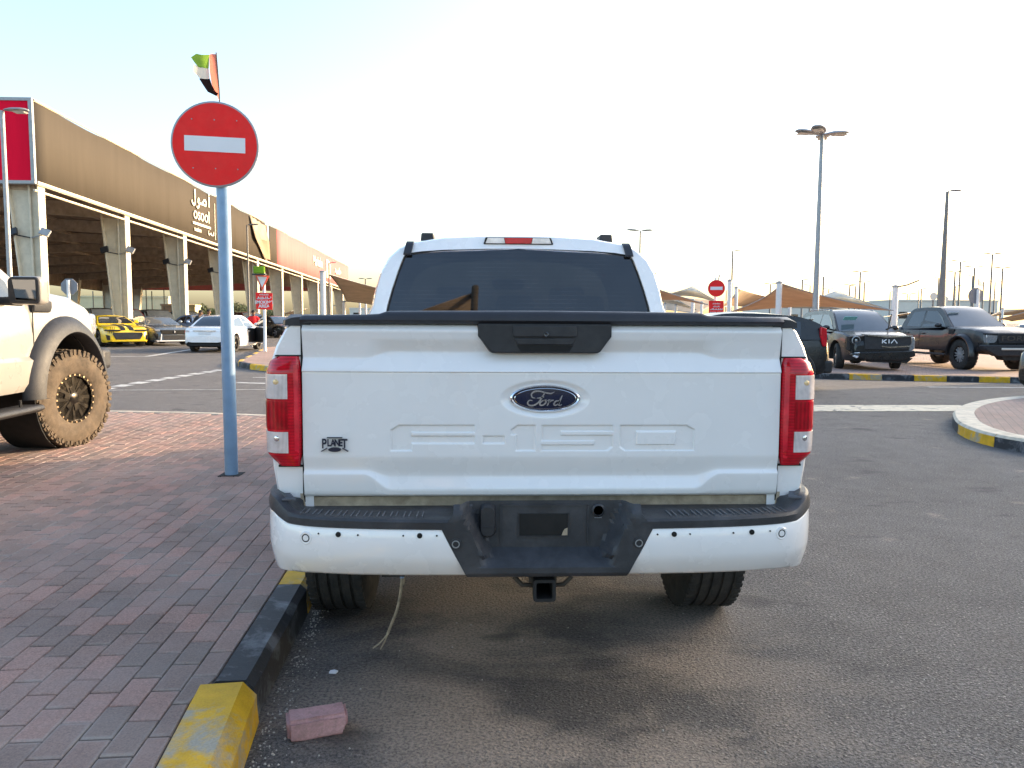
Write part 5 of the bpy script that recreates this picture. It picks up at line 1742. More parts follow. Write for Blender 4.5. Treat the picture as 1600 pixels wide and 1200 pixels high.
bgcar('saloon', 'black saloon facing out beside the smoking area sign', 'sedan', 428, 527, R(180 + 50), 'blackpaint')
bgcar('saloon', 'white saloon just behind the black one by the smoking area sign', 'sedan', 446, 521, R(180 + 50), 'white')
bgcar('crossover', 'black SUV in the shade behind the yellow coupe', 'suv', 160, 531, D, 'blackpaint', 'SUV')
bgcar('crossover', 'maroon SUV in the shade beside the tapered hall column', 'suv', 196, 529, D, 'maroon', 'SUV')
bgcar('crossover', 'dark grey SUV in the shade between the two nearest hall columns', 'suv', 243, 528, D, 'charcoal', 'SUV')
bgcar('saloon', 'silver saloon in the shade left of the third hall column', 'sedan', 268, 525, D, 'silver')
bgcar('crossover', 'maroon SUV behind the open door of the white saloon', 'suv', 388, 524, D, 'maroon', 'SUV')
bgcar('saloon', 'silver saloon roof showing over the white saloon', 'sedan', 350, 526, D, 'silver')
bgcar('crossover', 'black SUV deep in the shaded hall behind the light blue saloon', 'suv', 292, 521, D, 'blackpaint', 'SUV')
bgcar('saloon', 'silver saloon far off at the right edge beyond the dark lifted pickup', 'sedan', 1600, 523, R(150), 'silver')
bgcar('saloon', 'pale saloon whose roof just clears the white pickup tailgate at the right', 'sedan', 1180, 530, R(95), 'silver')
rk = P(1593.5, 600, 14.6)
car('saloon', 'black saloon cut by the right edge of the picture beside the kerbed island', 'car', 'sedan', rest_z(place_by(rk, (-.62, -2.37), R(-90))), R(-90), M['blackpaint'])

# ---------------------------------------------------------------- lifted white pickup on the pavement, left
LP_RZ = R(2.5)
hub = Vector((-4.375, 5.20, .147))
l_ = place_by((hub.x, hub.y), (.93, 0), LP_RZ)
LT = thing('pickup_truck', 'lifted white pickup truck with muddy off-road tyre standing on the paving at the left', 'pickup truck', (l_[0], l_[1], .147), LP_RZ)
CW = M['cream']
TRD = .475
for sg in (-1, 1):
    make_wheel(LT, (sg * .92, 0, TRD), TRD, .33, .245, sg, M['mudrubber'], M['darkrim'], 6, True, R(-17) if sg > 0 else R(-16), 'split', M['bronzerim'], 2.2)
    make_wheel(LT, (sg * .92, -3.69, TRD), TRD, .33, .245, sg, M['mudrubber'], M['darkrim'], 6, True, 0, 'split', M['bronzerim'], 2.2)
mb = MB()
ar = [(0, TRD + .06, .60), (-3.69, TRD + .06, .60)]
body_loft(mb, arch_ys(-4.85, .95, ar, 60), [(-4.85, 1.40), (-1.0, 1.40), (-.85, 1.45), (-.70, 1.50), (-.3, 1.52), (.25, 1.48), (.52, 1.42), (.70, 1.33), (.88, 1.15), (.95, 1.05)], [(-4.85, .62), (.6, .60), (.95, .78)],
          [(-4.85, .97), (-.9, .975), (.2, .98), (.62, .965), (.82, .90), (.95, .80)], ar, .05)
LB = mb.build('body', [CW, M['under']], LT, 32)
cabL = Cabin([(-3.05, 1.40), (-2.95, 1.75), (-2.75, 2.06), (-2.3, 2.12), (-1.7, 2.13), (-1.35, 2.07), (-1.05, 1.88), (-.52, 1.51)], .90, .66, 1.40, 2.12)
mb = MB(); cabL.shell(mb)
CBL = mb.build('cab', CW, LT, 32)
MB().grid(cabL.panel(1.46, 2.06, 1, -.92, .92)).build('windscreen', M['glass'], CBL, 60)
for sg in (-1, 1):
    for pl in ([(-2.75, 1.45), (-2.62, 1.98), (-1.98, 2.02), (-1.98, 1.45)], [(-1.88, 1.45), (-1.88, 2.02), (-1.50, 2.0), (-1.18, 1.84), (-.80, 1.58), (-.78, 1.45)]):
        cabL.side_poly(pl, sg).build('side_window', M['glass'], CBL, 0)
    for yy in (-.60, -1.93, -2.85):
        MB().box(sg * .977 - .004, sg * .977 + .003, yy - .005, yy + .005, .66, 1.40).build('door_seam', M['gap'], LB)
    MB().box(sg * .93 - .02, sg * .93 + .012, -1.9, -.80, 1.405, 1.43).build('belt_trim', M['plastic'], CBL)
    # wide fender flare
    for yc in (0, -3.69):
        fl_ = MB(); rr = []
        for k in range(31):
            a = R(-1 + 207 * k / 30) if yc == 0 else R(-15 + 210 * k / 30)
            ra = .585
            wd = .17
            def pp(q, ex=0): return yc + q * math.cos(a) * 1.05, TRD + .06 + q * math.sin(a)
            zmin = .62
            c = [(sg * .955, *pp(ra)), (sg * 1.06, *pp(ra)), (sg * 1.085, *pp(ra + .015)), (sg * 1.075, *pp(ra + .07)), (sg * 1.04, *pp(ra + wd * .72)), (sg * .985, *pp(ra + wd)), (sg * .955, *pp(ra + wd))]
            rr.append([(x, y, max(z, .53)) for x, y, z in c])
        fl_.grid(rr)
        fl_.build('fender_flare', M['plastic'], LB, 50)
        MB().lathe([(.56, sg * .55), (.58, sg * .95), (.57, sg * .95), (.55, sg * .55)], 'x', (0, yc, TRD + .07), 32).build('wheel_liner', M['gap'], LB)
    # running board
    MB().prism([(.90 * sg, .49), (1.10 * sg, .49), (1.12 * sg, .455), (1.08 * sg, .43), (.90 * sg, .44)], 'y', -3.0, -.72).build('running_board', M['plastic'], LT, 30, .012)
    # lower door moulding: a step in the door skin
    rr = []
    for y in (-3.0, -2.0, -1.0, -.62):
        rr.append([(sg * .975, y, .92 + .0), (sg * 1.008, y, .885), (sg * 1.0, y, .68), (sg * .97, y, .61)])
    MB().grid(rr).build('door_moulding', CW, LB, 30)
    # mirror
    mx, my, mz = 1.21, -1.06, 1.50
    mm = MB()
    rows = []
    for (yo, sx, sz) in ((-.10, .12, .108), (-.085, .132, .118), (-.02, .135, .12), (.05, .12, .108), (.10, .085, .08), (.115, .03, .03)):
        rows.append([(sg * (mx + p[0]), my + yo, mz + p[1] + .05 * (p[0]) * 0) for p in rrect(-sx, sx, -sz, sz, min(sx, sz) * .35, 4)])
        rows[-1].append(rows[-1][0])
    mm.grid(rows)
    mm.add(rows[0][:-1], [tuple(range(len(rows[0]) - 1))]); mm.add(rows[-1][:-1], [tuple(range(len(rows[0]) - 1))])
    mo = mm.build('side_mirror', CW, LT, 45)
    MB().prism(rrect(sg * mx - .126, sg * mx + .126, mz - .112, mz + .112, .04), 'y', my - .122, my - .095).build('mirror_frame', M['plastic'], mo, 30, .008)
    MB().prism([(sg * (mx - .085), mz + .088), (sg * (mx + .10), mz + .088), (sg * (mx + .10), mz - .088), (sg * (mx - .058), mz - .092)], 'y', my - .126, my - .12).build('mirror_glass', M['mirror'], mo)
    MB().prism([(sg * .90, 1.44), (sg * 1.16, 1.46), (sg * 1.18, 1.41), (sg * 1.10, 1.37), (sg * .90, 1.38)], 'y', my - .03, my + .07).build('mirror_arm', M['plastic'], mo, 30, .02)
MB().box(-.62, .62, .90, .99, 1.0, 1.32).build('grille', M['plastic'], LT, bevel=.03)
MB().box(-.95, .95, .86, 1.10, .70, .94).build('front_bumper', M['plastic'], LT, bevel=.05)
for sg in (-1, 1):
    MB().box(sg * .74 - .13, sg * .74 + .13, .78, .94, 1.08, 1.32).build('headlight', M['headlamp'], LT, bevel=.04)
MB().prism([(.90, 1.42), (1.00, 1.43), (1.00, 1.37), (.985, 1.32), (.93, 1.32)], 'y', -.60, -.28).build('fender_vent', M['plastic'], LB, 30, .015)
MB().tube([(-.8, 0, .50), (.8, 0, .50)], .06, 10).tube([(-.8, -3.69, .50), (.8, -3.69, .50)], .06, 10).box(-.5, -.42, -4.6, .8, .62, .74).box(.42, .5, -4.6, .8, .62, .74).build('chassis', M['under'], LT)
MB().tube([(1.02, -.95, .55), (1.02, -.95, .47)], .012, 6).ball((1.02, -.95, .46), .022, 5).build('step_drain', M['black'], LT)
# ---------------------------------------------------------------- signs and the flag
UPV = Vector((0, 0, 1))
def disc_sign(t, c, n, r, mat_face, back='signback', rim=True):
    "round plate at c facing n"
    n = Vector(n).normalized(); u = UPV.cross(n).normalized(); v = n.cross(u)
    Mx = Matrix((u, v, n)).transposed().to_4x4(); Mx.translation = c
    d = MB().lathe([(r, -.012), (r, .0), (r * .985, .004), (r * .955, .004), (.001, .004)], 'z', n=56, M=Mx)
    o = d.build('sign_plate', M[back] if not rim else M['galv'], t, 40)
    f = MB().lathe([(r * .955, .004), (r * .955, .006), (.001, .006)], 'z', n=56, M=Mx)
    fo = f.build('sign_face', M[mat_face], o, 40)
    return o, Mx, fo

pb = Vector((-2.255, 3.70, .147))
topz = P(342, 290, 6.30)
NE = thing('no_entry_sign', 'round red no entry sign on a blue painted pole standing in the paving', 'road sign', pb)
lean = Vector((-.022, -.012, 1)).normalized()
Lr = lambda z: Vector((-.012 * z / 2.9, 0, z))
mb = MB().tube([Lr(0), Lr(1.4), Lr(2.86)], [.052, .052, .052], 24)
mb.build('pole', M['bluepole'], NE, 50)
MB().box(-.085, .085, -.085, .085, -.004, .004).build('pole_collar', M['under'], NE)
sp, Mx, sf = disc_sign(NE, Vector((-.040, -.07, 2.628)), (.12, -1, 0.0), .330, 'signred')
MB().box(-.227, .227, -.058, .058, .006, .009, M=Mx @ Matrix.Rotation(R(-.8), 4, 'Z')).build('white_bar', M['signwhite'], sp)
for x in (-.167, 0, .167):
    for y in (.186, -.186):
        MB().lathe([(.005, .006), (.005, .009), (.001, .010)], 'z', (x, y, 0), 8, M=Mx).build('rivet', M['galv'], sp)
MB().box(-.12, .12, -.03, -.012, -.02, .02, M=Matrix.Translation((-.035, -.028, 2.70))).build('bracket', M['galv'], NE)
FG = thing('flag', 'small tattered red, green, white and black flag above the big no entry sign', 'flag', pb + Vector((-.02, -.02, 2.82)))
FG.scale = (.84, .84, .84)
MB().tube([(0.012, 0, -.05), (0.006, 0, .3), (-.012, 0, .62)], .0055, 7).build('flag_stick', M['trunk'], FG)
def flagband(name, uv, mat):
    "uv: rows of (x, z) outline pairs: left edge and right edge"
    rows = []
    for (xa, za), (xb, zb) in uv:
        rows.append([(lerp(xa, xb, k / 6), .03 * math.sin(6 * lerp(xa, xb, k / 6) * 5 + za * 9) * (k / 6), lerp(za, zb, k / 6)) for k in range(7)])
    MB().grid(rows).build(name, M[mat], FG, 60)
flagband('red_band', [((-.012, .605), (-.075, .60)), ((-.004, .48), (-.085, .46)), ((0.004, .36), (-.07, .345)), ((.008, .27), (-.045, .28)), ((.012, .16), (.006, .17))], 'flagred')
flagband('green_band', [((-.075, .60), (-.19, .605)), ((-.078, .56), (-.235, .565)), ((-.082, .50), (-.20, .515)), ((-.085, .475), (-.17, .48))], 'flaggreen')
flagband('white_band', [((-.084, .474), (-.215, .50)), ((-.082, .42), (-.225, .445)), ((-.078, .385), (-.155, .375))], 'flagwhite')
flagband('black_band', [((-.077, .384), (-.165, .375)), ((-.06, .33), (-.13, .315)), ((-.03, .27), (-.095, .26)), ((.0, .25), (-.03, .235))], 'flagblack')

def post_sign(name, label, px, py_base, dep, cat='road sign', group=None):
    p = P(px, py_base, dep)
    t = thing(name, label, cat, (p.x, p.y, gz(p.x, p.y)), 0, group)
    return t
def loc_of(t, px, py, dep):
    return P(px, py, dep) - t.location

# give-way sign and red smoking-area board
sm = GP(414.5, 549, .15)
SMK = thing('give_way_sign', 'triangular give way sign over a red smoking area board on a pale post', 'road sign', (sm.x, sm.y, gz(sm.x, sm.y) + .146))
dpt = (sm - CAM).dot(FWD)
def lo(px, py, d=None): return P(px, py, d or dpt) - SMK.location
MB().tube([(0, 0, 0), lo(412, 425)], .055, 10).build('pole', M['whitepost'], SMK, 50)
def board(name, t, pts, mat, th=.02, off=-.06):
    mb = MB()
    n = len(pts)
    A = [p + Vector((0, off, 0)) for p in pts]; B = [p + Vector((0, off + th, 0)) for p in pts]
    mb.add(A + B, [tuple(range(n)), tuple(range(2 * n - 1, n - 1, -1))] + [(i, (i + 1) % n, n + (i + 1) % n, n + i) for i in range(n)])
    return mb.build(name, M[mat], t, 0)
rbd = board('red_board', SMK, [lo(400, 457), lo(426, 458), lo(426, 484), lo(401, 483)], 'signred')
tri = board('triangle_rim', SMK, [lo(399.5, 429.5), lo(422, 431), lo(410.5, 454.5)], 'flagred', .02, -.09)
board('triangle_face', SMK, [lo(403, 432), lo(418.5, 433), lo(410.7, 449)], 'signwhite', .01, -.10)
c = lo(413.3, 472.5) + Vector((0, -.065, 0))
text_obj('board_text', 'SMOKING', .165, M['signwhite'], rbd, facing(c, (1, 0, 0), UPV), .004, .92, bold=.005)
c = lo(413.3, 478.5) + Vector((0, -.065, 0))
text_obj('board_text', 'AREA', .165, M['signwhite'], rbd, facing(c, (1, 0, 0), UPV), .004, 1.0, bold=.005)
AR = MB()
def arab(mb, c, w, h, seed, wid, n=5):
    "joined arabic-style pen line of a small illegible caption"
    rnd = random.Random(seed)
    pts = [(w / 2 - w * k / (n * 3), (.12 + .5 * (rnd.random() if k % 2 else .1)) * h - h * .2) for k in range(n * 3 + 1)]
    strokes(mb, [pts], wid, facing(c, (1, 0, 0), UPV), .003)
    for k in range(n):
        x = w / 2 - w * (k + rnd.random() * .6) / n
        strokes(mb, [[(x, -h * .1), (x + .005, h * .75)]], wid, facing(c, (1, 0, 0), UPV), .003)
arab(AR, lo(413.3, 467) + Vector((0, -.065, 0)), .52, .11, 3, .03, 6)
arab(AR, lo(413.3, 461) + Vector((0, -.065, 0)), .34, .06, 4, .018, 5)
AR.build('board_caption', M['signwhite'], rbd, 0, fix=False)
lb_ = thing('floodlight', 'small yellow green lamp on an arm above the give way sign', 'lamp', P(405, 423, dpt - .3))
MB().box(-.20, .20, -.08, .08, -.10, .16).build('lamp_body', M['flaggreen'], lb_, bevel=.03)
MB().box(-.25, .25, -.10, .10, -.16, -.11).build('lamp_shade', M['plastic'], lb_, bevel=.01)

# octagonal stop sign seen from behind
d_ = 24
oc = P(108, 448, d_)
OC = thing('stop_sign', 'octagonal stop sign seen from its grey back by the hall', 'road sign', (oc.x, oc.y, gz(oc.x, oc.y)))
zz = oc.z - OC.location.z
MB().tube([(0, -.05, 0), (0, -.05, zz + .2)], .05, 10).build('pole', M['whitepost'], OC)
MB().prism([(.27 * math.cos(R(22.5 + 45 * k)) , zz + .27 * math.sin(R(22.5 + 45 * k))) for k in range(8)], 'y', .0, .02).build('sign_plate', M['signback'], OC)

# sold cars sign to the right of the cab
d_ = 24.0
sc0 = P(1119, 450, d_)
SOLD = thing('no_entry_sign', 'small round no entry sign over a red sold cars board, right of the white cab', 'road sign', (sc0.x, sc0.y, gz(sc0.x, sc0.y)))
def ls(px, py, d=d_): return P(px, py, d) - SOLD.location
MB().tube([(0, .1, 0), ls(1120, 434) + Vector((0, .1, 0))], .045, 10).build('pole', M['whitepost'], SOLD)
s2, Mx2, sf2 = disc_sign(SOLD, ls(1119.5, 450.5), (-.25, -1, 0), 13.2 / 1200 * d_, 'signred')
MB().box(-.185, .185, -.05, .05, .006, .012, M=Mx2).build('white_bar', M['signwhite'], s2)
MB().tube([ls(1122, 438), ls(1125, 429)], .02, 6).build('mast_stub', M['galv'], SOLD)
rb2 = board('red_board', SOLD, [ls(1107, 470), ls(1130, 470), ls(1130, 503), ls(1107, 503)], 'signred', .02, -.05)
text_obj('board_text', 'SOLD CARS', .098, M['signwhite'], rb2, facing(ls(1118.5, 489.5) + Vector((0, -.056, 0)), (1, 0, 0), UPV), .004, .80, bold=.004)
AR = MB()
arab(AR, ls(1118.5, 484) + Vector((0, -.056, 0)), .40, .06, 7, .018, 6)
arab(AR, ls(1118.5, 479.5) + Vector((0, -.056, 0)), .22, .05, 8, .014, 4)
arab(AR, ls(1118.5, 475) + Vector((0, -.056, 0)), .24, .04, 9, .012, 5)
AR.build('board_caption', M['signwhite'], rb2, 0, fix=False)

# round sign seen from behind on the right, with a small flag above
d_ = 31
rs = P(1525, 462, d_)
RS = thing('road_sign', 'round road sign seen from its grey back behind the dark lifted pickup', 'road sign', (rs.x, rs.y, gz(rs.x, rs.y)))
zz = rs.z - RS.location.z
MB().tube([(.05, -.05, 0), (.05, -.05, zz + .25)], .06, 10).build('pole', M['whitepost'], RS)
MB().lathe([(.32, 0), (.32, .02), (.001, .02)], 'y', (0, 0, zz), 32).build('sign_plate', M['signback'], RS)
FG2 = thing('flag', 'tiny pale flag above the grey sign back on the right', 'flag', (rs.x + .05, rs.y, rs.z + .34))
MB().tube([(0, 0, -.10), (0, 0, .45)], .012, 6).build('flag_stick', M['galv'], FG2)
MB().grid([[(0, 0, .40), (.09, .02, .28), (.2, 0, .14)], [(0, 0, .2), (.1, .02, .16), (.2, 0, .08)], [(0, 0, .05), (.1, .02, .04), (.19, 0, .02)]]).build('flag_cloth', M['flagwhite'], FG2)
for px, py, r_, lb2 in ((1459, 463, .22, 'pale round sign on a post left of the tall single lamp'), (1477, 468, .19, 'pale round sign just right of the tall single lamp')):
    p = P(px, py, 44)
    t = thing('road_sign', lb2, 'road sign', (p.x, p.y, gz(p.x, p.y)))
    z = p.z - t.location.z
    MB().tube([(0, .05, 0), (0, .05, z)], .05, 8).build('pole', M['greypole'], t)
    MB().lathe([(r_, 0), (r_, .02), (.001, .02)], 'y', (0, 0, z), 24).build('sign_plate', M['beigewall'], t)
p = P(1356, 481, 60)
BSN = thing('shop_sign', 'small white and blue sign board beyond the black crossover', 'sign', (p.x, p.y, gz(p.x, p.y)))
z = p.z - BSN.location.z
MB().tube([(-.3, .1, 0), (-.3, .1, z)], .06, 8).build('pole', M['greypole'], BSN)
MB().box(-.42, .48, -.03, .03, z - .22, z + .22).build('board', M['paper'], BSN)
AR = MB(); arab(AR, Vector((.05, -.035, z)), .75, .26, 12, .07, 5); AR.build('board_caption', M['skyblue'], BSN, 0, fix=False)

# ---------------------------------------------------------------- street lamps
def lamp(px_top, py_top, dep, heads, label, px_base=None, rb=.09, rt=.05, hl=.75, mat='greypole', tilt=.06, ang=None, hw_=.16, group='street lamps of the car market', big=False, cat='street lamp'):
    top = P(px_top, py_top, dep)
    bz = gz(top.x, top.y)
    t = thing('street_lamp', label, cat, (top.x, top.y, bz), 0, group)
    H = top.z - bz
    MB().tube([(0, 0, 0), (0, 0, H)], [rb, rt], 12 if big else 8).build('pole', M[mat], t, 50)
    for a in heads:
        d = Vector((math.cos(R(a)), math.sin(R(a)), 0)); s_ = Vector((-d.y, d.x, 0))
        rows = []
        for q, w, h in ((.0, .25, .3), (.12, .55, .6), (.35, .95, 1), (.7, 1, 1), (.92, .7, .7), (1.0, .2, .3)):
            c = d * (hl * q + .05) + Vector((0, 0, H + hl * q * tilt + .02))
            ring = []
            for k in range(10):
                an = 2 * math.pi * k / 10
                zz_ = math.sin(an)
                ring.append(c + s_ * (hw_ * w * math.cos(an)) + UPV * (.075 * hl / .75 * h * (zz_ if zz_ > 0 else zz_ * .45)))
            rows.append(ring + [ring[0]])
        mb = MB().grid(rows); mb.add(rows[0][:-1], [tuple(range(10))]); mb.add(rows[-1][:-1], [tuple(range(10))])
        h_ = mb.build('lamp_head', M['galv' if mat == 'galv' else 'greypole'], t, 60)
        if big:
            c = d * (hl * .66 + .05) + Vector((0, 0, H + hl * .66 * tilt - .03 * hl / .75))
            l2 = MB()
            l2.add([c + d * (hl * .26 * x) + s_ * (hw_ * .7 * y) for x, y in ((-1, -1), (1, -1), (1, 1), (-1, 1))] + [c + d * (hl * .2 * x) + s_ * (hw_ * .5 * y) - UPV * .03 for x, y in ((-1, -1), (1, -1), (1, 1), (-1, 1))],
                   [(4, 5, 6, 7), (0, 1, 5, 4), (1, 2, 6, 5), (2, 3, 7, 6), (3, 0, 4, 7)])
            l2.build('lamp_lens', M['lampglass'], h_)
    return t
lamp(1284.5, 211, 30, (5, 65, 185, 235), 'tall street lamp with four oval heads to the right of the white pickup', rb=.14, rt=.075, hl=1.05, hw_=.27, big=True, mat='galv', tilt=.10)
lamp(1480.5, 299, 34, (2,), 'tall tapered lamp post with a single arm behind the dark lifted pickup', rb=.20, rt=.07, hl=.62, hw_=.12, tilt=.03)
lamp(3, 173, 21, (0,), 'lamp post at the far left edge with its grey head across the red panel', rb=.07, rt=.06, hl=.66, hw_=.16, big=True, mat='galv', tilt=0)
LB2 = [
 (386, 352, 45, (0,), 'dark lamp post in front of the tan banner near the give way sign'),
 (514, 411, 75, (5,), 'single headed lamp by the far end of the red banner'),
 (571, 436, 95, (0, 180), 'twin headed lamp left of the white cab over the tan sail'),
 (1000.5, 361, 48, (8, 178), 'twin headed lamp just right of the white cab roof'),
 (1145, 392, 55, (0,), 'thin single lamp rising behind the small no entry sign'),
 (1016, 428, 110, (0,), 'faint single lamp at the right edge of the cab'),
 (1254, 437, 85, (0,), 'single lamp left of the four headed lamp'),
 (1287, 432, 80, (0,), 'single lamp right of the four headed lamp'),
 (1266, 446, 110, (180,), 'short distant single lamp right behind the four headed lamp post'),
 (1295, 452, 120, (0, 180), 'small distant lamp over the pale canopy peak'),
 (1204, 444, 100, (0, 180), 'small twin lamp left of the tan sail mast'),
 (1135, 454, 130, (0,), 'tiny lamp beside the small no entry sign'),
 (1344.5, 425, 70, (0, 180), 'taller twin lamp above the black crossover'),
 (1351, 441, 100, (0, 180), 'shorter twin lamp beside the taller twin one above the crossover'),
 (1328, 445, 95, (0, 180), 'twin lamp above the left side of the crossover roof'),
 (1337, 447, 105, (180,), 'single lamp between the twin lamps above the crossover'),
 (1391, 456, 120, (0,), 'small single lamp left of the slanting rod post'),
 (1418, 459, 140, (180,), 'tiny lamp of a pair between rod post and tall lamp, left one'),
 (1422, 459, 142, (0,), 'tiny lamp of a pair between rod post and tall lamp, right one'),
 (1440, 451, 110, (0,), 'single lamp left of the tall tapered lamp post'),
 (1501, 409, 62, (10, 185), 'tall twin lamp right of the tall tapered lamp post'),
 (1492.5, 425, 75, (5, 180), 'twin lamp close beside the tapered lamp post'),
 (1493, 447, 100, (0,), 'low single lamp below the twin lamp beside the tapered post'),
 (1523, 418, 65, (5, 175), 'twin lamp above the round grey sign back'),
 (1520, 431, 90, (180,), 'single lamp pointing left above the round grey sign back'),
 (1467, 434, 100, (180,), 'single lamp head showing left of the tapered post'),
 (1537, 440, 100, (0,), 'single lamp right of the tiny pale flag'),
 (1551, 397, 56, (8, 180), 'tallest twin lamp near the right edge'),
 (1555, 441, 105, (0,), 'low single lamp between the two twin lamps near the right edge'),
 (1567, 419, 66, (8, 178), 'rightmost twin lamp near the right edge'),
 (519, 478, 150, (0,), 'distant lamp seen under the hall roof between its last columns')]
for px, py, dep, hd_, lab in LB2:
    k = dep / 60
    lamp(px, py, dep, hd_, lab, rb=.085 * (k if k < 1.5 else 1.5), rt=.065 * (k if k < 1.3 else 1.3), hl=.80 if len(hd_) == 2 else .62 * max(1, k * .8), hw_=.15, mat='greypole')
for i, (px, py) in enumerate(((145, 455), (171, 452), (228, 452), (237, 455), (256, 452), (1436, 452))):
    dep = 90
    top = P(px, py, dep)
    t = thing('flagpole', ['bare thin mast behind the first tapered column', 'second bare thin mast behind the hall, over the cream wall', 'bare thin mast right of the second tapered column', 'short bare mast right of the second tapered column', 'bare mast left of the third tapered column', 'bare thin mast between the rod post and the tall tapered lamp'][i], 'mast', (top.x, top.y, gz(top.x, top.y)), 0, 'bare masts')
    MB().tube([(0, 0, 0), (0, 0, top.z - t.location.z)], .06, 6).lathe([(.1, 0), (.1, .1), (.06, .12)], 'z', n=8).build('mast', M['greypole'], t)

# ---------------------------------------------------------------- shade sails on white posts
def sail(name, label, corners, mat, sag=.08, dips=None, n=14, group='fabric shade sails over parked cars'):
    c = [P(*q) for q in corners]      # four corners in order
    base = sum(c, Vector()) / 4
    o = Vector((base.x, base.y, gz(base.x, base.y)))
    t = thing(name, label, 'shade sail', o, 0, group)
    rows = []
    for i in range(n + 1):
        u = i / n; row = []
        for j in range(n + 1):
            v = j / n
            p = c[0] * (1 - u) * (1 - v) + c[1] * (1 - u) * v + c[2] * u * v + c[3] * u * (1 - v)
            # scalloped edges
            cen = sum(c, Vector()) / 4
            e = max(abs(2 * u - 1), abs(2 * v - 1)) ** 6
            k = (4 * v * (1 - v) if abs(2 * u - 1) >= abs(2 * v - 1) else 4 * u * (1 - u))
            p = p.lerp(cen, sag * e * k)
            row.append(p - o)
        rows.append(row)
    MB().grid(rows).build('fabric', M[mat], t, 60, fix=False, solid=.012)
    ed = MB()
    for loop in ([r[0] for r in rows], [r[-1] for r in rows], rows[0], rows[-1]):
        ed.tube(loop, .02, 5)
    ed.build('edge_cable', M['galv'], t, 60)
    return t
def post(px_top, py_top, dep, r=.09, label='', group='white canopy posts', rod=None):
    top = P(px_top, py_top, dep)
    b = Vector((top.x, top.y, gz(top.x, top.y)))
    t = thing('canopy_post', label, 'post', b, 0, group)
    H = top.z - b.z
    MB().tube([(0, 0, 0), (0, 0, H)], r, 12).build('pole', M['whitepost'], t, 50)
    MB().lathe([(r * 1.25, H - .05), (r * 1.25, H), (r * .5, H + .05), (.01, H + .06)], 'z', n=12).build('pole_cap', M['galv'], t)
    MB().lathe([(r * 2.2, 0), (r * 2.2, .03), (r, .05)], 'z', n=12).build('base_plate', M['galv'], t)
    if rod:
        a = P(*rod) - b
        MB().tube([(0, 0, H - .05), a.lerp(Vector((0, 0, H - .05)), .5) - Vector((0, 0, .05)), a], .035, 7).build('slanting_rod', M['greypole'], t)
    return t
sail('shade_sail', 'large tan sail stretched from the white mast by the four headed lamp', [(1222, 443.5, 33), (1142, 487, 38), (1262, 478, 46), (1396, 485, 30)], 'tanfabric', .13)
sail('shade_sail', 'tan sail with a white mast just left of the large tan sail', [(1153, 450.5, 43), (1122, 479, 41), (1172, 480, 55), (1236, 470, 50)], 'tanfabric', .14)
sail('shade_sail', 'dark tan sail whose edge slopes from behind the cab to the right', [(1018, 449, 36), (1004, 470, 36), (1060, 468, 44), (1106, 476, 36)], 'tanfabric', .06)
sail('shade_sail', 'pale grey sail peaking between the cab and the small no entry sign', [(1082, 448, 52), (1026, 462, 50), (1090, 462, 66), (1142, 481, 48)], 'palefabric', .10)
sail('shade_sail', 'low pale sail below the pale grey peak right of the cab', [(1056, 466, 60), (1010, 472, 60), (1040, 472, 70), (1088, 484, 58)], 'palefabric', .10)
sail('shade_sail', 'tan sail deep behind the small no entry sign', [(1060, 464, 76), (1020, 482, 76), (1090, 490, 70), (1128, 470, 80)], 'tanfabric', .05)
sail('shade_sail', 'pale grey sail with a peak above the black crossover', [(1306, 454, 60), (1240, 473, 55), (1330, 476, 72), (1402, 487, 50)], 'palefabric', .10)
sail('shade_sail', 'low pale sail under the large tan sail at its right', [(1262, 474, 56), (1225, 481, 60), (1290, 482, 66), (1345, 488, 54)], 'palefabric', .05)
sail('shade_sail', 'tan sail hanging between a white post and the cab left of the rear window', [(513.5, 428, 52), (541, 471, 62), (590, 478, 72), (640, 462, 56)], 'tanfabric', .08)
sail('shade_sail', 'distant tan sail seen between the last hall columns', [(440, 491, 120), (455, 486, 110), (480, 482, 120), (468, 492, 130)], 'tanfabric', .05)
sail('shade_sail', 'tan sail at the right edge above the dark lifted pickup bonnet', [(1566, 484, 62), (1544, 494, 60), (1590, 492, 66), (1660, 481, 60)], 'tanfabric', .06)
sail('shade_sail', 'lower tan sail sloping up to the right edge', [(1558, 499, 48), (1580, 502, 54), (1660, 492, 54), (1650, 474, 46)], 'tanfabric', .08)
sail('shade_sail', 'tan sail behind the bed of the dark lifted pickup', [(1418, 489, 50), (1380, 495, 48), (1405, 494, 60), (1460, 484, 56)], 'tanfabric', .06)
for px, py, dep, r_, lab in ((1217.8, 441, 33, .125, 'white mast at the peak of the large tan sail'), (1150.5, 449, 43, .10, 'white mast of the smaller tan sail'), (1140.5, 438, 37, .10, 'white post right of the small no entry sign'),
    (1082.5, 468, 45, .10, 'white post under the pale grey sail'), (1096.5, 472, 48, .09, 'slimmer white post under the pale grey sail'), (1039, 474, 52, .10, 'short white post close to the cab'), (1056, 476, 54, .09, 'second short white post right of the cab'),
    (1234, 478, 52, .10, 'white post under the low edge of the large tan sail'), (504, 424, 46, .17, 'thick white post holding the left tan sail'), (537.5, 471, 60, .14, 'white post at the low corner of the left tan sail'), (562, 469, 70, .10, 'thin white post behind the left tan sail'), (571.5, 474, 72, .10, 'thin white post beside the cab pillar'), (1567, 482, 60, .08, 'slim white post near the right edge')):
    post(px, py, dep, r_, lab)
post(1399.5, 447, 34, .13, 'white post with a slanting rod between crossover and dark pickup', rod=(1436, 438, 33))
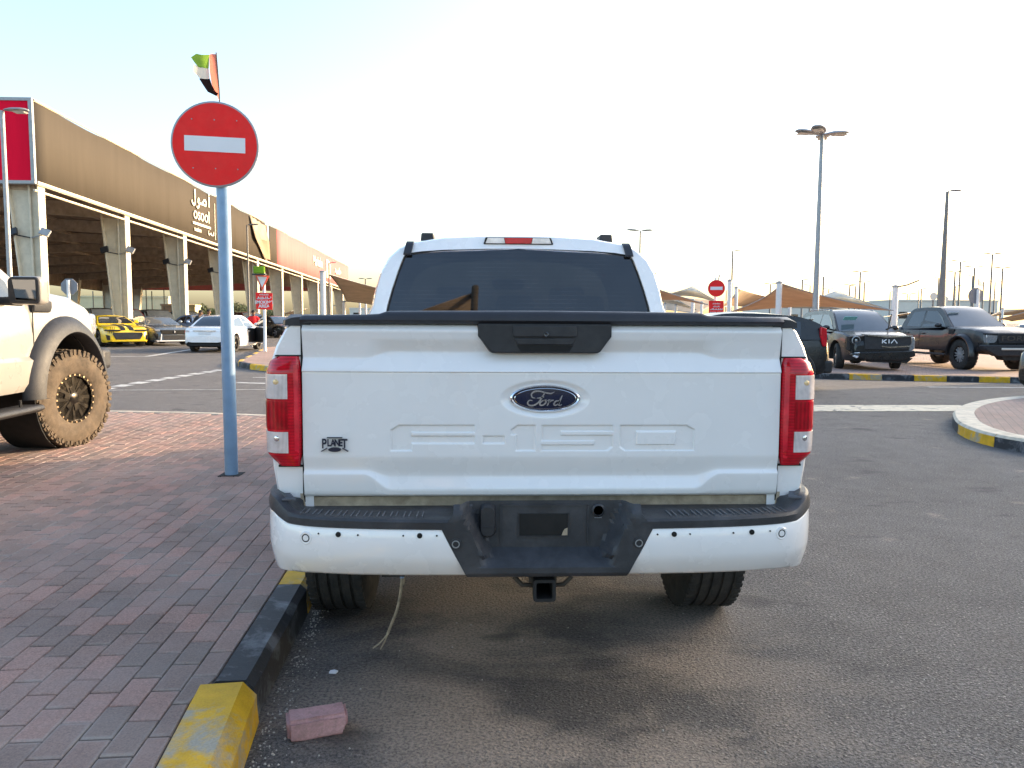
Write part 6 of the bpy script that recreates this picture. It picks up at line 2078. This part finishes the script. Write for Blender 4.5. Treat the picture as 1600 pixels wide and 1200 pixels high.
# ---------------------------------------------------------------- auction hall on the left
XL = 17.12
def hall_pt(off, dep): return 0
HX = P(752.4 - 1200 * XL / 30, 500, 30).x       # street face
def hall_y(dep): return P(752.4 - 1200 * XL / dep, 500, dep).y
def fb(y): return 6.62 - .0205 * (y - 27)       # underside of the banner
def ft(y): return 9.72 - .0215 * (y - 27)       # top of the banner
Y0, Y1 = hall_y(30), hall_y(99)
YR = hall_y(64.6)
HALL = thing('auction_hall', 'open sided auction hall with tan and red banners on tapered cream columns', 'building', (HX - 9, (Y0 + Y1) / 2, gz(HX, 40)))
ho = HALL.location
def hl(x, y, z): return (x - ho.x, y - ho.y, z - ho.z)
def banner(name, ya, yb, mat, n=40, sag=.10, ripple=.03):
    rows = [[], [], []]
    for k in range(n + 1):
        y = lerp(ya, yb, k / n)
        w = ripple * math.sin(y * 2.1) + ripple * .6 * math.sin(y * 5.3)
        b = sag * abs(math.sin((y - Y0) * math.pi / 7.25))
        rows[0].append(hl(HX + w * .3, y, fb(y)))
        rows[1].append(hl(HX + w, y, (fb(y) + ft(y)) / 2))
        rows[2].append(hl(HX + w * .5, y, ft(y) - b))
    return MB().grid(rows).build(name, M[mat], HALL, 60, fix=False, solid=.03)
YT = hall_y(61.2)
banner('tan_banner', Y0, YT, 'fasciatan')
banner('tan_banner', YT + 1.1, YR, 'fasciatan', 6)
banner('red_banner', YR, Y1, 'fasciared', 24)
# torn, gathered piece of banner
rows = []
for k in range(11):
    u = k / 10
    top = (HX + .1 + .08 * math.sin(k * 2.3), lerp(YT - 4.3, YT - .3, u), ft(YT) - .35 + .3 * (1 - u))
    mid = (HX + .22 + .18 * math.sin(k * 2.9), lerp(YT - 3.4, YT + .2, u), (fb(YT) + ft(YT)) / 2)
    bot = (HX + .2 + .15 * math.sin(k * 3.1), lerp(YT - .9, YT + .6, u), fb(YT) + .15)
    rows.append([hl(*top), hl(*mid), hl(*bot)])
MB().grid(rows).build('torn_flap', M['tanfabric'], HALL, 30, fix=False, solid=.02)
MB().box(*[v for p in zip(hl(HX - .6, YT - .1, fb(YT)), hl(HX - .15, YT + 1.2, ft(YT) - .1)) for v in p]).build('banner_frame', M['roofdark'], HALL)
# rails along the lower and upper edge
tr = MB()
for f_, off, w_ in ((fb, -.03, .09), (ft, 0, .05), (lambda y: fb(y) - .28, -.12, .05)):
    a = hl(HX + off, Y0, f_(Y0)); b = hl(HX + off, Y1, f_(Y1))
    tr.tube([a, b], w_, 6)
tr.build('banner_rail', M['cream_col'], HALL)
# red end wall panel with silver frame
za, zb = fb(Y0), ft(Y0)
MB().box(*[v for p in zip(hl(HX - 26, Y0 - .10, za + .06), hl(HX - .14, Y0 + .06, zb - .06)) for v in p]).build('red_panel', M['fasciacrimson'], HALL)
fr_ = MB()
for z in (za, zb):
    p, q = hl(HX - 26, Y0 - .14, z - .06), hl(HX, Y0 + .1, z + .06)
    fr_.box(p[0], q[0], p[1], q[1], p[2], q[2])
p, q = hl(HX - .14, Y0 - .14, za + .06), hl(HX, Y0 + .1, zb - .06)
fr_.box(p[0], q[0], p[1], q[1], p[2], q[2])
fr_.build('panel_frame', M['galv'], HALL)
# roof deck, beams, purlins
rf = MB()
WD = 26
rf.grid([[hl(HX - .2, y, fb(y) + .55), hl(HX - WD / 2, y, fb(y) + 1.15), hl(HX - WD, y, fb(y) + .45)] for y in (Y0 + .1, Y1)])
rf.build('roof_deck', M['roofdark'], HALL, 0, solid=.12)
NB = 10
for k in range(NB):
    dep = 30.4 + 7.25 * k
    y = hall_y(dep)
    bm = MB()
    z0 = fb(y)
    bm.prism([(HX - .25 - ho.x, z0 - .25 - ho.z), (HX - .25 - ho.x, z0 + .45 - ho.z), (HX - WD / 2 - ho.x, z0 + 1.05 - ho.z), (HX - WD + .2 - ho.x, z0 + .35 - ho.z), (HX - WD + .2 - ho.x, z0 - .3 - ho.z), (HX - WD / 2 - ho.x, z0 + .50 - ho.z)], 'y', y - .12 - ho.y, y + .12 - ho.y)
    bm.build('roof_beam', M['beam'], HALL)
    for side, xo, sg in (('street', HX - .12, 1), ('rear', HX - WD + .3, -1)):
        cl = MB()
        gzv = gz(xo, y) - .02
        H = z0 - .02
        xa, xb_, xt = xo, xo - sg * .52, xo - sg * 1.08
        Lc = lambda x, z: (x - ho.x, z - ho.z)
        cl.prism([Lc(xa, gzv), Lc(xa, H), Lc(xt, H), Lc(xb_, gzv)], 'y', y - .07 - ho.y, y + .07 - ho.y)
        cl.prism([Lc(xa, gzv), Lc(xa, H), Lc(xa + sg * .05, H), Lc(xa + sg * .05, gzv)], 'y', y - .24 - ho.y, y + .24 - ho.y)
        cl.prism([Lc(xb_, gzv), Lc(xt, H), Lc(xt - sg * .05, H), Lc(xb_ - sg * .05, gzv)], 'y', y - .24 - ho.y, y + .24 - ho.y)
        if side == 'street' and k < 5:
            cl.tube([(xa - .30 - ho.x, y - .14 - ho.y, gzv - ho.z), (xa - .34 - ho.x, y - .14 - ho.y, H - ho.z)], .05, 8)
        cl.build('column', M['cream_col'], HALL, 30)
        if side == 'street' and k in (0, 1, 2, 3):
            for sx in (1, -1):
                fx, fz = (xo + .28 if sx > 0 else xo - .95), 4.72 - .02 * k
                fl2 = MB().box(-.18, .18, -.05, .05, -.14, .14, M=Matrix.Translation(hl(fx, y - .3, fz)) @ Matrix.Rotation(R(20 * sx), 4, 'Y') @ Matrix.Rotation(R(-25), 4, 'X'))
                fl2.tube([hl(fx, y - .28, fz - .08), hl(xo - .35, y - .16, fz - .2)], .025, 6)
                fl2.build('floodlight', M['galv'] if sx > 0 else M['plastic'], HALL)
for k in range(9):
    x = HX - 1.5 - 2.9 * k
    z_ = lambda y: fb(y) + (.62 if True else 0) + .30 * (1 - abs(2 * k / 8 - 1))
    MB().tube([hl(x, Y0 + .1, z_(Y0)), hl(x, Y1, z_(Y1))], .10, 4).build('purlin', M['beam'], HALL)
# far side banner hides the sky under the roof
rows = [[hl(HX - WD, y, fb(y) - .95) for y in (Y0, Y1)], [hl(HX - WD, y, ft(y) - .6) for y in (Y0, Y1)]]
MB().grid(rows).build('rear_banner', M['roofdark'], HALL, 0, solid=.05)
MB().box(*[v for p in zip(hl(HX - WD, Y1 - .1, fb(Y1) - .2), hl(HX - .1, Y1 + .05, ft(Y1) - .1)) for v in p]).build('end_banner', M['fasciared'], HALL)
# lettering on the tan banner
def hx_text(body, dep, z, size, sx, bold=.01, name='banner_lettering', mat='letter'):
    y = hall_y(dep)
    return text_obj(name, body, size, M[mat], HALL, facing(hl(HX + .07, y, z), (0, 1, 0), UPV), .01, sx, bold=bold)
def mid(dep, f): 
    y = hall_y(dep); return lerp(fb(y), ft(y), f)
hx_text('osool', 47.3, mid(47.3, .46), 1.08, 1.12, -.004)
hx_text('auction', 46.6, mid(46.6, .155), .38, 1.0, .004)
lm = MB()
y = hall_y(47.3)
strokes(lm, [[(-1.5, 0), (1.5, 0)]], .14, facing(hl(HX + .07, y, mid(47.3, .27)), (0, 1, 0), UPV), .01)
strokes(lm, [[(0, -1.3), (0, 1.0)]], .05, facing(hl(HX + .07, hall_y(49.6), mid(49.6, .5)), (0, 1, 0), UPV), .01)
ma = facing(hl(HX + .07, y, mid(47.3, .72)), (0, 1, 0), UPV)
strokes(lm, [smoothline([(-1.05, .62), (-1.02, .1), (-1.05, -.18), (-1.25, -.32), (-1.5, -.22), (-1.52, -.08)], 5),
             smoothline([(-.62, .02), (-.45, .14), (-.34, .0), (-.50, -.12), (-.62, .02)], 4), smoothline([(-.36, .02), (-.40, -.25), (-.62, -.40), (-.80, -.36)], 5),
             [(-.36, -.10), (.10, -.10), (.16, .06), (.18, -.10), (.78, -.10)], smoothline([(.22, -.08), (.40, .16), (.66, .20), (.80, .06), (.74, -.10)], 5),
             [(1.32, .55), (1.30, -.12)], [(1.22, .62), (1.32, .70), (1.42, .68)]], .13, ma, .01)
strokes(lm, [smoothline([(1.45, .1), (1.40, -.05), (1.25, -.05), (1.1, -.05), (1.05, .1)], 4), smoothline([(1.0, -.05), (.85, .05), (.78, -.05), (.62, -.06), (.6, .18)], 4), [(1.52, .2), (1.52, -.05)]], .06, facing(hl(HX + .07, hall_y(47.8), mid(47.8, .155)), (0, 1, 0), UPV), .01)
lm.build('banner_lettering', M['letter'], HALL, 0, fix=False)
hx_text('Marhaba', 80.5, mid(80.5, .58), 1.35, .95, .02)
rm = MB()
mm_ = facing(hl(HX + .07, hall_y(86), mid(86, .5)), (0, 1, 0), UPV)
strokes(rm, [[(-.9, -1.0), (-.9, 1.0)], [(-.3, -1.0), (-.3, 1.0)], [(.35, -1.0), (.35, .9)], [(.9, -1.0), (.9, .6)]], .42, mm_, .01)
rm.build('banner_lettering', M['letter'], HALL, 0, fix=False)
rm = MB()
m2_ = facing(hl(HX + .07, hall_y(91.5), mid(91.5, .50)), (0, 1, 0), UPV)
strokes(rm, [smoothline([(2.0, .1), (1.6, .3), (1.2, 0), (.6, 0), (.2, .3), (-.3, 0), (-1.0, 0), (-1.4, .4), (-1.8, 0)], 4), [(1.0, .0), (1.0, .7)]], .22, m2_, .01)
rm.build('banner_lettering', M['letter'], HALL, 0, fix=False)

# ---------------------------------------------------------------- far buildings, trees
def block(name, label, x0, x1, pyt, dep, mat, cat='building', depth=8, extras=True):
    a = P(x0, 500, dep); b = P(x1, 500, dep)
    zt = P((x0 + x1) / 2, pyt, dep).z
    zb_ = gz(a.x, a.y) - .05
    t = thing(name, label, cat, ((a.x + b.x) / 2, (a.y + b.y) / 2, zb_))
    w = abs(b.x - a.x); H = zt - zb_
    MB().box(-w / 2, w / 2, 0, depth, 0, H).build('wall', M[mat], t)
    MB().box(-w / 2 - .1, w / 2 + .1, -.12, depth + .1, H, H + .25).build('parapet', M[mat], t)
    if extras:
        k = max(2, int(w / 5))
        for i in range(k):
            x = lerp(-w / 2 + 1.5, w / 2 - 1.5, i / (k - 1))
            MB().box(x - .7, x + .7, -.03, .05, H * .45, H * .45 + 1.1).build('window', M['glass'], t)
    return t
block('market_building', 'long low pale building on the horizon behind the dark lifted pickup', 1395, 1560, 471, 125, 'beigewall')
block('market_building', 'small pale building left of the rod post on the horizon', 1356, 1392, 473, 140, 'beigewall')
block('market_building', 'low pale building on the horizon behind the tan sail mast', 1180, 1350, 480, 150, 'beigewall')
block('market_building', 'sunlit cream yellow wall seen under the hall roof', 60, 262, 465, 110, 'yellowwall', depth=3, extras=False)
block('market_building', 'brown block building seen between hall columns', 253, 292, 478, 100, 'brownwall', depth=3, extras=False)
block('market_building', 'pale distant building under the left tan sail', 548, 1010, 484, 170, 'beigewall')
block('market_building', 'low yellow shed between the third and fourth hall columns', 293, 305, 479, 98, 'yellowwall', depth=2, extras=False)
random.seed(11)
for i, (px, w, h, dep) in enumerate(((314, 2.4, 3.1, 105), (330, 2.0, 2.6, 108), (366, 2.8, 3.4, 104), (378, 2.6, 3.2, 110), (390, 2.4, 2.8, 107), (426, 2.6, 2.8, 120), (437, 2.0, 2.4, 122))):
    p = P(px, 500, dep)
    t = thing('tree', ['bushy green tree just right of the third hall column', 'low round tree left of the blue pole', 'green tree right of the blue pole above the white saloon', 'green tree behind the man in red', 'smaller green tree right of the man in red', 'green tree behind the smoking area board', 'low green tree right of the smoking area board'][i], 'tree', (p.x, p.y, gz(p.x, p.y)), 0, 'trees beyond the hall')
    MB().tube([(0, 0, 0), (.05, 0, h * .5), (0, .05, h * .8)], [.16, .11, .04], 7).tube([(0, 0, h * .4), (w * .25, 0, h * .7)], [.07, .03], 5).tube([(0, 0, h * .4), (-w * .25, .1, h * .7)], [.07, .03], 5).build('trunk', M['trunk'], t)
    cr = MB()
    for k in range(900):
        th, ph = random.uniform(0, 6.28), random.uniform(-1, 1)
        rr_ = random.random() ** .45
        lob = 1 + .25 * math.sin(3 * th + i) * math.cos(2 * ph)
        c = Vector((w / 2 * rr_ * lob * math.cos(th) * math.sqrt(1 - ph * ph), w / 2 * rr_ * lob * math.sin(th) * math.sqrt(1 - ph * ph), h * .68 + h * .34 * rr_ * ph * lob))
        s_ = random.uniform(.07, .16)
        a = Vector((random.gauss(0, 1), random.gauss(0, 1), random.gauss(0, 1))).normalized(); b = a.orthogonal().normalized()
        cr.add([c - a * s_, c + b * s_ * .6, c + a * s_, c - b * s_ * .6], [(0, 1, 2, 3)])
    cr.build('crown', M['foliage'], t, 0, fix=False)

# ---------------------------------------------------------------- people by the white saloon
def limb(mb, pts, rr): mb.tube(smoothline(pts, 3), [lerp(rr[min(len(rr) - 1, int(i / 3))], rr[min(len(rr) - 1, int(i / 3) + 1)], (i % 3) / 3) for i in range((len(pts) - 1) * 3 + 1)], 10)
def person(label, loc, rz, shirt, trousers='darktrousers', lean=0.0, arms='reach', cap=True):
    t = thing('person', label, 'person', loc, rz)
    ln = lambda z: lean * max(0, z - .9)
    v = lambda x, y, z: (x, y + ln(z), z)
    bd_, sh, tr_ = MB(), MB(), MB()
    bd_.ball(v(0, .02, 1.60), .098, 9, sc=(.82, .98, 1.22))
    bd_.ball(v(0, .115, 1.575), .018, 5, sc=(.8, 1, 1.4)); bd_.ball(v(.078, .02, 1.59), .025, 5, sc=(.5, .8, 1.2)); bd_.ball(v(-.078, .02, 1.59), .025, 5, sc=(.5, .8, 1.2))
    bd_.ball(v(0, .085, 1.51), .03, 5)
    limb(bd_, [v(0, 0, 1.36), v(0, .005, 1.45), v(0, .015, 1.55)], [.075, .055, .055])
    limb(bd_, [v(0, 0, .92), v(0, .0, 1.1), v(0, 0, 1.3), v(0, 0, 1.42)], [.13, .13, .14, .07])
    limb(sh, [v(0, 0, .86), v(0, 0, 1.05), v(0, 0, 1.25), v(0, 0, 1.40), v(0, 0, 1.455)], [.158, .155, .168, .13, .07])
    sh.ball(v(.13, 0, 1.37), .085, 7); sh.ball(v(-.13, 0, 1.37), .085, 7); sh.ball(v(.09, .03, 1.25), .10, 7); sh.ball(v(-.09, .03, 1.25), .10, 7)
    for sg in (-1, 1):
        S = v(sg * .19, 0, 1.37)
        if arms == 'reach': E_, H_ = v(sg * .25, .10, 1.12), v(sg * .13, .33, 1.06)
        elif arms == 'rest': E_, H_ = v(sg * .30, .02, 1.12), v(sg * .20, .22, 1.12)
        else: E_, H_ = v(sg * .26, -.02, 1.10), v(sg * .25, .06, .86)
        limb(bd_, [S, E_, H_], [.052, .042, .030])
        limb(sh, [S, tuple(lerp(a, b, .62) for a, b in zip(S, E_))], [.072, .062])
        hv = (Vector(H_) - Vector(E_)).normalized(); up = Vector((0, 0, 1)); sd = hv.cross(up).normalized(); dn = sd.cross(hv)
        hc = Vector(H_)
        bd_.ball(tuple(hc + hv * .045), .04, 6, sc=(.8, 1.0, .7))
        for k, (o_, l2) in enumerate(((-.028, .06), (-.010, .072), (.010, .068), (.027, .052))):
            a = hc + hv * .07 + sd * o_
            bd_.tube([a, a + hv * l2 * .55, a + hv * l2 * .85 - up * .02], [.0095, .009, .007], 6)
        a = hc + hv * .03 + sd * (-.03 * sg)
        bd_.tube([a, a + hv * .03 - sd * .03 * sg, a + hv * .06 - sd * .03 * sg], [.011, .010, .008], 6)
        st = .09 if sg > 0 else -.03
        limb(bd_, [(sg * .09, 0, .90), (sg * .10, st * .3 + .02, .48), (sg * .10, st - .02, .08)], [.08, .055, .038])
        limb(tr_, [(sg * .085, 0, .93), (sg * .10, st * .3 + .02, .48), (sg * .10, st - .02, .07)], [.105, .078, .062])
        fo = MB().ball((sg * .10, st + .05, .045), .05, 7, sc=(.85, 2.3, .85))
        fo.build('shoe', M['shoe'], t, 60)
    limb(tr_, [v(0, 0, .82), v(0, 0, .90), v(0, 0, .97)], [.15, .16, .155])
    for nm, m_, mt, vs in (('body', bd_, 'skin', .012), ('shirt', sh, shirt, .016), ('trousers', tr_, trousers, .016)):
        o = m_.build(nm, M[mt], t, 0)
        md = o.modifiers.new('remesh', 'REMESH'); md.mode = 'VOXEL'; md.voxel_size = vs; md.use_smooth_shade = True
        sm_ = o.modifiers.new('smooth', 'SMOOTH'); sm_.iterations = 2; sm_.factor = .5
    hr = MB().ball(v(0, .005, 1.655), .098, 8, sc=(.90, 1.05, .85))
    if cap: hr.prism([(-.06, 1.66), (.06, 1.66), (.05, 1.672), (-.05, 1.672)], 'y', v(0, .09, 1.66)[1], v(0, .17, 1.66)[1])
    hr.build('cap' if cap else 'hair', M['hair'], t, 60)
    for sg in (-1, 1):
        MB().ball(v(sg * .034, .105, 1.605), .013, 5).build('eye', M['black'], t)
    MB().ball(v(0, .108, 1.535), .022, 5, sc=(1, .4, .3)).build('mouth', M['maroonshirt'], t)
    return t
pm = GP(391, 543)
person('person in a red T-shirt leaning over the open door of the white saloon', (pm.x, pm.y + .6, gz(pm.x, pm.y)), R(198), 'redshirt', lean=.25)
pm = P(304, 505, 34.5)
person('person in a dark shirt bending at the far side of the white saloon', (pm.x, pm.y, gz(pm.x, pm.y) - .05), R(-60), 'darkshirt', lean=.35, arms='rest', cap=False)
pm = P(324, 505, 35.5)
person('person in a maroon shirt standing behind the white saloon roof', (pm.x, pm.y, gz(pm.x, pm.y)), R(-20), 'maroonshirt', lean=.15, arms='rest', cap=False)

# ---------------------------------------------------------------- loose paving block, stones and litter
LBK = thing('paving_block', 'broken pink paving block lying on the asphalt near the kerb', 'paving block', (-.775, -.03, 0), R(17))
def rough_block():
    b = bmesh.new()
    bmesh.ops.create_cube(b, size=1)
    bmesh.ops.scale(b, vec=(.200, .098, .075), verts=b.verts)
    bmesh.ops.bevel(b, geom=list(b.edges), offset=.011, segments=3, affect='EDGES')
    bmesh.ops.subdivide_edges(b, edges=list(b.edges), cuts=3, use_grid_fill=True)
    rnd = random.Random(3)
    for v_ in b.verts:
        k = math.sin(v_.co.x * 61 + v_.co.z * 40) * .002 + math.sin(v_.co.y * 130 + v_.co.x * 90) * .0015
        v_.co += v_.normal * k if v_.normal.length else Vector()
        v_.co += Vector((rnd.gauss(0, .0007), rnd.gauss(0, .0007), rnd.gauss(0, .0007)))
        if v_.co.x > .06 and v_.co.z < -.012: v_.co.x -= (v_.co.x - .06) * .25
        v_.co.z += .0375
    me = bpy.data.meshes.new('block'); b.to_mesh(me); b.free()
    me.materials.append(M['looseblock'])
    me.polygons.foreach_set('use_smooth', [True] * len(me.polygons)); me.set_sharp_from_angle(angle=R(40))
    o = bpy.data.objects.new('block', me); COL.objects.link(o); o.parent = LBK
rough_block()
def gravel():
    rnd = random.Random(21)
    mb = MB()
    def stone(x, y, s_, z0=0):
        n = 6
        vs = [(x + s_ * rnd.uniform(.6, 1) * math.cos(6.28 * k / n), y + s_ * rnd.uniform(.6, 1) * math.sin(6.28 * k / n), z0) for k in range(n)]
        vs += [(x + (vx - x) * .6, y + (vy - y) * .6, z0 + s_ * rnd.uniform(.5, .8)) for vx, vy, _ in vs]
        mb.add(vs, [tuple(range(n, 2 * n))] + [(k, (k + 1) % n, n + (k + 1) % n, n + k) for k in range(n)])
    for k in range(420):
        y = rnd.uniform(-.9, 1.6)
        x = itp([(-.9, -.87), (.0, -.985), (1.1, -1.04), (1.6, -1.06)], y) + abs(rnd.gauss(0, .05)) + .008
        stone(x, y, rnd.uniform(.0015, .006))
    for k in range(500):
        stone(rnd.uniform(-.9, 4.5), rnd.uniform(-1.2, 5.5), rnd.uniform(.0015, .0055))
    o = mb.build('gravel', M['concrete'], None, 30)
    tag(o, kind='stuff')
    o['label'] = 'small stones and grit along the kerb and on the asphalt'; o['category'] = 'gravel'
gravel()
pp_ = GP(521, 1051)
t = tag(MB().prism([(-.016, -.010), (.012, -.014), (.018, .004), (.002, .014), (-.014, .008)], 'z', .006, .0, M=Matrix.Translation((pp_.x, pp_.y, .001))).build('litter', M['paper']), 'tiny scrap of white litter on the asphalt by the kerb', 'litter')

# ---------------------------------------------------------------- just out of frame: an added wall that keeps sun off the foreground, and the canopy behind the lens
BLOCKER = thing('sun_blocker', 'added long wall just outside the right of the picture, blocking the low sun', 'building', (25.5, 4, -.3))
MB().box(-1.5, 4.5, -18, 17.5, 0, BLOCKER_H).build('wall', M['beigewall'], BLOCKER)
MB().box(-1.7, 4.7, -18.2, 17.7, BLOCKER_H, BLOCKER_H + .3).build('parapet', M['cream_col'], BLOCKER)
for k in range(9):
    MB().box(-1.53, -1.45, -16 + 3.7 * k, -13.4 + 3.7 * k, .3, 3.2).build('window', M['glass'], BLOCKER)
CN = thing('shade_sail', 'tan sail on a pole behind the photographer', 'shade sail', (-4, -7, 0))
cc = [Vector((3.45, 2.8, 5.35)), Vector((-2.5, 2.8, 3.8)), Vector((-3.0, -4.0, 5.2)), Vector((3.4, -4.5, 4.4))]
rows = [[cc[0] * (1 - u) * (1 - v) + cc[1] * (1 - u) * v + cc[2] * u * v + cc[3] * u * (1 - v) for v in [k / 8 for k in range(9)]] for u in [k / 8 for k in range(9)]]
MB().grid(rows).build('fabric', M['tanfabric'], CN, 60, fix=False, solid=.012)
MB().tube([(3.5, 2.8, 0), (3.5, 2.8, 5.45)], .07, 12).build('pole', M['trunk'], CN)
MB().tube([(-2.52, 2.82, 0), (-2.52, 2.82, 3.9)], .10, 12).build('pole', M['whitepost'], CN)
